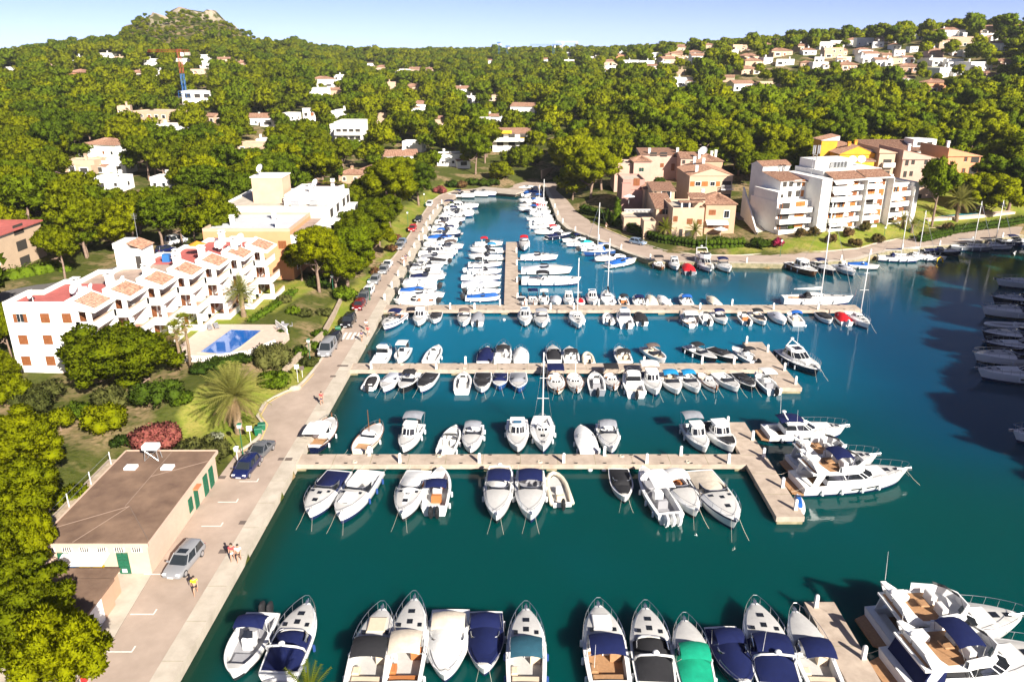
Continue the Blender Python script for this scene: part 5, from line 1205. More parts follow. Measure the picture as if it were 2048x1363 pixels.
def tree_proto(kind, i):
    """pine prototypes, crown radius about 4.6 m and height about 11 m: near (fine), mid, far"""
    key = (kind, i)
    if key in TREES: return TREES[key]
    rg = np.random.default_rng(hash((kind, i)) % 1000 if False else (ord(kind[0]) * 31 + i * 7))
    n_cl, n_lf, sz, rr = {'near': (130, 30000, .26, (.5, 1.1)), 'mid': (90, 9500, .40, (.6, 1.2)), 'far': (36, 1700, .78, (.9, 1.5))}[kind]
    H_ = rg.uniform(5.6, 7.4); cl = crown_clumps(rg, 4.3, H_, n_cl, *rr)
    cz = rg.uniform(3.2, 4.6)
    cr = leaf_mesh('crown', [(x, y, z + cz, r) for x, y, z, r in cl], n_lf, sz, pine_green if i % 3 == 2 else pine_leaf, seed=i * 13 + 5)
    tr = trunk_mesh(rg, cz + H_ * .45, .34, (rg.uniform(-.8, .8), rg.uniform(-.8, .8)), 6 if kind != 'far' else 2, cz, 3.8)
    TREES[key] = (cr, tr); return TREES[key]
N_TREE = [0]
def pine(x, y, z, s, kind='mid', label=None, group=None, rz=None, i=None, sz=None, name='pine_tree'):
    N_TREE[0] += 1
    rnd = random.Random(N_TREE[0] * 17 + 3)
    cr, tr = tree_proto(kind, i if i is not None else rnd.randrange({'near': 4, 'mid': 7, 'far': 6}[kind]))
    e = empty(name, (x, y, z), rnd.uniform(0, 6.28) if rz is None else rz, label or 'pine', 'tree', group)
    e.scale = (s, s, sz or s * rnd.uniform(.9, 1.12))
    link('crown', cr, e); link('trunk', tr, e)
    return e
def pine_px(u, v, w, h, D, label, kind='near', group=None, i=None):
    """a pine whose crown centre shows at (u, v) at forward distance D, w px wide; stands on the ground below"""
    x, y, z = atD(u, v, D); g = gz(x, y); s = w * (D * CT + (CAM_H - z) * ST) / FPX / 9.2
    tot = (z - g) / 7.2; q = min(max(tot, s * .85), s * 1.6)
    return pine(x, y, min(g - .2, z - 7.2 * q), s, kind, label, group, i=i, sz=q)

# ---- palms
def frond(mb, base, az, el, L_, w, droop, n=7, leaflets=True):
    """one arching frond: a rib with leaflets on both sides"""
    p = Vector(base); d = Vector((math.cos(az) * math.cos(el), math.sin(az) * math.cos(el), math.sin(el))); side = Vector((-math.sin(az), math.cos(az), 0))
    pts = [p.copy()]
    for k in range(n): p = p + d * (L_ / n); d = (d + Vector((0, 0, -droop / n))).normalized(); pts.append(p.copy())
    for k in range(n):
        a, b = pts[k], pts[k + 1]; t = (k + .5) / n; ww = w * math.sin(math.pi * min(1, .12 + t * .85)) ** .6
        up = (b - a).normalized().cross(side).normalized()
        m_ = 3
        for j in range(m_):
            q0 = a.lerp(b, j / m_); q1 = a.lerp(b, (j + .62) / m_); f = (b - a).normalized() * ww * .55
            for sg in (-1, 1):
                tip = q1 + side * sg * ww + f - Vector((0, 0, ww * .28))
                mb.add([tuple(q0), tuple(q1), tuple(tip)], [(0, 1, 2)])
    mb.tube([tuple(q) for q in pts], .045, 4, .012)
def palm(x, y, z, h, L_, n, label, leaf=None, r=.32, dead=10, seed=1, droop=1.25):
    rg = random.Random(seed); e = empty('palm_tree', (x, y, z), 0, label, 'palm', 'palms of the gardens')
    mb = MB(); k = max(5, int(h / .45)); pts = [(.06 * math.sin(q), .05 * math.cos(q * 1.3), -.4 + (h + .4) * q / k) for q in range(k + 1)]
    for q in range(k): mb.tube([pts[q], pts[q + 1]], r * (1.16 if q % 2 else 1.0) * (1.15 - .2 * q / k), 8, None, True)
    mb.build('trunk', bark_d, e, True, 50)
    mb = MB()
    for q in range(n):
        t = q / n; frond(mb, (0, 0, h), q * 2.399 + rg.uniform(-.2, .2), R(86 - 92 * t + rg.uniform(-7, 7)), L_ * rg.uniform(.85, 1.05), L_ * .15, droop * (.55 + .6 * t))
    mb.build('crown', leaf or palm_leaf, e)
    if dead:
        mb = MB()
        for q in range(dead): frond(mb, (0, 0, h - .25), q * 2.399 + 1, R(rg.uniform(-38, -5)), L_ * rg.uniform(.65, .85), L_ * .10, .9)
        mb.build('dry_fronds', palm_dead, e)
    return e
def fan_palm(x, y, z, h, rad, label, seed=2):
    rg = random.Random(seed); e = empty('fan_palm', (x, y, z), 0, label, 'palm', 'palms of the gardens')
    mb = MB(); mb.tube([(0, 0, -.4), (.15, .05, h * .5), (.05, 0, h)], .22, 8, .16); mb.build('trunk', bark_d, e, True)
    mb = MB(); dd = MB()
    for q in range(34):
        t = q / 34; az = q * 2.399; el = R(80 - 130 * t); tgt = dd if t > .78 else mb
        d = Vector((math.cos(az) * math.cos(el), math.sin(az) * math.cos(el), math.sin(el))); c = Vector((0, 0, h)) + d * rad * .55
        side = Vector((-math.sin(az), math.cos(az), 0)); up = d.cross(side)
        for j in range(9):
            a = (j - 4) / 4 * 1.25; dr = d * math.cos(a) + side * math.sin(a); q1 = c + dr * rad * .55 - Vector((0, 0, rad * .12))
            wv = (side * math.cos(a) - d * math.sin(a)) * rad * .07
            tgt.add([tuple(c - wv * .4), tuple(c + wv * .4), tuple(q1)], [(0, 1, 2)])
        tgt.tube([(0, 0, h), tuple(c)], .02, 3)
    mb.build('crown', palm_bright, e); dd.build('dry_fronds', palm_dead, e)
    return e
def shrub(x, y, z, rx, ry, h, leaf, label, n=2600, size=.26, seed=1, group='shrubs and bushes', name='shrub', nc=26, cr=.34):
    rg = np.random.default_rng(seed); cl = []
    for k in range(nc):
        a = rg.uniform(0, 6.28); q = rg.random() ** .5; zz = rg.uniform(.15, .8)
        cl.append((math.cos(a) * rx * q * .72, math.sin(a) * ry * q * .72, h * (.2 + .55 * zz * (1 - .45 * q * q)), min(rx, ry, h) * rg.uniform(cr * .8, cr * 1.3)))
    me = leaf_mesh('foliage', cl, n, size, leaf, seed, .9)
    e = empty(name, (x, y, z), 0, label, 'shrub', group)
    link('foliage', me, e)
    mb = MB(); mb.tube([(0, 0, -.3), (0, 0, h * .4)], .08, 5); mb.build('stem', bark, e)
    return e
def hedge(pts, w, h, leaf, label, z=1.0, per=90, size=.22, seed=3):
    rg = np.random.default_rng(seed); cl = []; tot = 0
    for a, b in zip(pts, pts[1:]):
        L_ = math.hypot(b[0] - a[0], b[1] - a[1]); k = max(2, int(L_ / (w * .45))); tot += L_
        for q in range(k):
            t = q / k; cx, cy = a[0] + (b[0] - a[0]) * t, a[1] + (b[1] - a[1]) * t
            for s in (-.3, .3):
                for zz in (.28, .72): cl.append((cx + rg.normal() * .06 + s * w * .8 * (b[1] - a[1]) / L_, cy - s * w * .8 * (b[0] - a[0]) / L_, z + h * zz, w * .38 * rg.uniform(.9, 1.1)))
    o = link('hedge', leaf_mesh('hedge', cl, int(tot * per), size, leaf, seed, 1.0, .85, .2))
    return tag(o, label, 'hedge', 'clipped hedges')
# ------------------------------------------------------------------ planting seen close
G = 'pines beside the harbour road'
# big pines, lower left corner
pine_px(55, 1240, 215, 0, 43.5, 'large bright pine in the bottom left corner beside the annex', i=0)
pine_px(120, 1340, 190, 0, 37.5, 'bright pine at the very bottom left below the annex roof', i=1)
pine_px(35, 1010, 190, 0, 56, 'tall bright pine at the left edge beside the brown harbour roof', i=1)
pine_px(25, 880, 170, 0, 66, 'bright pine at the left edge above the brown harbour roof', i=3)
pine_px(-10, 1130, 170, 0, 48, 'bright pine cut by the left edge between the corner pines', i=0)
pine_px(65, 1085, 100, 0, 51, 'small pine tucked against the left wall of the harbour building', i=1)
# pine before the end wall of the stepped block
pine_px(238, 715, 210, 0, 90, 'broad rounded pine in front of the white end wall', i=3)
pine_px(5, 640, 70, 0, 97, 'slim pine at the left edge by the white end wall', i=3)
pine_px(-20, 760, 110, 0, 90, 'bushy pine at the left edge below the white end wall', i=1)
# group of tall pines by the quay road
pine_px(632, 505, 105, 0, 132, 'tall umbrella pine nearest the quay road group, bare trunk showing', i=0)
pine_px(690, 500, 115, 0, 139, 'wide umbrella pine at the right of the roadside group', i=2)
pine_px(672, 540, 100, 0, 134, 'lower umbrella pine hanging over the parked cars', i=1)
pine_px(720, 455, 110, 0, 155, 'umbrella pine behind the roadside group', i=3)
pine_px(755, 432, 85, 0, 172, 'rounded pine on the lawn by the white terraces', i=0)
pine_px(775, 385, 120, 0, 190, 'dense pine behind the lawn of the left quay', i=1)
pine_px(835, 355, 75, 0, 225, 'tall pine above the far end of the left quay lawn', i=2)
pine_px(790, 345, 90, 0, 215, 'broad pine left of the far quay lawn', i=3)
pine_px(708, 520, 80, 0, 146, 'pine overhanging the parked dark red hatchback', i=3)
pine_px(745, 475, 80, 0, 163, 'pine overhanging the silver cars at the road bulge', i=0)
pine_px(600, 520, 70, 0, 137, 'pine at the orange end wall of the middle building', i=1)
# head of the basin and right bank
pine_px(1000, 345, 60, 0, 268, 'small pine on the bank behind the landing slab', 'mid')
pine_px(1045, 320, 80, 0, 290, 'pine above the cream retaining wall', 'mid')
pine_px(1180, 350, 110, 0, 232, 'big leaning pine group over the right quay end', 'near', i=1)
pine_px(1145, 370, 70, 0, 235, 'pine shading the far right quay corner', 'mid')
pine_px(1150, 310, 120, 0, 262, 'broad dark pine behind the right quay end', 'near', i=3)
pine_px(1205, 330, 90, 0, 240, 'pine beside the leftmost village house', 'mid')
pine_px(1507, 325, 80, 0, 232, 'yellowish pine behind the car park', 'mid')
pine_px(1555, 318, 70, 0, 236, 'dark green pine left of the white five-storey block', 'mid')
pine_px(1880, 362, 74, 0, 190, 'slender leaning pine in front of the pink building', 'mid')
pine_px(1975, 395, 110, 0, 200, 'broad dark pine at right above the garden pool', 'near', i=0)
pine_px(2030, 360, 110, 0, 205, 'dark pine at the right edge above the garden pool', 'near', i=2)
pine_px(2040, 300, 110, 0, 222, 'tall dark pine at the right edge behind the orange building', 'mid')
# palms
x, y = at(478, 862, 1.1); palm(x, y, gz(x, y), 4.8, 4.4, 64, 'large date palm with dry hanging fronds on the lawn', seed=4, dead=22, r=.42, droop=.9)
x, y = at(488, 638, 2.6); palm(x, y, gz(x, y), 4.0, 3.3, 46, 'date palm beside the swimming pool hedge', seed=5, r=.34, dead=6)
x, y = at(362, 745, 2.6); fan_palm(x, y, gz(x, y), 5.6, 1.7, 'left of two tall yellowish fan palms by the pool')
x, y = at(372, 744, 2.6); fan_palm(x + .4, y + .6, gz(x, y), 6.4, 1.8, 'right of two tall yellowish fan palms by the pool', 7)
x, y = at(1330, 482, 1.3); palm(x, y, 1.0, 3.2, 2.9, 34, 'left of two date palms before the cream village houses', leaf=palm_bright, seed=6, r=.42, dead=4)
x, y = at(1388, 486, 1.3); palm(x, y, 1.0, 3.2, 2.9, 34, 'right of two date palms before the cream village houses', leaf=palm_bright, seed=7, r=.42, dead=4)
x, y = at(1912, 442, 2.5); palm(x, y, gz(x, y), 5.2, 4.6, 40, 'dark date palm on the lawn right of the white block', seed=8, r=.38, dead=8)
for k, (u, v) in enumerate(((1803, 462), (1822, 466))): x, y = at(u, v, 1.6); palm(x, y, gz(x, y), 2.2, 2.6, 26, ('left', 'right')[k] + ' small palm at the right corner of the white block', seed=9 + k, r=.3, dead=2)
for k, (u, v, h) in enumerate(((715, 440, 5), (730, 436, 6))): x, y = at(u, v, 2.5); fan_palm(x, y, gz(x, y), h, 2.0, ('left', 'right')[k] + ' fan palm beside the white terraced building', 20 + k)
x, y = at(1010, 300, 6); palm(x, y, gz(x, y), 5, 3.4, 26, 'palm before the building with yellow awnings', seed=31, dead=4)
# palms under the viewpoint, their tips at the bottom edge
palm(-12.6, 37.2, 2.0, 2.6, 2.4, 30, 'palm crown just rising at the bottom edge', leaf=palm_bright, seed=33, dead=0)
# shrubs
def sh(u, v, rx, ry, h, leaf, lab, z=1.2, **k):
    x, y = at(u, v, z); return shrub(x, y, gz(x, y), rx, ry, h, leaf, lab, **k)
sh(308, 895, 3.5, 2.6, 3.8, oleander_leaf, 'large pink flowering oleander behind the brown harbour roof', n=7000, size=.22, seed=11, nc=40)
sh(402, 912, 3.2, 2.2, 3.1, olive_leaf, 'olive green rounded bush beside the pink oleander', n=6500, size=.2, seed=12, nc=40)
sh(432, 875, 1.0, .8, 1.2, white_leaf, 'small white flowering bush behind the olive green bush', n=700, size=.2, seed=13)
sh(548, 740, 3.0, 2.6, 3.6, olive_leaf, 'feathery grey green bush right of the swimming pool', n=7000, size=.22, seed=14, nc=40)
sh(552, 775, 2.2, 1.8, 2.8, shrub_leaf, 'rounded green bush below the feathery one', n=4200, size=.2, seed=15, nc=30)
for k, (u, v, r_, nm) in enumerate(((405, 752, 1.5, 'first'), (438, 742, 1.5, 'second'), (468, 735, 1.3, 'third'), (490, 730, 1.2, 'fourth'))): sh(u, v, r_ * 1.2, r_, 1.7, hedge_leaf, f'{nm} clipped bush from left along the pool balustrade', n=1500, size=.17, seed=40 + k, z=2.5)
sh(567, 668, 1.1, 1.0, 1.0, hedge_leaf, 'small round clipped bush on the pool terrace', n=900, size=.15, seed=45, z=2.5)
for k, (u, v) in enumerate(((630, 690), (610, 640), (640, 668), (648, 630), (600, 705), (620, 720), (590, 640), (570, 620))):
    sh(u, v, 1.4, 1.2, 1.5, (shrub_leaf, olive_leaf)[k % 2], f'garden shrub between pool and road, {ORD[k + 1]} of the bed', n=1400, size=.18, seed=50 + k, z=1.6)
us_ = [150, 210, 95, 325, 280, 120, 225, 60, 190, 140, 70, 250, 365, 30]
for k, (u, v, r_, h_) in enumerate(((150, 820, 3, 2.6), (210, 850, 3.2, 2.6), (95, 790, 2.6, 2.6), (325, 800, 3.4, 3.4), (280, 790, 2.4, 2.4), (120, 850, 2, 2.4), (225, 800, 2.6, 2.4), (60, 860, 2.6, 2.6), (190, 945, 2.6, 1.6), (140, 980, 2.4, 1.4), (70, 810, 2.8, 2.8), (250, 870, 1.6, 1.6), (365, 800, 2.0, 2.2), (30, 800, 2.8, 3))):
    sh(u, v, r_ * (.6 + .22 * (k * 5 % 4)), r_ * .75, h_ * (.6 + .3 * (k * 3 % 4)), (shrub_leaf, hedge_leaf, olive_leaf, pine_leaf)[k * 7 % 4], f'bush on the slope behind the harbour building, {ORD[1 + sorted(us_).index(u)]} from left', n=2800, size=.24, seed=60 + k, z=3, group='bushes on the left slope')
for k, (u, v, c) in enumerate(((1555, 498, 1), (1600, 482, 0), (1626, 480, 0), (1660, 488, 0), (1695, 478, 0), (1710, 490, 0), (1755, 482, 0), (1728, 470, 0), (1645, 470, 0), (1850, 476, 0), (1895, 462, 0))):
    x, y = at(u, v, 1.4)
    e = shrub(x, y, gz(x, y), 1.5, 1.4, 3.0, bougain_leaf if c else foliage('reddish_shrub', (.20, .10, .05), (.07, .085, .02), .3, 1.2), 'magenta flowering small tree on the lawn by the ramp wall' if c else f'reddish green small tree on the lawn before the white block, {ORD[k]} from left' if k else '', n=1500, size=.22, seed=80 + k, name='small_tree', group='small trees on the right lawn')
sh(1518, 498, 2.6, 2, 2.6, hedge_leaf, 'round dark bush left of the magenta tree', n=2600, seed=95)
sh(1575, 465, 1.5, 1.2, 2.2, hedge_leaf, 'left green bush at the foot of the white block', n=1300, seed=96, z=2); sh(1595, 462, 1.5, 1.2, 2.2, shrub_leaf, 'right green bush at the foot of the white block', n=1300, seed=97, z=2)
sh(1318, 372, 2.4, 2.2, 4.0, hedge_leaf, 'large clipped egg-shaped bush in the village court', n=3000, seed=98, z=5)
sh(1440, 492, 2.0, 2, 2.2, hedge_leaf, 'domed bush at the right end of the village hedge', n=2000, seed=99)
sh(1410, 470, 1.2, 1.0, 5.2, shrub_leaf, 'bright vine and cactus against the cream village wall', n=1600, seed=100)
for k, (u, v) in enumerate(((880, 380), (905, 372), (922, 372))): sh(u, v, 2.4, 2, 3, oleander_leaf if k != 1 else hedge_leaf, ('pink oleander at the far end of the left lawn', 'green bush between the two far oleanders', 'pink oleander nearest the basin head')[k], n=1500, size=.3, seed=101 + k, z=2)
for k, u in enumerate((945, 965, 985)): sh(u, 368, 2.6, 2.0, 3, hedge_leaf, f'dark bush above the road at the basin head, {ORD[k + 1]} from left', n=1300, size=.3, seed=110 + k, z=2)
sh(690, 600, 2.2, 2, 3.4, shrub_leaf, 'bush under the umbrella pines by the road', n=2000, seed=115); sh(640, 590, 2.4, 2, 3.0, hedge_leaf, 'dark bush under the bare trunks of the umbrella pines', n=2000, seed=116)
sh(782, 500, 1.4, 1.2, 2.2, oleander_leaf, 'lower pink oleander on the quay lawn', n=1000, seed=117); sh(793, 478, 1.2, 1.0, 2.0, oleander_leaf, 'upper pink oleander on the quay lawn', n=1000, seed=118); sh(752, 545, 1.2, 1, 1.8, oleander_leaf, 'reddish oleander beside the parked silver cars', n=900, seed=119)
# cypress
def cypress(u, v, h, r_, lab, z=1.5, seed=1):
    x, y = at(u, v, z); rg = np.random.default_rng(seed); cl = [(rg.normal() * .1 * r_, rg.normal() * .1 * r_, h * t, r_ * (1 - t) ** .7 * .9 + .12) for t in np.linspace(.08, .97, 16)]
    e = empty('cypress', (x, y, gz(x, y)), 0, lab, 'tree', 'cypresses'); link('crown', leaf_mesh('crown', cl, 2200, .24, shrub_leaf, seed, 1.1), e)
    mb = MB(); mb.tube([(0, 0, -.3), (0, 0, h * .5)], .12); mb.build('trunk', bark, e)
cypress(1233, 448, 7.4, 1.6, 'pointed conifer by the village hedge', seed=3); cypress(1215, 445, 4, 1.0, 'short conifer left of the pointed one', seed=4)
for k, (u, v) in enumerate(((262, 268), (248, 272), (236, 270))):
    g = ray_ground(u, v, 2)
    if g: rg = np.random.default_rng(k); e = empty('cypress', g, 0, f'dark cypress beside the hotel tower, {ORD[k + 1]} from right', 'tree', 'cypresses'); link('crown', leaf_mesh('crown', [(0, 0, 11 * t, 1.3 * (1 - t) ** .6 + .15) for t in np.linspace(.08, .97, 14)], 900, .5, pine_dark, k, 1.1), e); mb = MB(); mb.tube([(0, 0, -.5), (0, 0, 6)], .15); mb.build('trunk', bark, e)
# hedges
hedge([at(1165, 425, 1), at(1215, 440, 1), at(1265, 466, 1), at(1320, 487, 1), at(1395, 499, 1), at(1410, 499, 1)], 1.9, 2.3, hedge_leaf, 'long clipped hedge along the road in front of the village')
hedge([at(1410, 500, 1), at(1492, 497, 1)], 2.0, 2.6, hedge_leaf, 'taller hedge block at the right end of the village', seed=5)
hedge([at(1840, 482, 1.2), at(1900, 468, 1.2)], 1.6, 1.6, hedge_leaf, 'dark hedge left of the garden pool', seed=6)
hedge([at(1905, 466, 1.2), at(1985, 455, 1.2), at(2048, 446, 1.2), at(2100, 438, 1.2)], 1.6, 2.0, hedge_leaf, 'bright clipped hedge in front of the garden pool at right', seed=7)
hedge([at(505, 648, 2.6), at(545, 622, 2.6), at(590, 588, 2.6)], 1.3, 1.3, shrub_leaf, 'clipped yellow green hedge behind the swimming pool', z=2.4, seed=8)
hedge([at(30, 560, 4), at(100, 548, 4), at(165, 540, 4)], 4, 2.0, shrub_leaf, 'garden planting left of the white stepped block', z=3.6, per=160, seed=9)

# ------------------------------------------------------------------ the pine woods
def build_woods():
    rg = np.random.default_rng(42)
    pts = []
    # jittered grid over the land in view, spacing grows with distance
    y = 78.0
    while y < 1250:
        sp = 6.3 if y < 260 else 6.1 + (y - 260) * .0035
        xmax = y * .72 + 40
        xs = np.arange(-xmax, xmax, sp)
        jx = xs + rg.uniform(-.42, .42, len(xs)) * sp; jy = y + rg.uniform(-.42, .42, len(xs)) * sp
        pts.append(np.stack([jx, jy], 1)); y += sp * .9
    P = np.concatenate(pts)
    X, Y = P[:, 0], P[:, 1]
    d = np_poly_dist(X, Y, WATER); ins = np_in_poly(X, Y, WATER)
    keep = ~ins & (d > np.where(X < 0, np.where(Y < 270, 12, 12), 12))
    # gardens, roads and open ground
    OPEN = [[(-66, 70), (-24, 70), (-24, 145), (-36, 150), (-40, 160), (-60, 140), (-72, 95)], [(-45, 36), (-24, 36), (-24, 78), (-45, 78)],
            [(15, 265), (20, 170), (60, 160), (130, 190), (175, 215), (160, 222), (112, 210), (80, 232), (60, 236), (40, 262), (24, 262)], [(-20, 250), (10, 262), (30, 330), (44, 350), (26, 352), (5, 290), (-22, 262)]]
    for q in OPEN: keep &= ~np_in_poly(X, Y, q)
    keep &= np_poly_dist(X, Y, street, False) > 6.5
    keep &= ~((X > 52) & (Y < 160))
    for (cx, cy, r_) in CLEAR: keep &= np.hypot(X - cx, Y - cy) > r_ * .7 + 2.4
    # thin the trees where clearings and the bald hill shoulder show
    cl = gnoise(X * 1.7 + 40, Y * 1.7); far = np.clip((Y - 300) / 400, 0, 1)
    keep &= rg.random(len(X)) < np.where(cl > .55, .55, .95)
    pk = atD(420, 45, 900); dd = np.hypot(X - pk[0], Y - pk[1]); keep &= ~((dd < 60) & (rg.random(len(X)) < .9)); 
    sh_ = np.hypot(X - atD(520, 75, 900)[0], Y - 900); keep &= ~((sh_ < 55) & (rg.random(len(X)) < .55))
    X, Y = X[keep], Y[keep]; Z = ground(X, Y)
    S = rg.uniform(.50, 1.08, len(X)) * np.where(Y > 600, .92, 1.0)
    S *= np.where((Z > 48) & (X < -150), .5, 1.0)
    # keep the view to each building: no crown that stands in front of one
    zc = Y * CT + (CAM_H - (Z + 7)) * ST
    U = 1024 + FPX * X / zc; Vt = 681.5 - FPX * (Y * ST + (Z + 13 * S - CAM_H) * CT) / (Y * CT - (Z + 13 * S - CAM_H) * ST); W = 5.4 * S * FPX / zc
    ok = (U > -220) & (U < 2270)
    for (u0, v0, u1, v1, D) in VIEW:
        near_ = D < 225; vv = v0 + (v1 - v0) * (.62 if near_ else .42); sh_ = 0 if near_ else .22 * (u1 - u0)
        hit = (Y < D) & (U + W * .8 > u0 + sh_) & (U - W * .8 < u1 - sh_) & (Vt < vv)
        ok &= ~(hit & (Y > D - 220))
    X, Y, Z, S, zc, U = X[ok], Y[ok], Z[ok], S[ok], zc[ok], U[ok]
    inv = (U > -40) & (U < 2088)
    size = np.where(inv, S / zc, 0)
    order = np.argsort(-size); near = order[:262]; rest = order[262:]
    rows = {}
    for k in near:
        x, y = float(X[k]), float(Y[k])
        u = U[k]
        if x < -20 and y < 210: lab, gp = 'umbrella pine behind the left apartment blocks', 'pines behind the left apartment blocks'
        elif x < 0: lab, gp = 'umbrella pine left of the basin head', 'pines left of the basin head'
        elif u < 1250: lab, gp = 'umbrella pine above the basin head', 'pines above the basin head'
        else: lab, gp = 'umbrella pine behind the right-bank village', 'pines behind the village'
        rows.setdefault(gp, []).append((y, float(u), k, lab))
    for gp, l in rows.items():
        l.sort()
        for r_ in range(0, len(l), 18):
            for q, (y, u, k, lab) in enumerate(sorted(l[r_:r_ + 18], key=lambda t: t[1])):
                pine(float(X[k]), y, float(Z[k]) - .3, float(S[k]) * 1.12, 'mid', f'{lab}, {ORD[q + 1]} from left in {ORD[r_ // 18 + 1]} row', gp)
    # the rest of the wood, one mass
    me = bpy.data.meshes.new('woodland'); n = len(rest)
    me.vertices.add(n); me.vertices.foreach_set('co', np.stack([X[rest], Y[rest], Z[rest] - .4], 1).ravel())
    for nm, arr in (('size', S[rest] * 1.15), ('turn', rg.uniform(0, 6.28, n)), ('tall', rg.uniform(.85, 1.15, n))): me.attributes.new(nm, 'FLOAT', 'POINT').data.foreach_set('value', arr.astype(np.float32))
    me.attributes.new('pick', 'INT', 'POINT').data.foreach_set('value', rg.integers(0, 6, n).astype(np.int32))
    me.update()
    o = link('woodland', me); tag(o, 'dense pine wood covering the far slopes and hills', kind='stuff')
    # whole far trees (crown and trunk joined) used as the instanced shapes
    src = []
    for i in range(6):
        cr, tr = tree_proto('far', i)
        src.append(cr)
    ng = bpy.data.node_groups.new('woodland', 'GeometryNodeTree'); ng.interface.new_socket('Geometry', in_out='INPUT', socket_type='NodeSocketGeometry'); ng.interface.new_socket('Geometry', in_out='OUTPUT', socket_type='NodeSocketGeometry')
    N = ng.nodes; L = ng.links; gi = N.new('NodeGroupInput'); go = N.new('NodeGroupOutput'); jn = N.new('GeometryNodeJoinGeometry')
    def attr(nm, t='FLOAT'):
        a = N.new('GeometryNodeInputNamedAttribute'); a.data_type = t; a.inputs[0].default_value = nm; return a.outputs[0]
    mv = N.new('GeometryNodeMeshToPoints'); L.new(gi.outputs[0], mv.inputs[0])
    cx = N.new('ShaderNodeCombineXYZ'); L.new(attr('turn'), cx.inputs[2])
    mm = N.new('ShaderNodeMath'); mm.operation = 'MULTIPLY'; sa_ = attr('size'); L.new(sa_, mm.inputs[0]); L.new(attr('tall'), mm.inputs[1])
    cs = N.new('ShaderNodeCombineXYZ'); L.new(sa_, cs.inputs[0]); L.new(sa_, cs.inputs[1]); L.new(mm.outputs[0], cs.inputs[2])
    for i, me_ in enumerate(src):
        so = bpy.data.objects.new('far_crown', me_)
        oi = N.new('GeometryNodeObjectInfo'); oi.inputs['Object'].default_value = so; oi.transform_space = 'ORIGINAL'
        cmp_ = N.new('FunctionNodeCompare'); cmp_.data_type = 'INT'; cmp_.operation = 'EQUAL'; L.new(attr('pick', 'INT'), cmp_.inputs[2]); cmp_.inputs[3].default_value = i
        ip = N.new('GeometryNodeInstanceOnPoints'); L.new(mv.outputs[0], ip.inputs['Points']); L.new(cmp_.outputs[0], ip.inputs['Selection']); L.new(oi.outputs['Geometry'], ip.inputs['Instance'])
        L.new(cx.outputs[0], ip.inputs['Rotation']); L.new(cs.outputs[0], ip.inputs['Scale']); L.new(ip.outputs[0], jn.inputs[0])
    L.new(jn.outputs[0], go.inputs[0])
    md = o.modifiers.new('wood', 'NODES'); md.node_group = ng
    print('woods:', len(near), n)
build_woods()
# wood on the bluff outside the picture on the right, which shades the water
rb_pts = []
rgb = np.random.default_rng(5)
for k in range(150):
    y = rgb.uniform(22, 138); x0 = float(np.interp(y, [36, 55, 76, 96, 118, 150], [60, 66, 73, 82, 96, 114])); x = x0 + rgb.uniform(9, 34)
    if all(math.hypot(x - a, y - b) > 5.2 for a, b in rb_pts): rb_pts.append((x, y))
for (x, y) in rb_pts: pine(x, y, gz(x, y) - .3, rgb.uniform(.85, 1.15), 'mid', 'pine on the wooded bluff of the right bank', 'pines on the shaded bluff')
# ================================================================== boats
class Hull:
    """shape of one hull: x forward from stern 0 to bow L, waterline z = 0"""
    def __init__(s, L, B, fb, style='v'):
        s.L, s.B, s.fb, s.style = L, B, fb, style
    def w(s, t):
        if s.style == 'double':        # pointed at both ends
            return s.B / 2 * max(0.0, 1 - abs((t - .48) / .53) ** 2.3) ** .62
        if s.style == 'sail':
            k = 1 - abs((t - .42) / .58) ** 1.9 if t > .42 else 1 - .32 * ((.42 - t) / .42) ** 1.6
            return s.B / 2 * max(0.0, k)
        if s.style == 'blunt':
            return s.B / 2 * (1.0 if t < .6 else max(0.0, 1 - ((t - .6) / .4) ** 2.6) ** .6) * (.96 + .04 * min(1, t * 4))
        f = .90 + .10 * math.sin(min(t / .45, 1) * math.pi / 2)
        if t > .42: f *= max(0.0, 1 - ((t - .42) / .58) ** 2.25) ** .80
        return s.B / 2 * f
    def z(s, t): return s.fb * (1 + .30 * t * t + (.14 * (1 - t) ** 3 if s.style == 'double' else 0))
    def side(s, t, lev):
        """lev 0 below water .. 1 sheer"""
        w = s.w(t); z = s.z(t)
        rake = (.085 * s.L if s.style != 'double' else .04 * s.L) * (1 - lev) * t ** 5
        flare = (.70, .80, .93, 1.0)[lev if isinstance(lev, int) else 3] if False else 1 - .30 * (1 - lev) ** 1.4 - .25 * (1 - lev) * t ** 3
        return (t * s.L - rake, w * flare, -.35 + (z + .35) * lev)
    def deck_pt(s, t, k): return (t * s.L, s.w(t) * k, s.z(t))

TS = [0, .03, .1, .2, .3, .4, .5, .58, .66, .73, .79, .85, .90, .94, .975, 1.0]
def make_hull(H, m_hull, m_boot, parent, stripe=None):
    mb = MB(); levs = [0, .38 if H.fb < 1.1 else .30, .47 if H.fb < 1.1 else .38, .86, 1.0]; loops = []
    for t in TS:
        loops.append([(x, y, z) for x, y, z in (H.side(t, l) for l in levs)] + [(x, -y, z) for x, y, z in (H.side(t, l) for l in reversed(levs))])
    n = len(levs) * 2
    vs = [p for l in loops for p in l]; fs = []; ms = []
    for i in range(len(TS) - 1):
        for j in range(n - 1):
            if j == len(levs) - 1: continue
            a = i * n + j; fs.append((a, a + n, a + n + 1, a + 1)); k = min(j, n - 2 - j); ms.append(1 if k <= 1 else (2 if (stripe and k == 3) else 0))
    fs.append(tuple(range(n))); ms.append(0)
    mb.add(vs, fs); mb.m = ms
    o = mb.build('hull', [m_hull, m_boot] + ([stripe] if stripe else []), parent, True, 35)
    return o
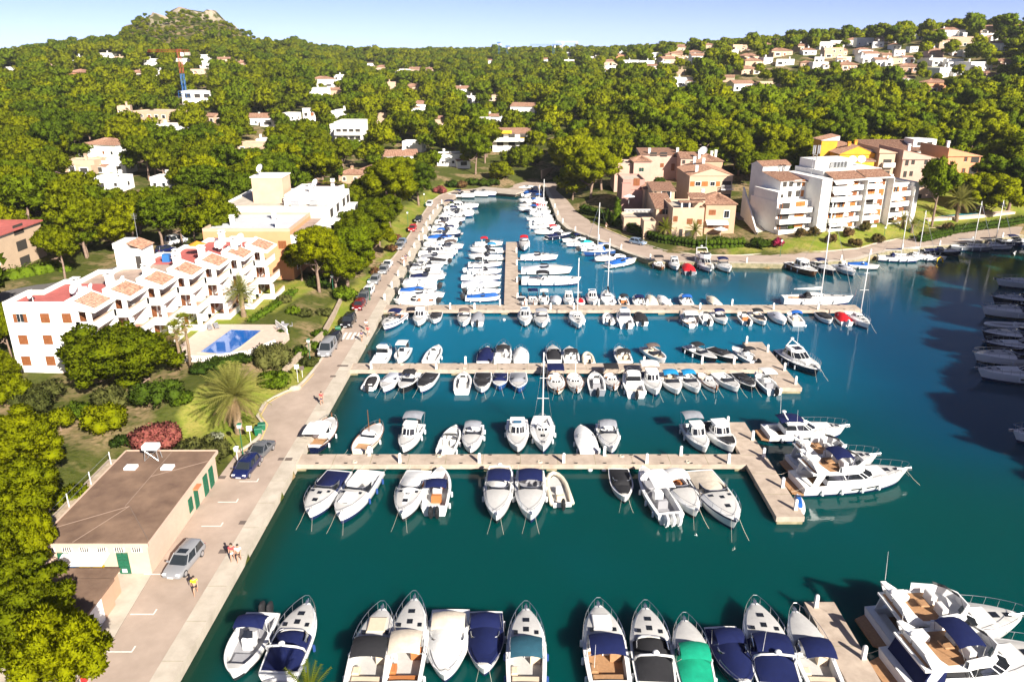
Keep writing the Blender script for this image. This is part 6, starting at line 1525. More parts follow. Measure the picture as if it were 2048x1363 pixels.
def grid_deck(H, parent, hole, trunk=None, m=None, c=.80, crown=.05):
    """deck with a cockpit opening (t0, t1) and a raised cabin trunk (ta, tb, h)"""
    ts = sorted(set(TS + ([hole[0], hole[1]] if hole else []) + ([trunk[0], trunk[0] + .03, trunk[1], trunk[1] - .12] if trunk else [])))
    ks = [-1, -c, -c * .5, 0, c * .5, c, 1]
    def zt(t, k):
        b = 0
        if trunk:
            ta, tb, h = trunk
            if ta <= t <= tb:
                up = min(1, (t - ta) / .03) if ta > .02 else 1; dn = min(1, (tb - t) / max(tb - ta, .01) * 1.5)
                b = h * up * dn ** .8 * (0 if abs(k) == 1 else (.72 if abs(k) >= c - .01 else 1))
        return H.z(t) + b + crown * (1 - k * k)
    vs = []; idx = {}
    for i, t in enumerate(ts):
        for j, k in enumerate(ks): idx[i, j] = len(vs); vs.append((t * H.L, H.w(t) * k, zt(t, k)))
    fs = []; ms = []
    for i in range(len(ts) - 1):
        for j in range(6):
            if hole and hole[0] - 1e-6 <= ts[i] and ts[i + 1] <= hole[1] + 1e-6 and 1 <= j <= 4: continue
            fs.append((idx[i, j], idx[i + 1, j], idx[i + 1, j + 1], idx[i, j + 1])); ms.append(1 if 1 <= j <= 4 and .1 < ts[i] < .93 else 0)
    mb = MB(); mb.add(vs, fs); mb.m = ms; mb.build('deck', [m or gel, gel_deck], parent, True, 28)
    return zt
def cockpit(H, parent, hole, m_floor, depth=None, c=.80, m_wall=None):
    t0, t1 = hole; ts = [t for t in sorted(set(TS + [t0, t1])) if t0 - 1e-6 <= t <= t1 + 1e-6]; depth = depth or H.fb * .75
    top = [(t * H.L, H.w(t) * c, H.z(t) + .02) for t in ts] + [(t * H.L, -H.w(t) * c, H.z(t) + .02) for t in reversed(ts)]
    zf = H.z(t0) - depth; bot = [(x + (.02 if x < (t0 + t1) / 2 * H.L else -.02), y * .94, zf) for x, y, z in top]
    mb = MB(); n = len(top)
    mb.loft([bot, top], True); mb.build('cockpit_liner', m_wall or gel, parent)
    mb = MB(); mb.add(bot, [tuple(range(n))]); mb.build('cockpit_sole', m_floor, parent)
    return zf
def cushion(parent, x0, x1, y0, y1, z0, z1, m, name='seat'):
    mb = MB(); r = min(x1 - x0, y1 - y0, .24) * .3
    lo = [(x0, y0, z0), (x1, y0, z0), (x1, y1, z0), (x0, y1, z0)]; mi = [(x0, y0, z1 - r * .6), (x1, y0, z1 - r * .6), (x1, y1, z1 - r * .6), (x0, y1, z1 - r * .6)]
    hi = [(x0 + r, y0 + r, z1), (x1 - r, y0 + r, z1), (x1 - r, y1 - r, z1), (x0 + r, y1 - r, z1)]
    mb.loft([lo, mi, hi], True, False, True); return mb.build(name, m, parent)
def windscreen(H, parent, t0, t1, h, m=None, k=.80, back=.35, zo=.02):
    pts = []
    for i in range(9):
        a = math.pi * i / 8; q = math.sin(a); side = math.cos(a)
        t = t0 + (t1 - t0) * q ** .6; pts.append((t * H.L, H.w(t0 + (t1 - t0) * .4) * k * (1 if abs(side) > .99 else abs(side) ** .5) * (1 if side >= 0 else -1), H.z(t) + zo))
    top = [(x - h * back * 2, y * .93, z + h) for x, y, z in pts]
    mb = MB(); mb.loft([pts, top], False); mb.loft([[(x + .03, y, z) for x, y, z in pts], [(x + .03, y, z) for x, y, z in top]], False)
    o = mb.build('windscreen', m or tinted, parent, True)
    mb = MB(); mb.tube(top, .035, 4); mb.build('windscreen_frame', chrome, o)
    return o
def bimini(H, parent, t0, t1, z, m, w=.92, arch=.16, poles=True, name='bimini'):
    x0, x1 = t0 * H.L, t1 * H.L; hw = H.B / 2 * w; loops = []
    for i in range(5):
        x = x0 + (x1 - x0) * i / 4; e = arch * (1 - ((i - 2) / 2) ** 2) * .7; dr = .10 if i in (0, 4) else 0
        loops.append([(x, hw * k, z + e - dr + arch * (1 - abs(k) ** 2.4)) for k in (-1, -.8, -.4, 0, .4, .8, 1)])
    mb = MB(); mb.loft(loops, False); mb.loft([[(a, b, c - .035) for a, b, c in l] for l in loops][::-1], False)
    o = mb.build(name, m, parent, True)
    if poles:
        mb = MB()
        for sg in (-1, 1):
            b = ((t0 + t1) / 2 * H.L, sg * H.w((t0 + t1) / 2) * .9, H.z((t0 + t1) / 2))
            mb.tube([b, (x0 + .05, sg * hw, z - .05)], .022, 4); mb.tube([b, (x1 - .05, sg * hw, z - .05)], .022, 4)
        mb.build('frame', chrome, o)
    return o
def canvas_cover(H, parent, t0, t1, m, peak=.5, k=.96, ridge_t=None, name='cover', zo=.03):
    """canvas pulled over the cockpit or the whole deck, peaked along the middle"""
    ts = np.linspace(t0, t1, 12); rt = ridge_t or (t0 + t1) / 2; loops = []
    for i, t in enumerate(ts):
        a = (t - t0) / (rt - t0) if t < rt else (t1 - t) / (t1 - rt); a = max(0, min(1, a)); pk = peak * (math.sin(a * math.pi / 2) ** .8)
        wig = .03 * math.sin(i * 2.1)
        loops.append([(t * H.L, H.w(t) * k * q, H.z(t) + zo + pk * (1 - abs(q) ** 2.2) + wig * (1 - abs(q))) for q in (-1, -.82, -.5, -.2, 0, .2, .5, .82, 1)])
    mb = MB(); mb.loft(loops, False)
    for sg in (0, -1): 
        mb.loft([[(l[sg][0], l[sg][1] * 1.03, l[sg][2]) for l in loops], [(l[sg][0], l[sg][1] * 1.03, l[sg][2] - .12) for l in loops]], False)
    return mb.build(name, m, parent, True)
def rail(H, parent, t0, h=.6, k=.95, n=5):
    pts = []; st = []
    for sg in (1, -1):
        seq = np.linspace(t0, .985, n * 2) if sg == 1 else np.linspace(.985, t0, n * 2)
        for t in seq: pts.append((t * H.L + (.15 * t), sg * H.w(t) * k, H.z(t) + h * (.75 + .25 * t)))
        for t in np.linspace(t0, .96, n): st.append(((t * H.L, sg * H.w(t) * k, H.z(t)), (t * H.L + .1 * t, sg * H.w(t) * k, H.z(t) + h * (.75 + .25 * t))))
    mb = MB(); mb.tube(pts, .022, 4)
    for a, b in st: mb.tube([a, b], .016, 4)
    return mb.build('bow_rail', chrome, parent)
def outboard(parent, x, y, z, m, s=1.0, tilt=0.25):
    mb = MB()
    def P(px, py, pz): c, n = math.cos(tilt), math.sin(tilt); return (x + (px * c - pz * n) * s, y + py * s, z + (px * n + pz * c) * s)
    secs = [(.0, .20, .16, .30), (.32, .26, .18, .30), (.62, .26, .17, .26), (.80, .20, .12, .18), (.86, .10, .06, .08)]
    loops = []
    for zz, l0, w, _ in secs: loops.append([P(-.22 + a * (l0 + .12), b * w, zz) for a, b in ((-1, -.6), (-.6, -1), (.6, -1), (1, -.5), (1, .5), (.6, 1), (-.6, 1), (-1, .6))])
    mb.loft(loops, True, True, True)
    mb.loft([[P(-.22 + a, b, zz) for a, b in ((-.10, -.06), (.10, -.06), (.10, .06), (-.10, .06))] for zz in (-.75, 0)], True, True, True)
    return mb.build('outboard_motor', m, parent, True, 40)
def fenders(H, parent, ts, m=None, sides=(1, -1)):
    for t in ts:
        for sg in sides:
            x, y, z = H.side(t, .8); mb = MB(); y += .11; r = .10 + .012 * H.L / 6
            mb.tube([(x, sg * y, z - .50), (x, sg * y, z - .42), (x, sg * y, z - .05), (x, sg * y, z + .03)], r, 6); mb.tube([(x, sg * (y - .05), z + .03), (x, sg * H.w(t) * .95, H.z(t))], .015, 3)
            mb.build('fender', m or fender_m, parent)
def hatch(H, parent, t, zt, w=.5, l=.5, y=0.0, m=None):
    mb = MB(); z = zt(t, 0); dz = (zt(min(1, t + .03), 0) - zt(t - .03, 0)) / (.06 * H.L); ang = -math.atan(dz)
    mb.box(t * H.L, y, z + .015, l, w, .05, 0, 1, ang); return mb.build('hatch', m or tinted, parent)
def mooring(parent, H, where='bow', dist=3.0, sides=(1, -1), m=None):
    for sg in sides:
        mb = MB()
        if where == 'bow': a = (.96 * H.L, sg * H.w(.96), H.z(.96) + .05); b = (.96 * H.L + dist, sg * (H.w(.96) + .5), -.12)
        else: a = (.05, sg * H.w(0) * .85, H.z(0)); b = (-dist, sg * H.w(0) * .9, .86)
        mid = tuple((p + q) / 2 - (.12 if i == 2 else 0) for i, (p, q) in enumerate(zip(a, b)))
        mb.tube([a, mid, b], .014, 3); mb.build('mooring_line', m or rope_m, parent)
def cabin(H, parent, t0, t1, h, w0=.72, w1=.58, rake=.5, zo=0.0, roof_over=.12, m=None, glass=None, band=(.35, .82), name='cabin', round_front=True):
    """raised cabin with a window band and a roof"""
    def ring(z, k, inset):
        xs0 = t0 * H.L + inset * .25; xs1 = t1 * H.L - rake * inset * h * 1.6
        pts = []
        for sg in (1, -1):
            row = [(xs0, .94), (xs0 + (xs1 - xs0) * .35, 1.0), (xs0 + (xs1 - xs0) * .72, .97), (xs1 - .18 * (xs1 - xs0), .84), (xs1 - .05 * (xs1 - xs0), .60), (xs1, .22)]
            if sg == -1: row = row[::-1]
            for x, q in row:
                t = (t0 + t1) / 2; pts.append((x, sg * H.B / 2 * k * q, z))
        return pts
    zb = H.z((t0 + t1) / 2) + zo; z0, z1, z2, z3 = zb - .15, zb + h * band[0], zb + h * band[1], zb + h
    k1 = w0 + (w1 - w0) * band[0]; k2 = w0 + (w1 - w0) * band[1]
    A, B_, C, D_ = ring(z0, w0, 0), ring(z1, k1, band[0]), ring(z2, k2, band[1]), ring(z3, w1, 1)
    mb = MB(); mb.loft([A, B_], True); mb.mat(0).loft([C, D_], True, False, True)
    o = mb.build(name, m or gel, parent, True, 30)
    mb = MB(); mb.loft([B_, C], True); g = mb.build('window_band', glass or tinted, o, True, 30)
    # pillars between the panes
    mb = MB(); n = len(B_)
    for j in (1, 2, 3, 5, 6, 8, 9, 10): mb.tube([B_[j], C[j]], .045, 4)
    mb.build('pillars', m or gel, o)
    if roof_over:
        E_ = [(x + (roof_over if x > (t0 + t1) / 2 * H.L else -roof_over * 2.5), y * (1 + roof_over * .6), z3 + .02) for x, y, z in D_]; F_ = [(x, y * .97, z3 + .10) for x, y, z in E_]
        mb = MB(); mb.loft([E_, F_], True, True, True); mb.build('hardtop', m or gel, o, True, 40)
    return o, z3 + .1
def arch(H, parent, t, h, m=None, w=.9, lean=-.35, r=.09):
    hw = H.w(t) * w; x = t * H.L; z = H.z(t); mb = MB()
    pts = [(x + .5, hw, z), (x + lean * .4 + .2, hw * .97, z + h * .6), (x + lean, hw * .78, z + h), (x + lean, 0, z + h + .1), (x + lean, -hw * .78, z + h), (x + lean * .4 + .2, -hw * .97, z + h * .6), (x + .5, -hw, z)]
    mb.tube(pts, r, 6); o = mb.build('radar_arch', m or gel, parent, True)
    mb = MB(); mb.ball((x + lean, 0, z + h + .28), .26, 8, 4, (1, 1, .55)); mb.build('radar_dome', gel, o, True)
    return o
def pole(parent, p, h, r=.02, m=None, name='antenna'):
    mb = MB(); mb.tube([p, (p[0] - .08 * h, p[1], p[2] + h)], r, 4, r * .5); return mb.build(name, m or metal_white, parent)
def mast_rig(H, parent, t, h, boom=True, sailcover='navy', m=None):
    x = t * H.L; z = H.z(t) + .3; mm = m or metal_white; r = .055 + .0035 * h
    mb = MB(); mb.tube([(x, 0, z - .4), (x - .006 * h, 0, z + h * .5), (x - .012 * h, 0, z + h)], r, 6, r * .7); o = mb.build('mast', mm, parent, True)
    for q in (.42, .68):
        mb = MB(); mb.tube([(x, -.10 * h * (1.1 - q), z + h * q), (x, .10 * h * (1.1 - q), z + h * q)], .03, 4); mb.build('spreader', mm, o)
    mb = MB(); hw = H.w(t) * .92
    for sg in (-1, 1): mb.tube([(x, sg * hw, H.z(t)), (x - .005 * h, sg * .10 * h * .68, z + h * .42), (x - .01 * h, 0, z + h * .97)], .012, 3)
    mb.tube([(H.L * .985, 0, H.z(1)), (x - .012 * h, 0, z + h * .97)], .035 if boom else .012, 4); mb.tube([(.03 * H.L, 0, H.z(0)), (x - .012 * h, 0, z + h)], .012, 3)
    mb.build('rigging', chrome, o)
    if boom:
        bl = x - .06 * H.L
        mb = MB(); mb.tube([(x - .1, 0, z + 1.05), (x - bl * .82, 0, z + 1.1)], .06, 5); mb.build('boom', mm, o)
        mb = MB(); mb.tube([(x - .15, 0, z + 1.45), (x - bl * .3, 0, z + 1.28), (x - bl * .8, 0, z + 1.18)], .17, 6, .08); mb.build('sail_cover', CANV[sailcover], o, True)
    return o

INT = {'w': white_vinyl, 'b': beige_vinyl, 't': teak, 'g': grey_vinyl, 'n': tan_vinyl, 'd': gel_deck}
HULLC = {'w': gel, 'n': hull_navy, 'k': hull_black, 'b': hull_blue, 'g': hull_grey, 'r': hull_red, 'v': hull_brown, 'c': gel_cream}
HWORD = {'w': 'white', 'n': 'navy-hulled', 'k': 'black-hulled', 'b': 'blue-hulled', 'g': 'grey-hulled', 'r': 'red-hulled', 'v': 'varnished', 'c': 'cream'}
def boat(kind, x, y, L, B, hdg, o='', hull='w', inter='w', top=None, cov=None, label='', group='boats moored in the marina', seed=0, moor=None, z0=0.0):
    """x, y: middle of the boat; hdg: direction of the bow, degrees clockwise from away (+y); o: option letters"""
    rnd = random.Random(seed * 31 + 7); a = R(90 - hdg)
    e = empty({'sail': 'sailing_boat', 'rib': 'inflatable_boat', 'llaut': 'fishing_boat', 'fly': 'flybridge_yacht', 'sport': 'sport_yacht', 'ski': 'jet_ski'}.get(kind, 'motor_boat'), (x - math.cos(a) * L / 2, y - math.sin(a) * L / 2, z0), a, label, {'sail': 'sailing boat', 'rib': 'dinghy', 'fly': 'yacht', 'sport': 'yacht', 'ski': 'jet ski'}.get(kind, 'boat'), group)
    hm = HULLC[hull]; im = INT[inter]; tc = CANV.get(top); cc = CANV.get(cov)
    boot = boot_dark if rnd.random() < .5 else boot_blue
    if kind in ('cruiser', 'open', 'pilot', 'fish'):
        fb = {'cruiser': .085 * L + .28, 'open': .06 * L + .42, 'pilot': .07 * L + .45, 'fish': .07 * L + .42}[kind]
        H = Hull(L, B, fb, 'v'); stripe = {'n': boot_blue, 'k': boot_dark}.get(o[o.index('s') + 1]) if 's' in o and o.index('s') + 1 < len(o) and o[o.index('s') + 1] in 'nk' else None
        make_hull(H, hm, boot, e, stripe)
        if kind == 'cruiser': hole = (.05, .50); trunk = (.50, .97, .085 * L * .45 + .12)
        elif kind == 'open': hole = (.06, .60 if 'B' not in o else .88); trunk = (.62, .96, .10) if 'B' not in o else None
        elif kind == 'pilot': hole = (.05, .40); trunk = (.40, .95, .30)
        else: hole = (.05, .86); trunk = None
        zt = grid_deck(H, e, hole, trunk)
        zf = cockpit(H, e, hole, im if inter in 'tgd' else gel_deck, min(fb * .72, .85))
        if kind != 'fish':
            cushion(e, .07 * L, .07 * L + .7, -H.w(.1) * .72, H.w(.1) * .72, zf, zf + .48, im)
        if kind == 'cruiser':
            cushion(e, .10 * L + .7, .28 * L, H.w(.2) * .42, H.w(.2) * .74, zf, zf + .45, im); cushion(e, .36 * L, .36 * L + .6, -H.w(.3) * .7, -H.w(.3) * .2, zf, zf + .75, im, 'helm_seat')
            cushion(e, .44 * L, .49 * L, -H.w(.4) * .74, H.w(.4) * .1, zf, zf + .95, gel, 'dashboard')
            windscreen(H, e, .40, .57, .42 + .02 * L, zo=.06)
            if 'h' not in o:
                for q, yy in ((.64, 0), (.78, 0)): hatch(H, e, q, zt, .5 if q > .7 else .42, .45, yy)
                if L > 7: hatch(H, e, .60, zt, .3, .35, .26 * B); hatch(H, e, .60, zt, .3, .35, -.26 * B)
            if 'p' in o: cushion(e, .60 * L, .80 * L, -H.w(.75) * .55, H.w(.75) * .55, zt(.66, 0) - .12, zt(.66, 0) + .07, INT['b'] if inter == 'b' else white_vinyl, 'sunpad')
            rail(H, e, .5, .5 + .012 * L)
            MB().bx(-.09 * L, .01, -H.w(0) * .82, H.w(0) * .82, .22, .34).build('swim_platform', teak if inter in 'tb' else gel_deck, e)
            if 'a' in o: arch(H, e, .22, 1.15 + .02 * L)
            mb = MB(); mb.box(L * .985, 0, H.z(1) + .06, .42, .26, .09); mb.tube([(L * .93, 0, H.z(1) + .05), (L + .25, 0, H.z(1) + .12)], .05, 5); mb.build('anchor', chrome, e)
        elif kind == 'open':
            cushion(e, .36 * L, .36 * L + .5, -H.w(.4) * .62, -H.w(.4) * .12, zf, zf + .7, im, 'helm_seat'); cushion(e, .36 * L, .36 * L + .5, H.w(.4) * .12, H.w(.4) * .62, zf, zf + .7, im, 'helm_seat')
            if 'B' in o: cushion(e, .62 * L, .84 * L, -H.w(.8) * .7, H.w(.8) * .7, zf, zf + .42, im, 'bow_seat')
            windscreen(H, e, .48, .60, .40)
            if 'R' in o or rnd.random() < .4: rail(H, e, .62, .38, n=4)
            if 'm' not in o: outboard(e, -.18, 0, .42, rubber if rnd.random() < .7 else metal_white, 1.0 + .02 * L)
        elif kind == 'pilot':
            cabin(H, e, .34, .68, 1.15 + .03 * L, .76, .62, .35, m=gel); rail(H, e, .6, .45, n=4)
            if top is None and 'n' not in o: mb = MB(); mb.box(.55 * L, 0, H.z(.5) + 1.42 + .03 * L, .5, .9, .05); mb.build('roof_hatch', blue_glass, e)
            if 'm' in o: outboard(e, -.18, 0, .42, rubber, 1.15)
        else:
            cushion(e, .38 * L, .38 * L + .9, -.42, .42, zf, zf + 1.05, gel, 'console'); cushion(e, .25 * L, .25 * L + .55, -.5, .5, zf, zf + .8, im, 'helm_seat'); cushion(e, .62 * L, .8 * L, -H.w(.75) * .6, H.w(.75) * .6, zf, zf + .35, im, 'bow_seat')
            mb = MB(); xs = .38 * L + .75; mb.loft([[(xs, -.4, zf + 1.05), (xs + .1, 0, zf + 1.05), (xs, .4, zf + 1.05)], [(xs - .25, -.34, zf + 1.5), (xs - .15, 0, zf + 1.5), (xs - .25, .34, zf + 1.5)]], False); mb.build('windscreen', tinted, e)
            if 'm' not in o:
                n = 3 if '3' in o else (2 if '2' in o else 1)
                for q in range(n): outboard(e, -.2, (q - (n - 1) / 2) * .62, .45, metal_white if 'W' in o else rubber, 1.15)
        ht = H.z(.4) + (1.25 if kind != 'open' else 1.05) + .02 * L
        if 'T' in o: bimini(H, e, .22, .62, ht + .35, gel, .72, .06, True, 'hardtop')
        if tc and kind != 'pilot': bimini(H, e, (.20 if kind != 'fish' else .24), .46, ht - .28, tc, .76, .2)
        elif tc: bimini(H, e, .02, .33, H.z(.2) + 1.75, tc)
        if cc:
            if 'F' in o: canvas_cover(H, e, .03, .93, cc, .62, .97, .45)
            else: canvas_cover(H, e, hole[0] - .02, min(hole[1] + .07, .95), cc, .40 + .012 * L, .86, hole[1] - .04, zo=.08)
            if 'V' in o: canvas_cover(H, e, .66, .93, cc, .10, .78, .7, 'bow_cover', .14 + (.09 if trunk else 0))
        if L > 6 or 'f' in o: fenders(H, e, (.15, .42) if L < 8 else (.12, .34, .56), fender_b if 'N' in o else None)
        if '1' in o or '2' in o and kind == 'cruiser': pole(e, (.2 * L, B * .3, ht if 'a' in o else H.z(.2)), 2.2)
    elif kind == 'llaut':
        H = Hull(L, B, .62, 'double'); make_hull(H, hm, boot_dark, e, hull_brown if 'v' in o else None); hole = (.10, .42)
        zt = grid_deck(H, e, hole, (.44, .90, .22)); zf = cockpit(H, e, hole, teak, .5)
        cushion(e, .13 * L, .2 * L, -H.w(.15) * .7, H.w(.15) * .7, zf, zf + .35, im)
        MB().box(L + .12, 0, H.z(1) + .18, .3, .14, .75, 0, .6).build('stem_post', hull_brown, e)
        if 'c' in o: cabin(H, e, .36, .60, 1.25, .7, .6, .2)
        else: cabin(H, e, .44, .66, .55, .66, .52, .5, roof_over=.04)
        mb = MB()
        for sg in (-1, 1): mb.tube([(t * L, sg * H.w(t) * 1.0, H.z(t) + .05) for t in TS[1:-1]], .05, 4)
        mb.build('rubbing_strake', hull_brown, e)
        if 'M' in o: mb = MB(); mb.tube([(.55 * L, 0, H.z(.5)), (.54 * L, 0, H.z(.5) + 3.4)], .06, 5, .04); mb.build('mast', hull_brown if 'w' not in o else metal_white, e)
        if tc: bimini(H, e, .04, .45, H.z(.3) + 1.65, tc, .9, .06)
        if cc: canvas_cover(H, e, .08, .62, cc, .55, .95, .4)
        rail(H, e, .6, .4, n=4); fenders(H, e, (.2, .5))
    elif kind == 'rib':
        mb = MB(); w = B / 2 - .24; r = .24; pts = [(.02 * L, w, .42), (.3 * L, w, .42), (.6 * L, w * .97, .45), (.78 * L, w * .78, .5), (.9 * L, w * .45, .56), (.955 * L, 0, .6)]
        allp = pts + [(x_, -y_, z_) for x_, y_, z_ in reversed(pts[:-1])]
        mb.tube(allp, r, 8); mb.build('tube', {'g': tube_grey, 'w': gel, 'k': rubber, 'c': tube_beige}.get(hull, tube_grey), e, True)
        mb = MB(); fl = [(.03 * L, w, .25), (.6 * L, w, .26), (.8 * L, w * .7, .3), (.92 * L, 0, .36), (.8 * L, -w * .7, .3), (.6 * L, -w, .26), (.03 * L, -w, .25)]; kl = [(p_[0] * .97, p_[1] * .5, -.2) for p_ in fl]
        mb.loft([kl, fl], True, False, True); mb.build('hull', gel_deck, e)
        cushion(e, .34 * L, .34 * L + .5, -.3, .3, .25, 1.0, gel if not cc else cc, 'console'); cushion(e, .16 * L, .16 * L + .55, -.4, .4, .25, .75, im)
        mb = MB(); mb.bx(.01, .09, -w * .9, w * .9, .1, .62); mb.build('transom', gel, e)
        outboard(e, -.2, 0, .45, rubber if 'W' not in o else metal_white, 1.1)
        if cc: 
            H = Hull(L, B * .8, .5, 'blunt'); canvas_cover(H, e, .12, .8, cc, .5, .9, .45)
        if tc: H = Hull(L, B, .5, 'blunt'); bimini(H, e, .15, .5, 1.9, tc, .8)
    elif kind == 'sail':
        H = Hull(L, B, .085 * L + .25, 'sail'); make_hull(H, hm, boot_blue, e, boot_blue if 's' in o else None)
        hole = (.06, .34); zt = grid_deck(H, e, hole, (.36, .82, .34), c=.62); zf = cockpit(H, e, hole, teak if inter == 't' else gel_deck, .5, .62)
        for sg in (-1, 1): cushion(e, .09 * L, .32 * L, *sorted((sg * H.w(.2) * .36, sg * H.w(.2) * .60)), zf, zf + .32, im)
        mb = MB(); mb.tube([(.13 * L + .45 * 0, .5 * math.cos(k * .7), zf + .9 + .5 * math.sin(k * .7)) for k in range(10)], .02, 4); mb.build('wheel', chrome, e)
        cabin(H, e, .36, .60, .42, .52, .42, .8, roof_over=0, zo=.22)
        hatch(H, e, .70, zt, .5, .5); hatch(H, e, .86, zt, .36, .36)
        rail(H, e, .30, .6, n=7)
        mh = next((float(s_[1:]) for s_ in o.split() if s_.startswith('H')), L * 1.25)
        mast_rig(H, e, .54, mh, 'q' not in o, cov or 'white'); fenders(H, e, (.25, .5, .7))
        if tc: canvas_cover(H, e, .30, .42, tc, .75, .6, .34, 'sprayhood', .2)
        if top and 'b' in o: bimini(H, e, .04, .24, H.z(.1) + 1.8, tc)
    elif kind == 'ski':
        H = Hull(L, B, .45, 'v'); make_hull(H, hm, boot_dark, e); grid_deck(H, e, None, (.3, .9, .28)); cushion(e, .12 * L, .58 * L, -.22, .22, .5, .92, CANV['blue'], 'saddle')
        mb = MB(); mb.tube([(.62 * L, -.4, 1.05), (.6 * L, 0, 1.0), (.62 * L, .4, 1.05)], .035, 5); mb.build('handlebar', rubber, e); cushion(e, .62 * L, .8 * L, -.25, .25, .6, .86, hull_blue, 'cowling')
    elif kind in ('sport', 'fly'):
        fb = .058 * L + .45; H = Hull(L, B, fb, 'v'); make_hull(H, hm, boot, e, {'n': boot_blue, 'k': boot_dark}.get('n' if 's' in o else None))
        hole = (.05, .26); zt = grid_deck(H, e, hole, (.52, .96, .30)); zf = cockpit(H, e, hole, teak, .8)
        cushion(e, .06 * L, .06 * L + .8, -H.w(.1) * .7, H.w(.1) * .7, zf, zf + .5, im)
        mb = MB(); pl = [(-.085 * L, -H.w(0) * .7), (0.02, -H.w(0) * .92), (0.02, H.w(0) * .92), (-.085 * L, H.w(0) * .7)]; mb.prism(pl, .30, .46, True, True); mb.build('swim_platform', teak if 'd' not in o else gel_deck, e)
        rail(H, e, .36, .75, .96, 9); hatch(H, e, .80, zt, .6, .6); hatch(H, e, .89, zt, .45, .5)
        # hull windows
        for sg in (-1, 1):
            for q0, q1 in ((.40, .50), (.54, .66)):
                mb = MB(); pa = [H.side(q0, .62), H.side(q1, .64), H.side(q1 - .01, .76), H.side(q0 + .01, .76)]; mb.add([(px, sg * (py + .012), pz) for px, py, pz in pa], [(0, 1, 2, 3) if sg < 0 else (3, 2, 1, 0)]); mb.build('hull_window', tinted, e)
        mb = MB(); mb.tube([(L * .9, 0, H.z(1) + .05), (L + .4, 0, H.z(1) + .15)], .07, 5); mb.box(L + .2, 0, H.z(1) + .0, .5, .2, .3); mb.build('anchor', chrome, e)
        if kind == 'sport':
            c_, zr = cabin(H, e, .20, .68, 1.25, .80, .58, 1.1, zo=.0, roof_over=.05, band=(.34, .80)); 
            MB().bx(.30 * L, .44 * L, -B * .15, B * .15, zr + .005, zr + .04).build('roof_hatch', tinted, e)
            mb = MB(); mb.tube([(.24 * L, -B * .28, zr), (.20 * L, 0, zr + .8), (.24 * L, B * .28, zr)], .08, 6); mb.build('radar_arch', gel, e, True); mb = MB(); mb.ball((.2 * L, 0, zr + .95), .3, 8, 4, (1, 1, .5)); mb.build('radar_dome', gel, e, True)
            pole(e, (.2 * L, B * .25, zr + .3), 3.2)
            if tc: bimini(H, e, .14, .42, zr + .12, tc, .62, .12, False)
            cushion(e, .58 * L, .80 * L, -B * .22, B * .22, zt(.62, 0) - .15, zt(.62, 0) + .05, white_vinyl, 'sunpad')
        else:
            c_, zr = cabin(H, e, .20, .72, 1.2, .84, .66, 1.15, roof_over=.0, band=(.36, .80))
            # fly deck slab with overhang aft
            fp = [(.06 * L, B * .40), (.30 * L, B * .44), (.48 * L, B * .36), (.56 * L, B * .16)]; poly = [(a_, -b_) for a_, b_ in fp] + [(a_, b_) for a_, b_ in reversed(fp)]
            mb = MB(); mb.prism(poly, zr - .04, zr + .14, True, True); fd = mb.build('fly_deck', gel, e)
            zz = zr + .14
            lo = [(p_[0], p_[1], zz) for p_ in poly[1:-1]]; hi = [(p_[0] - .05, p_[1] * 1.02, zz + .62) for p_ in poly[1:-1]]; li = [(p_[0] - .16, p_[1] * .92, zz + .62) for p_ in poly[1:-1]]; bi = [(p_[0] - .2, p_[1] * .88, zz) for p_ in poly[1:-1]]
            mb = MB(); mb.loft([lo, hi, li, bi], False); mb.build('fly_coaming', gel, fd, True, 30)
            MB().bx(.08 * L, .42 * L, -B * .34, B * .34, zz + .002, zz + .02).build('fly_sole', teak if 'd' not in o else gel_deck, fd)
            cushion(fd, .10 * L, .22 * L, B * .14, B * .33, zz + .02, zz + .5, im); cushion(fd, .10 * L, .16 * L, -B * .33, B * .1, zz + .02, zz + .5, im); cushion(fd, .34 * L, .38 * L, -B * .3, -B * .08, zz + .02, zz + .8, im, 'helm_seat'); cushion(fd, .34 * L, .38 * L, B * .02, B * .24, zz + .02, zz + .8, im, 'helm_seat'); cushion(fd, .24 * L, .30 * L, -B * .12, B * .06, zz + .4, zz + .5, teak, 'table')
            ws = [(.44 * L, -B * .38, zz + .6), (.50 * L, -B * .26, zz + .6), (.54 * L, 0, zz + .6), (.50 * L, B * .26, zz + .6), (.44 * L, B * .38, zz + .6)]; mb = MB(); mb.loft([ws, [(a_ - .25, b_ * .95, c2 + .38) for a_, b_, c2 in ws]], False); mb.build('fly_windscreen', tinted, fd)
            mb = MB()
            for sg in (-1, 1): mb.loft([[(.10 * L, sg * B * .41, zz), (.22 * L, sg * B * .42, zz), (.22 * L, sg * B * .39, zz), (.10 * L, sg * B * .38, zz)], [(.05 * L, sg * B * .35, zz + 1.15), (.09 * L, sg * B * .36, zz + 1.15), (.09 * L, sg * B * .33, zz + 1.15), (.05 * L, sg * B * .32, zz + 1.15)]], True, False, True)
            mb.box(.07 * L, 0, zz + 1.17, .04 * L, B * .7, .09); mb.build('radar_arch', gel, fd)
            mb = MB(); mb.ball((.06 * L, 0, zz + 1.5), .28, 8, 4, (1, 1, .55)); mb.build('radar_dome', gel, fd, True); pole(fd, (.07 * L, B * .3, zz + 1.5), 2.6)
            if tc: bimini(H, e, .27, .43, zz + 1.3, tc, .60, .2)
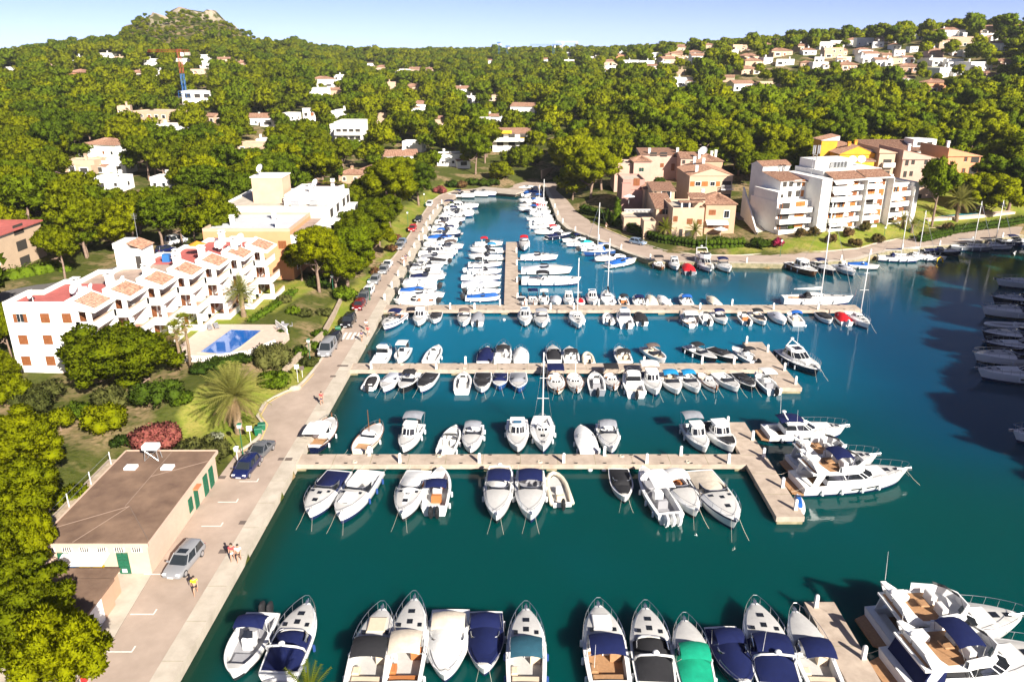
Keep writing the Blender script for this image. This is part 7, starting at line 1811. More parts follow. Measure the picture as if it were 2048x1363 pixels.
            # cockpit posts carrying the overhang
            for sg in (-1, 1): mb = MB(); mb.loft([[(.06 * L, sg * B * .40, H.z(.06)), (.11 * L, sg * B * .42, H.z(.1)), (.11 * L, sg * B * .40, H.z(.1)), (.06 * L, sg * B * .38, H.z(.06))], [(.10 * L, sg * B * .41, zr), (.17 * L, sg * B * .42, zr), (.17 * L, sg * B * .40, zr), (.10 * L, sg * B * .39, zr)]], True); mb.build('cockpit_wing', gel, e)
            if cc: 
                mb = MB(); ww = [(.075 * L, -B * .40), (.075 * L, B * .40)]; mb.loft([[(.045 * L, p_[1], H.z(.05)) for p_ in ww], [(.09 * L, p_[1], zr - .05) for p_ in ww]], False); mb.loft([[(.047 * L, B * .405, H.z(.05)), (.19 * L, B * .405, H.z(.2))], [(.09 * L, B * .405, zr - .05), (.19 * L, B * .405, zr - .05)]], False); mb.loft([[(.047 * L, -B * .405, H.z(.05)), (.19 * L, -B * .405, H.z(.2))], [(.09 * L, -B * .405, zr - .05), (.19 * L, -B * .405, zr - .05)]], False); mb.build('cockpit_enclosure', cc, e)
                canvas_cover(H, e, .615, .70, cc, .05, .55, .66, 'window_cover', .62) if 'w' in o else None
            cushion(e, .62 * L, .76 * L, -B * .2, B * .2, zt(.66, 0) - .12, zt(.66, 0) + .07, im, 'sunpad')
        fenders(H, e, (.15, .32, .5, .66), fender_b if 'N' in o else None)
    if moor:
        hh = Hull(L, B, .08 * L + .3, 'v')
        for m_ in moor.split(): mooring(e, hh, m_, 1.7 if m_ == 'bow' else 1.4)
    return e
# ------------------------------------------------------------------ the fleet
BN = [0]
def xat(u, y, z=.6): return (u - 1024) / FPX * (y * CT - (z - CAM_H) * ST)
def put(kind, x, y, L, B, hdg, desc, where, **k):
    BN[0] += 1
    lab = f'{desc}, {where}' if where else desc
    return boat(kind, x, y, L, B, hdg, label=lab, seed=BN[0], **k)
def ends(kind, stern, bow, B, desc, where='', z=0.25, **k):
    a = at(*stern, z); b = at(*bow, z); L = math.hypot(b[0] - a[0], b[1] - a[1])
    return put(kind, (a[0] + b[0]) / 2, (a[1] + b[1]) / 2, L, B, math.degrees(math.atan2(b[0] - a[0], b[1] - a[1])), desc, where, **k)
def prow(items, edge, side, where):
    """boats end-on to a pier: items (u, L, B, hdg, kind, o, hull, inter, top, cov, desc)"""
    for i, (u, L, B, hdg, kind, o, hull, inter, top, cov, desc) in enumerate(items):
        over = .09 * L if kind == 'cruiser' else 0
        stern_in = (side < 0) == (90 < hdg < 270)
        y = edge + side * (.75 + L / 2 + (over if stern_in else .25))
        x = xat(u, y)
        put(kind, x, y, L, B, hdg, desc, f'{ORD[i + 1]} from left, {where}', o=o, hull=hull, inter=inter, top=top, cov=cov,
            moor=('bow stern' if stern_in and side < 0 else ('stern' if stern_in else None)))
prow([(650, 8.4, 3.1, 189, 'cruiser', '', 'w', 'w', None, 'navy', 'white cruiser with navy cockpit cover'),
      (712, 9.0, 3.3, 190, 'cruiser', 'pN', 'w', 'w', None, None, 'white cruiser with open cluttered cockpit'),
      (822, 8.6, 3.0, 185, 'cruiser', 'F', 'w', 'w', None, 'white', 'cruiser under full white cover'),
      (876, 7.6, 2.75, 0, 'fish', '2', 'w', 'n', 'navy', None, 'white twin-outboard boat with tan seats'),
      (997, 8.9, 3.0, 182, 'cruiser', 'ha', 'w', 'w', 'navy', 'white', 'white cruiser with navy bimini'),
      (1061, 8.8, 3.2, 181, 'cruiser', 'h', 'w', 'g', 'navy', None, 'white cruiser with navy canopy and glass'),
      (1115, 6.2, 2.5, 354, 'rib', '', 'c', 'b', None, None, 'beige inflatable with black outboard'),
      (1243, 6.0, 2.4, 181, 'open', 'Vm', 'w', 'w', None, 'black', 'white boat with two-piece black cover'),
      (1311, 9.0, 2.9, 351, 'fish', '3WT', 'w', 'g', None, None, 'white console boat with three white outboards'),
      (1362, 8.2, 2.7, 170, 'cruiser', 'hn', 'w', 'n', 'white', None, 'white cruiser with tan interior'),
      (1431, 10.0, 3.5, 172, 'cruiser', 'sn', 'w', 'b', None, 'beige', 'large white cruiser with beige cover')], P4Y[0], -1, 'near side of nearest full pier')
ends('llaut', (628, 902), (664, 842), 2.9, 'white traditional boat with white canopy and navy hull, against the left quay', o='c', hull='n', inter='t', top='white')
prow([(737, 7.0, 2.7, 12, 'llaut', 'M', 'c', 't', None, None, 'cream pointed boat with wooden mast'),
      (820, 6.4, 2.4, 188, 'pilot', 'm', 'w', 'w', 'grey', None, 'white cabin boat with grey bimini'),
      (901, 6.2, 2.3, 8, 'open', 'B', 'w', 'w', None, None, 'plain white open boat'),
      (945, 6.3, 2.5, 182, 'cruiser', 'h', 'w', 'w', 'grey', None, 'small white cruiser with grey bimini'),
      (1035, 7.4, 2.7, 180, 'pilot', '', 'w', 'w', None, None, 'white pilothouse boat'),
      (1085, 8.4, 2.9, 181, 'sail', 'H9.6 q', 'w', 'w', None, None, 'white sailing boat with tall mast'),
      (1170, 6.2, 2.5, 355, 'open', 'Fm', 'w', 'w', None, 'white', 'boat under full white cover'),
      (1217, 6.6, 2.6, 180, 'cruiser', 'h', 'w', 'w', 'grey', None, 'white cruiser with dark grey bimini'),
      (1393, 6.4, 2.4, 174, 'pilot', 'n', 'w', 'g', 'grey', None, 'white cabin boat with grey roof'),
      (1440, 7.0, 2.8, 170, 'pilot', 'Vn', 'w', 'w', None, 'black', 'white hardtop boat with black covers')], P4Y[1], 1, 'far side of nearest full pier')
ends('sport', (1530, 866), (1690, 862), 3.5, 'white sport yacht with navy bimini, farthest of three at the nearest pier head', o='', top='navy', z=.6)
ends('fly', (1583, 930), (1752, 920), 3.8, 'white yacht half hidden between two others at the nearest pier head', o='', z=.6)
ends('fly', (1592, 968), (1812, 952), 4.2, 'large white flybridge yacht with navy bimini, nearest at the pier head', o='', top='navy', inter='w', z=.6, moor='stern bow')
ends('ski', (1600, 1022), (1594, 992), 1.1, 'blue and white jet ski at the corner of the nearest pier head', z=.3)
prow([(743, 4.6, 2.1, 2, 'rib', '', 'w', 'w', None, 'black', 'white dinghy with black cover'),
      (780, 5.8, 2.3, 190, 'open', 'mR', 'w', 'w', None, 'lgrey', 'white runabout with pale grey cover'),
      (816, 5.9, 2.4, 190, 'open', 'Vm', 'k', 'w', 'black', None, 'black-hulled boat with black bimini'),
      (853, 5.8, 2.4, 191, 'open', 'Vm', 'w', 'w', None, 'black', 'white runabout with black covers'),
      (926, 5.6, 2.4, 0, 'fish', 'm', 'w', 'w', None, None, 'all-white open boat, stern out'),
      (965, 6.0, 2.5, 181, 'open', 'Vm', 'w', 'w', None, 'black', 'white boat with large black cover'),
      (1000, 5.0, 2.2, 182, 'open', 'm', 'b', 'w', None, 'navy', 'blue-hulled boat with dark cover'),
      (1037, 5.8, 2.5, 180, 'open', 'm', 'b', 'w', None, 'grey', 'blue-hulled boat with grey cover'),
      (1112, 6.2, 2.5, 180, 'llaut', 'v', 'c', 't', 'navy', None, 'cream wooden boat with navy awning'),
      (1150, 5.8, 2.3, 180, 'llaut', 'Mw', 'w', 'w', None, None, 'small white boat with thin mast'),
      (1192, 6.0, 2.4, 2, 'fish', '', 'g', 'g', None, None, 'grey open boat, stern out'),
      (1223, 5.0, 2.2, 180, 'llaut', '', 'w', 't', 'black', None, 'small wooden boat with black awning'),
      (1265, 6.8, 2.8, 0, 'pilot', 'nm', 'w', 'b', None, None, 'white hardtop boat with beige deck'),
      (1303, 7.0, 2.6, 179, 'pilot', 'n', 'w', 'w', 'white', 'navy', 'white cabin boat with navy window cover'),
      (1343, 6.6, 2.6, 176, 'open', 'm', 'w', 'b', 'sky', None, 'white boat with bright blue bimini'),
      (1380, 6.2, 2.4, 172, 'open', 'mR', 'w', 'w', 'sky', None, 'slim white boat with bright blue bimini'),
      (1416, 5.6, 1.9, 172, 'llaut', 'v', 'w', 'b', None, None, 'narrow white boat with brown rim'),
      (1455, 5.8, 2.3, 166, 'open', 'm', 'w', 'w', None, None, 'white open runabout'),
      (1490, 5.4, 2.2, 172, 'open', 'mV', 'k', 'w', None, 'black', 'black boat under black cover'),
      (1530, 5.8, 2.4, 352, 'fish', 'T', 'w', 'g', None, None, 'console boat with white top')], P3Y[0], -1, 'near side of middle pier')
prow([(767, 5.6, 2.4, 6, 'pilot', '', 'w', 'w', None, None, 'white cabin boat with red lifebuoy'),
      (804, 5.4, 2.2, 186, 'fish', 'T', 'w', 'w', None, None, 'white console boat with white top'),
      (868, 6.2, 2.4, 8, 'fish', 'm', 'w', 'w', None, None, 'open white boat with bow seats'),
      (972, 5.8, 2.5, 3, 'open', 'Fm', 'w', 'w', None, 'navy', 'boat under full navy cover'),
      (1007, 6.4, 2.5, 0, 'cruiser', 'h', 'w', 'w', 'black', None, 'white cruiser with dark sunshade'),
      (1042, 5.6, 2.4, 0, 'open', 'Fm', 'w', 'w', None, 'white', 'boat under white canvas'),
      (1107, 5.8, 2.4, 0, 'cruiser', 'h', 'w', 'w', None, 'black', 'small cruiser with black cockpit cover'),
      (1141, 5.8, 2.5, 0, 'open', 'm', 'w', 'w', 'black', None, 'white boat with tall black bimini'),
      (1176, 4.2, 1.9, 0, 'rib', '', 'c', 'b', None, None, 'small beige inflatable'),
      (1244, 5.8, 2.5, 358, 'open', 'm', 'w', 'b', 'black', None, 'beige decked boat with black bimini'),
      (1310, 6.0, 2.5, 162, 'open', 'Bm', 'w', 'b', 'brown', None, 'beige open boat with brown bimini'),
      (1403, 6.6, 2.3, 152, 'open', 'm', 'k', 'w', 'black', None, 'black-hulled boat with black top'),
      (1446, 5.8, 2.3, 150, 'open', 'm', 'k', 'b', None, 'black', 'black-hulled boat with beige deck'),
      (1488, 5.8, 2.4, 340, 'fish', '', 'w', 'w', 'black', None, 'white open boat with black bimini')], P3Y[1], 1, 'far side of middle pier')
ends('sport', (1566, 706), (1636, 752), 3.8, 'navy-hulled white sport yacht at the middle pier head', hull='n', z=.3, moor='bow')
prow([(786, 7.6, 2.8, 196, 'cruiser', 'sn', 'w', 'n', 'navy', None, 'white cruiser with navy awning'),
      (840, 6.4, 2.4, 180, 'pilot', 'n', 'w', 'w', 'white', None, 'white cabin boat'),
      (871, 4.8, 2.2, 181, 'open', 'mV', 'w', 'w', None, 'black', 'small boat with black covers'),
      (928, 6.0, 2.3, 180, 'cruiser', 'h', 'w', 'w', 'brown', None, 'white cruiser with brown awning'),
      (956, 5.2, 2.3, 0, 'open', 'F', 'w', 'g', None, 'grey', 'boat under dark grey cover with outboard'),
      (1050, 6.4, 2.4, 181, 'pilot', '', 'w', 'w', None, None, 'white pilothouse boat'),
      (1083, 6.6, 2.5, 180, 'cruiser', 'h', 'w', 'w', 'grey', None, 'white cruiser with grey awning'),
      (1154, 7.6, 2.6, 180, 'sail', 'H10 q', 'w', 'w', None, None, 'white sailing boat'),
      (1216, 4.8, 2.1, 2, 'rib', '', 'w', 'w', None, None, 'white inflatable with outboard'),
      (1248, 6.4, 2.6, 0, 'pilot', 'm', 'w', 'g', None, None, 'white hardtop boat, stern out'),
      (1280, 5.0, 2.3, 0, 'open', 'F', 'w', 'w', None, 'black', 'boat under black cover'),
      (1376, 6.2, 2.5, 0, 'llaut', 'cv', 'w', 't', 'white', None, 'white wooden cabin boat'),
      (1410, 4.8, 2.1, 2, 'fish', '', 'w', 'w', None, None, 'small white outboard boat'),
      (1440, 5.4, 2.3, 176, 'open', 'm', 'w', 'w', 'navy', None, 'white boat with navy bimini'),
      (1487, 4.8, 2.0, 0, 'fish', '', 'w', 'n', None, None, 'small boat with red seats'),
      (1517, 5.8, 2.3, 178, 'open', 'mB', 'w', 'b', 'black', None, 'beige decked boat with black bimini'),
      (1557, 5.6, 2.3, 178, 'open', 'Fm', 'w', 'w', None, 'lgrey', 'boat under pale grey cover'),
      (1588, 5.2, 2.3, 2, 'fish', 'm', 'w', 'b', 'blue', None, 'beige open boat, stern out'),
      (1650, 5.0, 2.3, 182, 'open', 'mV', 'w', 'w', None, 'black', 'white boat with rounded black cover'),
      (1684, 5.0, 2.2, 3, 'open', 'F', 'w', 'w', None, 'red', 'boat under bright red cover'),
      (1717, 7.6, 2.6, 178, 'sail', 'H11 q', 'w', 'w', None, None, 'white sailing boat')], P2Y[0], -1, 'near side of farthest pier')
prow([(1042, 4.6, 2.0, 180, 'open', 'B', 'w', 'w', None, None, 'small white open boat'), (1066, 4.8, 2.0, 180, 'llaut', '', 'w', 'w', 'navy', None, 'little boat with navy awning'),
      (1088, 4.8, 2.0, 180, 'fish', 'T', 'w', 'w', None, None, 'small console boat with white top'), (1112, 4.8, 2.1, 180, 'open', 'Fm', 'w', 'w', None, 'lgrey', 'boat under pale grey cover'),
      (1137, 4.8, 2.0, 180, 'pilot', 'n', 'w', 'w', None, None, 'small white cabin boat'), (1161, 3.8, 1.7, 180, 'rib', '', 'w', 'w', None, 'red', 'small red covered dinghy'),
      (1184, 5.8, 2.2, 180, 'pilot', '', 'w', 'w', None, None, 'white fishing boat with tall cabin'), (1215, 7.6, 2.6, 0, 'sail', 'H10.4', 'w', 'w', None, 'black', 'white sailing boat, bow away'),
      (1246, 4.6, 1.9, 0, 'fish', '', 'w', 'n', 'black', None, 'open boat with orange seats'), (1276, 5.2, 2.2, 0, 'open', 'm', 'w', 'w', 'navy', None, 'white boat with navy bimini'),
      (1302, 5.2, 2.1, 0, 'open', 'Fm', 'w', 'w', None, 'beige', 'boat under beige cover'), (1326, 5.0, 2.0, 350, 'open', 'Fm', 'w', 'w', None, 'white', 'boat under white cover'),
      (1370, 5.6, 2.3, 0, 'open', 'm', 'w', 'w', 'blue', None, 'white boat with blue bimini'), (1425, 4.6, 2.0, 350, 'open', 'Fm', 'w', 'b', None, 'beige', 'tender under tall beige cover')], P2Y[1], 1, 'far side of farthest pier')
put('sail', 55, 132.6, 12.5, 3.6, 92, 'large white sailing yacht with very tall mast moored along the farthest pier', '', o='H16.5', cov='white', top='black', inter='t')
# along the inland jetty
def jrow(items, side, where):
    items = sorted(items, key=lambda q: q[0])
    for i, (v, L, B, hdg, kind, o, hull, inter, top, cov, desc) in enumerate(items):
        y = at(1010, v, .5)[1]; x = (-2.1 - L / 2) if side < 0 else (1.9 + L / 2)
        put(kind, x, y, L, B, hdg, desc, f'{ORD[i + 1]} from far end, {where}', o=o, hull=hull, inter=inter, top=top, cov=cov)
jrow([(488, 6.6, 2.5, 90, 'cruiser', 'h', 'w', 'w', 'red', None, 'white cruiser with red top'), (501, 7.6, 2.6, 270, 'cruiser', 'h', 'w', 'w', 'sky', None, 'white cruiser with blue top'),
      (515, 7.6, 2.6, 270, 'cruiser', 'h', 'w', 'w', 'black', None, 'white cruiser with black canopy'), (529, 7.2, 2.6, 88, 'open', 'm', 'w', 'g', 'black', None, 'white boat with black bimini'),
      (543, 7.0, 2.5, 90, 'open', 'B', 'w', 'w', None, None, 'plain white open boat'), (556, 8.0, 2.6, 92, 'sail', 'H7 q', 'w', 'w', None, None, 'small white yacht'),
      (570, 7.6, 2.6, 90, 'open', 'Fm', 'w', 'w', None, 'lgrey', 'boat under pale grey cover'), (584, 6.2, 2.3, 90, 'fish', '', 'w', 'w', None, None, 'white outboard boat'),
      (596, 6.4, 2.3, 90, 'open', 'B', 'w', 'w', None, 'blue', 'white boat with blue cover')], -1, 'left side of the inland jetty')
ends('cruiser', (1048, 484), (1048, 503), 2.4, 'small white cruiser with red top at the end of the inland jetty', o='h', top='red', inter='n')
jrow([(516, 8.2, 2.7, 92, 'cruiser', '', 'w', 'w', None, 'white', 'white cruiser'), (543, 10.5, 3.0, 92, 'cruiser', 'hF', 'w', 'w', None, 'lgrey', 'large cruiser under pale grey cover'), (564, 11.6, 3.3, 92, 'fish', '2', 'w', 'g', 'black', None, 'large white boat with black bimini')], 1, 'right side of the inland jetty')
# left quay, ends to the wall
LQ = [('open', 7.6, 'w', 'n', None, None, 'B', 'with tan cockpit'), ('cruiser', 8.2, 'w', 'w', None, 'white', 'F', 'under white cover'), ('open', 7.0, 'w', 'w', None, 'blue', '', 'with blue cover'), ('fish', 6.8, 'w', 'w', None, None, '2', 'with twin outboards'),
      ('open', 6.6, 'w', 'w', None, 'lgrey', 'F', 'under pale grey cover'), ('cruiser', 7.2, 'w', 'w', None, 'navy', 'h', 'with navy cockpit cover'), ('cruiser', 7.0, 'w', 'w', None, None, '', 'with dark hatches'), ('fish', 6.4, 'w', 'w', None, None, 'T', 'with white top'),
      ('open', 6.6, 'w', 'w', 'blue', None, '', 'with blue bimini'), ('open', 7.0, 'w', 'g', None, 'black', '', 'with black cover'), ('cruiser', 7.4, 'w', 'w', None, 'grey', 'h', 'with grey cover'), ('pilot', 8.6, 'w', 'w', None, None, '', 'with large cabin'),
      ('pilot', 8.4, 'w', 'w', 'brown', None, 'n', 'with brown awning'), ('cruiser', 8.8, 'w', 'w', None, 'white', '', 'with white cockpit cover'), ('fish', 6.6, 'w', 'w', None, None, '', 'with console'), ('open', 6.6, 'w', 'w', 'navy', None, '', 'with navy bimini'),
      ('open', 6.6, 'w', 'w', None, 'blue', 'F', 'under blue cover'), ('cruiser', 7.4, 'n', 'w', 'blue', None, 'h', 'with blue awning'), ('cruiser', 7.6, 'w', 'w', 'navy', None, 'h', 'with wide navy awning'), ('open', 6.6, 'w', 'b', None, None, 'B', 'with beige seats'),
      ('open', 6.8, 'w', 'w', 'brown', None, '', 'with brown bimini'), ('fish', 6.4, 'w', 'w', None, None, 'T', 'with console top'), ('pilot', 6.8, 'w', 'w', None, None, '', 'with small cabin'), ('cruiser', 7.2, 'w', 'w', None, 'navy', '', 'with navy cover'),
      ('open', 6.6, 'w', 'w', None, 'white', 'F', 'under white canvas'), ('cruiser', 9.0, 'w', 'n', None, None, 'a', 'with orange cushions'), ('cruiser', 8.6, 'w', 'w', 'navy', None, 'h', 'with dark awning'), ('open', 6.8, 'w', 'w', None, 'lgrey', '', 'with grey cover'),
      ('pilot', 8.4, 'w', 'w', 'navy', None, '', 'with navy aft awning'), ('cruiser', 9.0, 'w', 'w', None, None, '', 'with long foredeck')]
y = 132.4
for i, (kind, L, hull, inter, top, cov, o, desc) in enumerate(LQ):
    x = at_y(SH_L, y) + .8 + L / 2 + (.09 * L if kind == 'cruiser' and i % 3 else 0)
    out_ = i % 3 != 0
    put(kind, x, y, L, min(2.9, L * .34), (91 if out_ else 269) + (i % 5 - 2) * 1.5, f'{HWORD[hull]} boat {desc}', f'{ORD[i + 1]} from near end along left quay', o=o, hull=hull, inter=inter, top=top, cov=cov, moor=None)
    y += 3.22
for i, (u, v, L, top, cov) in enumerate(((925, 392, 9, 'navy', None), (950, 389, 10, None, None), (968, 387.5, 9, None, 'white'))):
    x, y = at(u, v, .5); put('cruiser', x, y, L, 2.8, 112, ('white cruiser with navy awning', 'long white cruiser', 'white cruiser with pale cover')[i], f'{ORD[i + 1]} from left before the landing slab', o='h', top=top, cov=cov)
# right quay, ends to the wall
RQ = [('cruiser', 7.5, 'w', None, 'white', 'F', 'under full white cover'), ('open', 6.5, 'w', 'sky', None, '', 'with bright blue top'), ('open', 7, 'b', None, 'blue', 'F', 'under blue cover'), ('open', 6.6, 'w', None, 'white', 'F', 'under white canvas'), ('open', 7, 'w', 'blue', None, '', 'with blue bimini'),
      ('cruiser', 8.2, 'w', None, None, '', 'with bare deck'), ('fish', 6.6, 'w', 'blue', None, '', 'with blue top'), ('cruiser', 8.4, 'w', None, 'red', 'h', 'with red cockpit cover'), ('cruiser', 8.8, 'w', None, None, 'a', 'with radar arch'), ('pilot', 6.2, 'w', 'blue', None, 'n', 'with blue canvas tent'),
      ('open', 5.8, 'w', None, 'lgrey', '', 'with grey cover'), ('sail', 7.6, 'w', None, None, 'H8.5 q', 'with bare dark mast'), ('open', 6.4, 'w', None, 'white', 'F', 'under white tarpaulin'), ('sail', 8.4, 'w', None, None, 'H11.5 q', 'with tall white mast'), ('cruiser', 7.6, 'w', 'red', None, 'h', 'with red awning'),
      ('cruiser', 7.4, 'n', None, 'navy', '', 'with navy cover'), ('open', 6.4, 'w', 'navy', None, '', 'with navy bimini'), ('cruiser', 7.2, 'w', None, 'aqua', 'h', 'with aqua cover'), ('open', 6.4, 'w', None, 'white', '', 'with white cover'), ('sail', 8.0, 'b', 'blue', 'blue', 'H10.5', 'with blue sail cover'),
      ('cruiser', 7.8, 'w', None, None, '', 'with dark windows'), ('cruiser', 8.0, 'w', None, 'blue', 'F', 'under long blue cover')]
rl = resample([(10.4, 261), (11.5, 234), (12.1, 203.6), (14, 192.2), (19.8, 181), (25.1, 168), (29.4, 160.6)], len(RQ) * 2 + 1)
for i, (kind, L, hull, top, cov, o, desc) in enumerate(RQ):
    p = rl[2 * i + 1]; a, b = rl[2 * i], rl[2 * i + 2]; tx, ty = b[0] - a[0], b[1] - a[1]; l = math.hypot(tx, ty)
    nx, ny = ty / l, -tx / l                      # towards the water
    if nx > 0: nx, ny = -nx, -ny
    L *= .96; q = L / 2 + .9 + (.09 * L if kind == 'cruiser' else 0)
    hd = math.degrees(math.atan2(nx, ny)) + (0 if i % 3 else 180)
    put(kind, p[0] + nx * q, p[1] + ny * q, L, min(2.7, L * .33), hd, f'{HWORD[hull]} boat {desc}', f'{ORD[i + 1]} from far end, right quay', o=o, hull=hull, top=top, cov=cov)
for i, (u, v, L, B, hdg, kind, o, hull, inter, top, cov, desc) in enumerate([
        (1318, 531, 4.8, 2.2, 178, 'llaut', '', 'v', 't', 'black', None, 'small dark wooden boat'), (1348, 531, 6.0, 2.3, 180, 'pilot', '', 'w', 'w', None, None, 'white cabin boat'), (1376, 538, 6.4, 2.6, 4, 'open', 'F', 'g', 'w', None, 'red', 'grey boat with bright red cover'),
        (1410, 532, 8.6, 3.1, 178, 'fly', 'd', 'w', 'b', None, None, 'tall white flybridge boat'), (1447, 534, 7.6, 2.9, 176, 'cruiser', 'h', 'w', 'w', 'navy', None, 'white cruiser with navy canopy'),
        (1605, 540, 9.2, 3.3, 164, 'pilot', 'n', 'v', 't', None, None, 'brown-decked wooden trawler'), (1646, 538, 8.6, 3.0, 170, 'cruiser', 'h', 'n', 'w', 'navy', None, 'white and navy cruiser'), (1690, 541, 7.2, 2.7, 172, 'cruiser', 'F', 'w', 'w', None, 'lgrey', 'white cruiser under grey cover'), (1725, 532, 6.4, 2.4, 115, 'open', '', 'w', 'w', None, 'blue', 'white boat with blue cover')]):
    x, y = at(u, v, .5); put(kind, x, y, L, B, hdg, desc, f'{ORD[i + 1]} from left against the straight right quay', o=o, hull=hull, inter=inter, top=top, cov=cov, moor='bow' if i > 2 else None)
for i, (u, v, L, B, hdg, kind, o, hull, top, cov, desc) in enumerate([
        (1797, 518, 8.5, 2.8, 103, 'sail', 'H9.5', 'w', 'navy', 'navy', 'white sailing boat with navy sail cover'), (1833, 514, 7.5, 2.5, 110, 'sail', 'H9.5', 'w', None, 'white', 'white sailing boat with furled pale sail'), (1860, 516, 6.4, 2.3, 112, 'fish', '2', 'w', None, None, 'white outboard boat beside a yellow float'), (1884, 505, 7.6, 2.6, 108, 'cruiser', '', 'n', None, 'navy', 'navy cruiser'),
        (1942, 497, 8.6, 2.7, 106, 'sail', 'H10', 'g', None, 'grey', 'grey sailing boat'), (1985, 494, 8.4, 2.7, 106, 'sail', 'H10 s', 'w', None, 'navy', 'white sailing boat with navy cover'), (2036, 486, 8.6, 2.8, 100, 'cruiser', 'h', 'n', 'navy', None, 'navy cruiser with navy awning')]):
    x, y = at(u, v, .5); put(kind, x, y, L, B, hdg, desc, f'{ORD[i + 1]} from left along the far right quay', o=o, hull=hull, top=top, cov=cov)
x, y = at(1874, 523, .2); e = empty('float_ring', (x, y, 0), 0, 'bright yellow bent float beside the far right quay boats', 'float'); mb = MB(); mb.tube([(0, 0, -.2), (.1, .1, .8), (.7, .2, 1.2), (1.2, .2, .8), (1.4, .2, -.2)], .16, 6); mb.build('tube', mat('yellow_plastic', (.7, .42, .01), .5), e, True)
# shaded yachts against the right edge, bows out
for i, (u, v, L, B, kind, o, hull, top, cov) in enumerate([(1990, 566, 13, 3.8, 'sport', '', 'w', None, None), (1983, 600, 10, 3.2, 'cruiser', '', 'n', None, 'navy'), (1962, 624, 12, 3.5, 'cruiser', '', 'w', None, 'navy'), (1966, 645, 8, 2.6, 'rib', '', 'w', None, None), (1962, 672, 11, 3.3, 'cruiser', 'a', 'n', None, 'navy'), (1968, 692, 12, 3.6, 'sport', 's', 'k', None, None), (1945, 715, 11, 3.3, 'cruiser', '', 'w', None, 'navy'), (1952, 748, 14, 4.0, 'sport', '', 'w', None, None), (2022, 872, 12, 3.8, 'sport', '', 'w', None, None)]):
    x, y = at(u, v, .7); hd = 278
    put(kind, x + L / 2 * math.cos(R(8)), y - L / 2 * math.sin(R(8)), L, B, hd, ('shaded white yacht', 'shaded navy cruiser', 'shaded white cruiser with navy cover', 'shaded white inflatable', 'shaded navy cruiser with arch', 'shaded black-hulled yacht', 'shaded long white cruiser', 'shaded white yacht with side windows', 'lone shaded white yacht')[i], f'{ORD[i + 1]} from top at right edge', o=o, hull=hull, top=top, cov=cov)
# near row at the bottom of the picture
NR = 'bottom row'
ends('fish', (527, 1226), (462, 1352), 3.0, 'white console boat with navy top and grey outboards, leftmost of the bottom row', z=.8, o='2', inter='g', top='navy')
ends('cruiser', (556, 1345), (616, 1206), 3.2, 'white cruiser with navy cockpit cover, second in the bottom row', z=1.0, inter='w', cov='navy', o='aN1', moor=None)
ends('cruiser', (727, 1372), (766, 1218), 3.3, 'white cruiser with black sunshade, third in the bottom row', z=1.0, inter='b', top='black', o='p')
ends('cruiser', (802, 1372), (830, 1200), 3.0, 'slender white cruiser with beige bimini, fourth in the bottom row', z=1.0, inter='n', top='beige', o='')
ends('open', (902, 1215), (888, 1352), 3.3, 'white boat under beige canvas and canopy, fifth in the bottom row', z=1.0, top='beige', cov='white', o='FmVR')
ends('open', (972, 1220), (968, 1340), 2.9, 'boat under navy canvas and canopy, sixth in the bottom row', z=.9, top='navy', cov='navy', o='FmV', moor='bow')
ends('cruiser', (1053, 1372), (1052, 1218), 3.0, 'white cruiser with dark teal sunshade, seventh in the bottom row', z=1.0, inter='b', top='teal', o='N')
ends('cruiser', (1222, 1368), (1196, 1212), 3.3, 'white cruiser with navy cover and teak cockpit, eighth in the bottom row', z=1.0, inter='t', top='navy', o='p1')
ends('cruiser', (1314, 1368), (1290, 1216), 3.1, 'white cruiser with black cockpit cover, ninth in the bottom row', z=1.0, cov='black', o='a')
ends('cruiser', (1398, 1368), (1368, 1238), 2.8, 'white cruiser with bright green covers, tenth in the bottom row', z=1.0, cov='green', top='green', o='h')
ends('open', (1440, 1250), (1494, 1372), 2.8, 'dark navy covered boat, eleventh in the bottom row', z=.9, cov='navy', top='navy', o='Fm', hull='n')
ends('cruiser', (1562, 1372), (1508, 1208), 3.4, 'long white cruiser with navy canopy, twelfth in the bottom row', z=1.0, cov='navy', top='navy', o='a1')
ends('cruiser', (1656, 1372), (1588, 1222), 2.9, 'white cruiser with navy bimini beside the short pier', z=1.0, inter='b', top='navy', o='h')
ends('fly', (1755, 1250), (2042, 1238), 4.6, 'large white flybridge yacht with open teak flybridge, bottom right', z=1.0, inter='w', o='')
ends('fly', (1790, 1340), (2110, 1312), 4.8, 'large white flybridge yacht with navy enclosure, bottom right corner', z=1.0, inter='w', top='navy', cov='navy', o='', moor='stern')
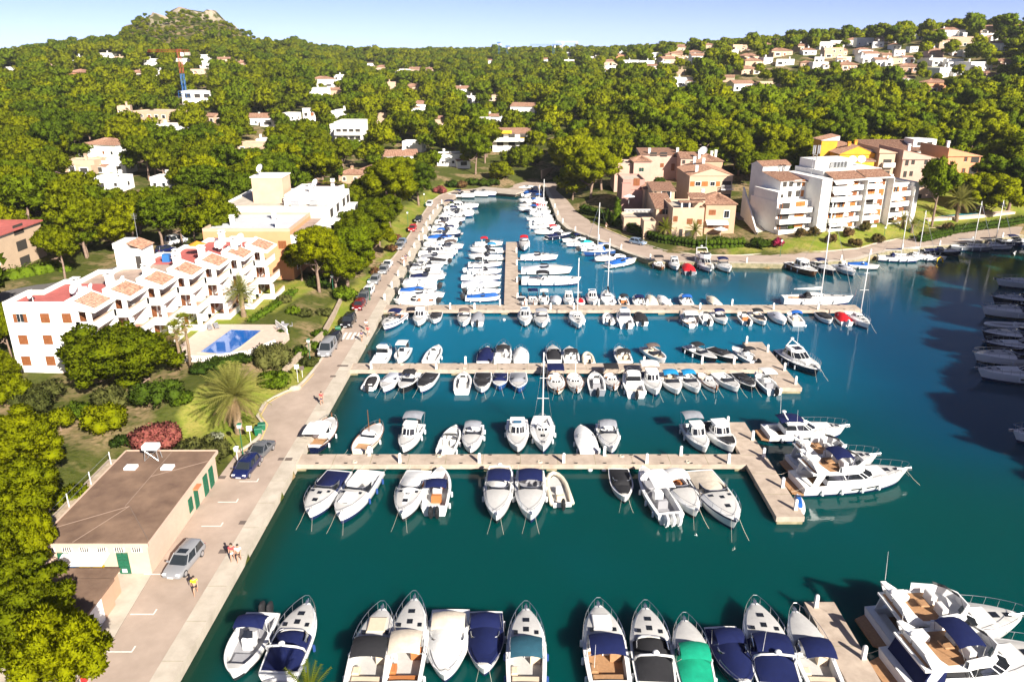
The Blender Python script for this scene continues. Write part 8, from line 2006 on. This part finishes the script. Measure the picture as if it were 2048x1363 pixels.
# ================================================================== swimming pool and garden terrace
def pool():
    e = empty('pool_terrace', (-41, 104, 3.05), 0, 'pale paved pool terrace with white balustrade beside the white block', 'terrace')
    mb = MB(); mb.prism([(-7.0, -6.8), (-.5, -7.0), (4.6, -5.0), (7.2, -.5), (7.6, 4.5), (4.6, 8.6), (-6.2, 8.8)], -3, 0); mb.build('paving', paving, e)
    P = [(-2.7, -3.3), (-1.6, 6.1), (3.1, 5.7), (2.2, -1.3), (1.4, -4.3)]
    c = (.6, .8); Q = [(c[0] + (a - c[0]) * 1.09, c[1] + (b - c[1]) * 1.07) for a, b in P]
    mb = MB(); n = len(P); mb.add([(*p, .10) for p in P] + [(*p, .10) for p in Q] + [(*p, 0) for p in Q] + [(*p, .01) for p in P], [f for i in range(n) for f in ((i, (i + 1) % n, n + (i + 1) % n, n + i), (n + i, n + (i + 1) % n, 2 * n + (i + 1) % n, 2 * n + i), (i, 3 * n + i, 3 * n + (i + 1) % n, (i + 1) % n))]); mb.build('coping', concrete_l, e)
    mb = MB(); mb.add([(*p, .05) for p in P], [tuple(range(n - 1, -1, -1))]); mb.build('pool_water', mat('pool_blue', (.002, .10, .40), .05, .5, bump=.05, bscale=2), e)
    for nm, seq in (('balustrade', [(-3.6, -6.7), (-.5, -6.8), (4.4, -4.9)]), ('balustrade', [(4.6, -4.7), (7.0, -.5)]), ('balustrade', [(7.4, 4.4), (4.6, 8.3)])):
        mb = MB(); pts = resample(seq, int(sum(math.dist(a, b) for a, b in zip(seq, seq[1:])) / .32) + 2)
        for x, y in pts: mb.box(x, y, .4, .14, .14, .62, .4)
        mb.tube([(x, y, .78) for x, y in pts], .09, 4); mb.tube([(x, y, .06) for x, y in pts], .09, 4); mb.build(nm, white_wall, e)
    for i, (x, y) in enumerate(((-5.0, 6.6), (-4.2, 7.2))):
        l = empty('sun_lounger', (-41 + x, 104 + y, 3.05), .5, ('left', 'right')[i] + ' dark stacked sun lounger behind the pool', 'lounger'); mb = MB(); mb.box(0, 0, .3, .65, 1.9, .1); mb.box(0, .7, .5, .65, .5, .08, 0, 1); mb.build('mattress', grey_vinyl, l); mb = MB(); [mb.box(sx * .28, sy * .8, .13, .06, .06, .26) for sx in (-1, 1) for sy in (-1, 1)]; mb.build('legs', metal_grey, l)
    t = empty('garden_table', (-34.6, 110.5, 3.05), 0, 'dark garden table with chairs on the terrace corner', 'table'); mb = MB(); mb.box(0, 0, .72, 1.3, .9, .06); mb.tube([(0, 0, 0), (0, 0, .7)], .08); mb.build('table_top', grey_vinyl, t)
    for k in range(4): a = k * 1.57 + .4; mb = MB(); mb.box(math.cos(a) * 1.0, math.sin(a) * .8, .42, .42, .42, .06, a); mb.box(math.cos(a) * 1.2, math.sin(a) * 1.0, .68, .06, .42, .5, a); mb.build('chair', grey_vinyl, t)
pool()
g = empty('garden_pool', (118, 201, 3.3), R(20), 'turquoise garden pool behind the right-hand hedge', 'pool')
mb = MB(); mb.prism([(-15, -3.4), (15, -3.4), (15, 6), (-15, 6)], -3, 0); mb.build('paving', paving, g)
mb = MB(); mb.prism([(10 * math.cos(k * .3927) * (1 + .15 * math.cos(2 * k)), 2.0 * math.sin(k * .3927)) for k in range(16)], .0, .06); mb.build('pool_water', mat('turquoise_pool', (.01, .22, .28), .08), g)
w = empty('garden_wall', (-31.3, 104, 1), 0, 'low stone garden wall between lawn and pool garden', 'wall')
polyline_box('wall', [(.2, -7), (.9, 0), (2.0, 8), (1.6, 18), (.8, 30)], .35, 1.1, stone_wall, w, 0)
w = empty('garden_wall', (98, 188, 1), 0, 'long cream garden wall along the right road', 'wall')
polyline_box('wall', [(-2, -1.6), (10.4, 2.6), (34, 11.2), (56, 18.5)], .35, 1.0, cream_wall, w, 0)
for i, (u, v) in enumerate(((1378, 455), (1440, 474), (1256, 432))):
    x, y = at(u, v, 1.4); p = empty('parasol', (x, y, 1.2 if i != 2 else 4.6), 0, ('white parasol by the village palms', 'large white parasol at the right of the village', 'green and white parasol on the village terrace')[i], 'parasol')
    mb = MB(); mb.tube([(0, 0, 0), (0, 0, 2.6)], .04); mb.build('pole', metal_white, p); mb = MB(); mb.loft([[(1.7 * math.cos(k * .785), 1.7 * math.sin(k * .785), 2.1) for k in range(8)], [(.05 * math.cos(k * .785), .05 * math.sin(k * .785), 2.7) for k in range(8)]], True, False, True); mb.build('canopy', awning_white, p)

# ================================================================== cars
CARP = {n: mat('car_paint_' + n, c, .25, .5, coat=.6) for n, c in {'silver': (.24, .245, .26), 'white': (.75, .75, .75), 'black': (.012, .012, .014), 'navy': (.008, .014, .07), 'grey': (.11, .115, .125), 'dark red': (.16, .008, .014), 'red': (.45, .012, .015), 'blue grey': (.17, .24, .34)}.items()}
lamp_m = mat('headlamp', (.75, .77, .80), .1, .8); tail_m = mat('tail_lamp', (.35, .01, .01), .2, .6); rim_m = mat('alloy', (.5, .5, .52), .3, .5, .6)
wheel_me = []
def wheel_meshes():
    if not wheel_me:
        t = MB(); t.loft([[(.32 * k * math.cos(a), y, .32 * k * math.sin(a)) for a in [2 * math.pi * j / 14 for j in range(14)]] for y, k in ((-.1, .66), (-.1, .96), (-.06, 1), (.06, 1), (.1, .96), (.1, .66))], True); wheel_me.append(t.mesh('wheel', rubber, True, 40))
        r = MB(); r.loft([[(.215 * math.cos(a), y, .215 * math.sin(a)) for a in [2 * math.pi * j / 14 for j in range(14)]] for y in (-.085, .085)], True, True, True); wheel_me.append(r.mesh('rim', rim_m))
    return wheel_me
CARS = {'hatch': (4.1, 1.74, 1.47, .20, .34, .60, .97), 'wagon': (4.55, 1.80, 1.46, .22, .36, .62, .99), 'saloon': (4.4, 1.76, 1.42, .24, .38, .62, .86), 'suv': (4.5, 1.86, 1.70, .20, .33, .62, .99), 'van': (4.9, 1.92, 1.96, .12, .24, .60, .99)}
def car(kind, x, y, hdg, col, label, z=.99):
    L, W, Hh, a0, a1, a2, a3 = CARS[kind]; e = empty('parked_car', (x, y, z), R(90 - hdg), label, 'car', 'parked cars'); hw = W / 2; pm = CARP[col]
    X = lambda t: L / 2 - t * L                      # t = 0 at the nose
    belt = Hh * (.60 if kind != 'van' else .52); mb = MB(); loops = []
    for t, zt, w, zb in ((0, belt * .62, .72, .38), (.03, belt * .74, .90, .26), (.12, belt * .86, .98, .2), (a0 + .03, belt * .98, 1, .2), (.45, belt, 1, .2), (.78, belt * 1.01, 1, .2), (.94, belt, .97, .22), (.99, belt * .92, .90, .28), (1.0, belt * .74, .82, .4)):
        q = w * hw; loops.append([(X(t), s * q * k, zb + (zt - zb) * h) for s, k, h in ((1, .9, 0), (1, 1, .25), (1, 1, .7), (1, .93, .95), (1, .75, 1), (-1, .75, 1), (-1, .93, .95), (-1, 1, .7), (-1, 1, .25), (-1, .9, 0))])
    mb.loft(loops, True, True, True); mb.build('body', pm, e, True, 45)
    def ring(z, xf, xr, k): return [(X(xf), hw * k * .8, z), (X(xf + .05), hw * k * .96, z), (X((xf + xr) / 2), hw * k, z), (X(xr - .04), hw * k * .95, z), (X(xr), hw * k * .78, z), (X(xr), -hw * k * .78, z), (X(xr - .04), -hw * k * .95, z), (X((xf + xr) / 2), -hw * k, z), (X(xf + .05), -hw * k * .96, z), (X(xf), -hw * k * .8, z)]
    A = ring(belt - .03, a0 + .03, a3 - .01, .93); B_ = ring(Hh - .07, a1 + .04, a3 - (.05 if kind != 'saloon' else .16), .76); C = ring(Hh, a1 + .10, a3 - (.09 if kind != 'saloon' else .2), .66)
    mb = MB(); mb.loft([A, B_], True); mb.build('windows', glass_dark, e, True, 35)
    mb = MB(); mb.loft([B_, C], True, False, True); mb.build('roof', pm, e, True, 50)
    mb = MB()
    for j in (1, 2, 3, 6, 7, 8): mb.tube([A[j], B_[j]], .05, 4)
    tag(mb.build('pillars', pm, e), kind='stuff')
    tm, rm_ = wheel_meshes()
    for wx in (X(.185), X(.80)):
        for s in (-1, 1): o = link('wheel', tm, e, (wx, s * (hw - .09), .32)); link('rim', rm_, o, (0, s * .03, 0))
    for s in (-1, 1):
        mb = MB(); mb.box(X(.035), s * hw * .66, belt * .70, .16, .34, .13); mb.build('headlight', lamp_m, e); mb = MB(); mb.box(X(.985), s * hw * .72, belt * .78, .10, .26, .2); mb.build('tail_light', tail_m, e); mb = MB(); mb.box(X(a0 + .10), s * (hw + .08), belt + .05, .12, .2, .13); mb.build('mirror', pm, e)
    mb = MB(); mb.box(X(0) + .015, 0, .42, .03, .5, .11); mb.build('number_plate', metal_white, e); mb = MB(); mb.box(X(.01), 0, belt * .52, .06, hw * .9, .12); mb.build('grille', rubber, e)
    if kind == 'wagon': MB().bx(-.35, .25, -.42, .42, Hh - .012, Hh + .006).build('sunroof', glass_dark, e)
    return e
def carp(kind, u, v, hdg, col, label, z=.99): x, y = at(u, v, 1.6); return car(kind, x, y, hdg, col, label, z)
carp('wagon', 368, 1118, 187, 'silver', 'silver estate car with sunroof parked beside the harbour building')
carp('hatch', 493, 932, 186, 'navy', 'navy hatchback at the corner of the harbour building')
carp('saloon', 520, 900, 190, 'grey', 'grey saloon behind the navy hatchback')
for k, (kind, u, v, col, lab) in enumerate((('van', 655, 697, 'silver', 'silver people carrier by the pool garden'), ('suv', 667, 680, 'black', 'black car directly behind the silver people carrier'), ('suv', 697, 642, 'black', 'black car alone just beyond the crossing'), ('hatch', 718, 609, 'dark red', 'dark red hatchback on the quay road'), ('suv', 727, 596, 'grey', 'dark grey car behind the dark red hatchback'), ('hatch', 737, 581, 'white', 'white car under the overhanging pine'), ('hatch', 750, 559, 'silver', 'silver hatchback beyond the overhanging pine'), ('hatch', 767, 539, 'silver', 'silver car before the white one at the road bulge'), ('saloon', 775, 528, 'white', 'white car at the road bulge'), ('hatch', 799, 492, 'silver', 'silver car with a grey one behind it'), ('saloon', 804, 483, 'blue grey', 'blue grey car behind the silver one'), ('hatch', 825, 456, 'red', 'bright red car on the far quay road'), ('hatch', 837, 438, 'black', 'black car beyond the bright red one'), ('hatch', 859, 407, 'white', 'white car farthest along the left quay'))): carp(kind, u, v, 183, col, lab)
carp('hatch', 1276, 483, 130, 'blue grey', 'blue grey car parked by the village hedge')
for k, (u, v, col) in enumerate(((1490, 352, 'dark red'), (1506, 362, 'white'), (1522, 370, 'white'), (1500, 378, 'silver'), (1512, 392, 'silver'), (1498, 402, 'blue grey'))): x, y = at(u, v, 3.8); car('hatch', x, y, 110, col, f'{col} car in the car park behind the village, {ORD[k + 1]} from top', 3.1)
for k, (u, v, col, kind) in enumerate(((352, 478, 'white', 'van'), (330, 494, 'navy', 'hatch'), (430, 438, 'black', 'suv'), (445, 430, 'grey', 'hatch'), (388, 458, 'silver', 'hatch'))):
    x, y = at(u, v, 5.5); t_ = min(street, key=lambda p: abs(p[1] - y)); car(kind, x, y, 28, col, f'{col} vehicle parked on the street behind the white stepped block', gz(x, y) + .14)

# ================================================================== people
skin_m = mat('skin', (.42, .24, .16), .6); hair_m = mat('hair', (.03, .02, .015), .8)
def skinned(name, V, E, Rr, m, parent):
    me = bpy.data.meshes.new(name); me.from_pydata(V, E, []); o = link(name, me, parent); o.modifiers.new('skin', 'SKIN')
    for i, d in enumerate(me.skin_vertices[0].data): r = Rr[i]; d.radius = (r, r) if not isinstance(r, tuple) else r; d.use_root = i == 0
    sb = o.modifiers.new('smooth', 'SUBSURF'); sb.levels = 1; sb.render_levels = 1; me.materials.append(m); return o
def person(u, v, face, shirt, legs, label, z=1.0, stride=.22):
    x, y = at(u, v, z); e = empty('person', (x, y, z), R(-face), label, 'person', 'people on the quays'); s = stride
    V = [(0, 0, .95), (0, .01, 1.15), (0, 0, 1.38), (0, .01, 1.5), (0, .03, 1.62), (0, .03, 1.72), (.19, 0, 1.40), (.25, .05 - s * .4, 1.12), (.25, .14 - s * .6, .88), (-.19, 0, 1.40), (-.25, .05 + s * .6, 1.12), (-.25, .16 + s * .9, .90), (.10, s * .6, .50), (.10, s * .7, .09), (.10, s * .7 + .16, .04), (-.10, -s * .3, .50), (-.10, -s * 1.2, .12), (-.10, -s * 1.2 + .16, .05), (.25, .17 - s * .7, .80), (-.25, .2 + s, .82)]
    E = [(0, 1), (1, 2), (2, 3), (3, 4), (4, 5), (2, 6), (6, 7), (7, 8), (2, 9), (9, 10), (10, 11), (0, 12), (12, 13), (13, 14), (0, 15), (15, 16), (16, 17), (8, 18), (11, 19)]
    Rr = [(.15, .11), (.14, .10), (.16, .11), .055, .095, .085, .065, .045, .035, .065, .045, .035, .07, .045, .035, .07, .045, .035, .04, .04]
    skinned('body', V, E, Rr, skin_m, e)
    skinned('shirt', [(0, 0, .98), (0, .01, 1.18), (0, 0, 1.40), (.20, 0, 1.40), (.235, .03, 1.22), (-.20, 0, 1.40), (-.235, .03, 1.22)], [(0, 1), (1, 2), (2, 3), (3, 4), (2, 5), (5, 6)], [(.18, .13), (.17, .125), (.18, .13), .085, .075, .085, .075], mat('cloth_' + shirt[0], shirt[1], .9), e)
    skinned('shorts', [(0, 0, .97), (0, 0, .90), (.10, s * .35, .62), (-.10, -s * .2, .62)], [(0, 1), (1, 2), (1, 3)], [(.18, .13), (.17, .13), .10, .10], mat('cloth_' + legs[0], legs[1], .9), e)
    mb = MB(); mb.ball((0, .0, 1.69), .115, 8, 5, (1, 1.05, .95)); mb.build('hair', hair_m, e, True)
Y_, K_, W_, N_, R_ = ('yellow', (.75, .68, .01)), ('black', (.015, .015, .018)), ('white', (.7, .7, .7)), ('navy', (.02, .03, .12)), ('red', (.5, .05, .06))
person(392, 1187, 160, Y_, K_, 'person in bright yellow shirt and black shorts walking on the quay', stride=.3)
person(466, 1120, 170, R_, W_, 'person in red shirt beside another near the quay edge'); person(479, 1122, 175, W_, K_, 'person in white shirt and dark shorts at the quay edge')
person(724, 682, 150, N_, K_, 'person in navy shirt near the crossing'); person(737, 672, 200, R_, W_, 'person in red shirt near the crossing'); person(733, 660, 190, W_, N_, 'person in white shirt near the crossing')
person(806, 528, 180, W_, K_, 'person in white shirt on the far quay road'); person(812, 524, 170, N_, N_, 'person in navy clothes on the far quay road'); person(1212, 458, 140, K_, W_, 'person in black shirt by the village hedge'); person(644, 808, 180, R_, N_, 'person in red shirt on the quay past the bend'); person(1049, 614, 90, W_, N_, 'person standing on the farthest pier', z=PIER_Z)

# ================================================================== street furniture
def lamp(u, v, label, z=1.0, h=3.4, m=None):
    x, y = at(u, v, z); e = empty('street_lamp', (x, y, gz(x, y)), 0, label, 'street lamp', 'green street lamps along the lawns'); mb = MB(); mb.tube([(0, 0, -.3), (0, 0, .5)], .10, 6, .07); mb.tube([(0, 0, .5), (0, 0, h)], .05, 6); mb.build('post', m or metal_green, e)
    mb = MB(); mb.box(0, 0, h + .22, .34, .34, .42, 0, 1.25); mb.build('lantern', gel, e); mb = MB(); mb.box(0, 0, h + .5, .5, .5, .14, 0, .3); mb.build('cap', m or metal_green, e)
for k, (u, v) in enumerate(((486, 908), (621, 727), (668, 600), (740, 600), (816, 452), (849, 412), (1560, 512), (1766, 484))): lamp(u, v, f'green lantern street lamp, {ORD[k + 1]} counted from the nearest')
lamp(476, 925, 'white short lamp beside the navy hatchback', m=metal_white, h=1.6)
def sign(u, v, label, m, h=2.3, z=1.0):
    x, y = at(u, v, z); e = empty('road_sign', (x, y, gz(x, y)), .2, label, 'sign', 'signs on posts'); mb = MB(); mb.tube([(0, 0, -.3), (0, 0, h)], .035, 5); mb.build('post', metal_white, e); mb = MB(); mb.box(0, -.05, h, .6, .04, .6); mb.build('panel', m, e)
sign(596, 762, 'white sign post on the lawn below the pool garden', metal_white); sign(605, 752, 'dark red notice board on the lawn below the pool garden', CANV['brown'], 1.4); sign(1172, 385, 'white board on a post at the far right quay corner', metal_white, 3.2); sign(502, 885, 'white sign behind the grey saloon', metal_white, 2)
def bin_(u, v, label, z=1.0):
    x, y = at(u, v, z); e = empty('waste_bin', (x, y, gz(x, y)), .3, label, 'bin', 'green bins'); mb = MB(); e.scale = (.8,) * 3; mb.box(0, 0, .55, .95, .8, 1.0, 0, 1.12); mb.build('body', metal_green, e); mb = MB(); mb.box(0, -.03, 1.12, 1.12, .95, .14, 0, .9); mb.build('lid', metal_green, e); mb = MB(); [mb.box(sx * .4, 0, .05, .08, .3, .12) for sx in (-1, 1)]; mb.build('wheels', rubber, e)
bin_(517, 866, 'left green waste container on the road bend'); bin_(524, 858, 'right green waste container on the road bend'); bin_(676, 662, 'green waste container behind the black car'); bin_(1820, 470, 'green waste container by the right lawn')
b = empty('fire_box', (-29.9, 42.3, 1), 0, 'red box standing under the bottom left pines', 'box'); b.scale = (.6,) * 3; MB().bx(-.3, .3, -.25, .25, 0, 1.0).build('body', CARP['red'], b); MB().bx(-.34, .34, -.29, .29, 1.0, 1.08).build('lid', CARP['red'], b)
s = empty('boulder', (*at(590, 778, 1), .9), .4, 'pale boulder on the lawn edge at the bend', 'rock'); mb = MB(); mb.ball((0, 0, .2), .8, 7, 5, (1.1, .6, .55)); mb.build('stone', rock_m, s)
clm = MB(); clm.box(0, 0, .06, .36, .1, .06); clm.box(0, 0, .03, .1, .1, .06); clm = clm.mesh('cleat', rubber)
piers = [o for o in bpy.data.objects if o.name.startswith('pier') and o.parent is None]
for x0, x1, ys, pi in ((-21, 24, P4Y, 0), (-20, 34, P3Y, 1), (-20, 59, P2Y, 2)):
    for x in np.arange(x0, x1, 3.1):
        for yy in (ys[0] + .25, ys[1] - .25): link('cleat', clm, piers[pi], (float(x), yy, PIER_Z))
rc = MB(); [rc.tube([(r_ * math.cos(k * .6), r_ * math.sin(k * .6), .03 + .04 * q) for k in range(11)], .03, 4) for q, r_ in enumerate((.3, .25, .19))]; rc = rc.mesh('rope_coil', rope_m)
for k, x in enumerate((-17, -8, 3, 12, 19)):
    for j, ys in enumerate((P4Y, P3Y)): tag(link('rope_coil', rc, None, (x + j * 1.3, ys[(k + j) % 2] + (.5 if (k + j) % 2 == 0 else -.5), PIER_Z)), f'coiled rope on the {("nearest full", "middle")[j]} pier, {ORD[k + 1]} from left', 'rope', 'rope coils on the piers')
bm = MB(); bm.ball((0, 0, .05), .28, 8, 6); bm = bm.mesh('buoy', fender_m, True)
for k, (u, v) in enumerate(((722, 690), (716, 700), (735, 590), (1370, 622), (1385, 622), (1398, 622), (640, 818), (652, 752), (1008, 640), (1147, 640), (1610, 652), (1180, 940), (1208, 940))): x, y = at(u, v, 0); tag(link('buoy', bm, None, (x, y, 0)), f'white round mooring buoy, {ORD[k + 1]} of those floating by the piers', 'buoy', 'mooring buoys')

# ================================================================== tower cranes on the skyline
def crane(u, v, top, jl, jr, D, low, high, label):
    x, y, zt = atD(u, top, D); g = gz(x, y); e = empty('tower_crane', (x, y, g), 0, label, 'crane', 'tower cranes on the skyline'); h = zt - g; s = D / FPX
    def lat(mb, z0, z1, w):
        for sx in (-1, 1):
            for sy in (-1, 1): mb.tube([(sx * w, sy * w, z0), (sx * w, sy * w, z1)], .10, 4)
        n = max(2, int((z1 - z0) / 2.5))
        for k in range(n):
            a, b = z0 + (z1 - z0) * k / n, z0 + (z1 - z0) * (k + 1) / n
            for sx in (-1, 1): mb.tube([(sx * w, -w, a), (sx * w, w, b)], .09, 3); mb.tube([(-w, sx * w, a), (w, sx * w, b)], .09, 3)
    mb = MB(); lat(mb, 0, h * .55, .8); mb.build('lower_mast', low, e); mb = MB(); lat(mb, h * .55, h, .8); mb.build('upper_mast', high, e)
    mb = MB(); L0, L1 = -jl * s, jr * s
    for dy in (-.6, .6): mb.tube([(L0, dy, h - 1.5), (L1, dy, h - 1.5)], .08, 4)
    mb.tube([(L0, 0, h - .3), (L1, 0, h - .3)], .08, 4); n = 18
    for k in range(n): a, b = L0 + (L1 - L0) * k / n, L0 + (L1 - L0) * (k + .5) / n; mb.tube([(a, -.6, h - 1.5), (b, 0, h - .3)], .07, 3); mb.tube([(b, 0, h - .3), (a + (L1 - L0) / n, .6, h - 1.5)], .07, 3)
    mb.build('jib', high, e); MB().bx(L1 - 2.5, L1, -.8, .8, h - 3.2, h - 1.6).build('counterweight', concrete, e); MB().bx(.9, 2.2, -.7, .7, h - 3.6, h - 1.7).build('cab', metal_white, e)
crane(357, 195, 98, 58, 20, 430, crane_blue, crane_red, 'tower crane with blue lower and red upper mast among the left villas')
crane(998, 108, 84, 4, 3, 900, crane_blue, crane_blue, 'leftmost small blue crane on the central skyline'); crane(1014, 112, 91, 3, 6, 880, crane_blue, crane_blue, 'second small blue crane on the central skyline'); crane(1107, 112, 88, 44, 16, 860, crane_blue, crane_blue, 'largest blue crane on the skyline with long jib'); crane(1124, 110, 82, 12, 30, 950, metal_white, metal_white, 'pale crane behind the largest blue crane')
bs = ublock('building_site', 'unfinished building with blue scaffold below the left tower crane', 362, 425, 184, 420, 10, 21, white_wall, wins=[('S', .2, .5, 3, 2, 'dark'), ('S', .5, .5, 3, 2, 'dark'), ('S', .8, .5, 3, 2, 'dark')])
mb = MB(); [mb.tube([(x, -6.6, 0), (x, -6.6, 4)], .09, 4) for x in (-9, -7, -5, -3)]; [mb.tube([(-9, -6.6, z), (-3, -6.6, z)], .09, 4) for z in (1.3, 2.6, 3.9)]; mb.build('scaffold', crane_blue, bs)
# ================================================================== light summer haze
def haze():
    mb = MB(); mb.bx(-2600, 2600, -60, 3500, -4.5, 160); o = mb.build('haze', [])
    m = bpy.data.materials.new('summer_haze'); m.use_nodes = True; N = m.node_tree.nodes
    for n in list(N): N.remove(n)
    out = N.new('ShaderNodeOutputMaterial'); v = N.new('ShaderNodeVolumePrincipled'); v.inputs['Color'].default_value = (.86, .92, 1.0, 1); v.inputs['Density'].default_value = 0.000065; v.inputs['Anisotropy'].default_value = 0.0
    m.node_tree.links.new(v.outputs[0], out.inputs['Volume']); o.data.materials.append(m); tag(o, 'thin pale summer haze', kind='stuff')
haze()
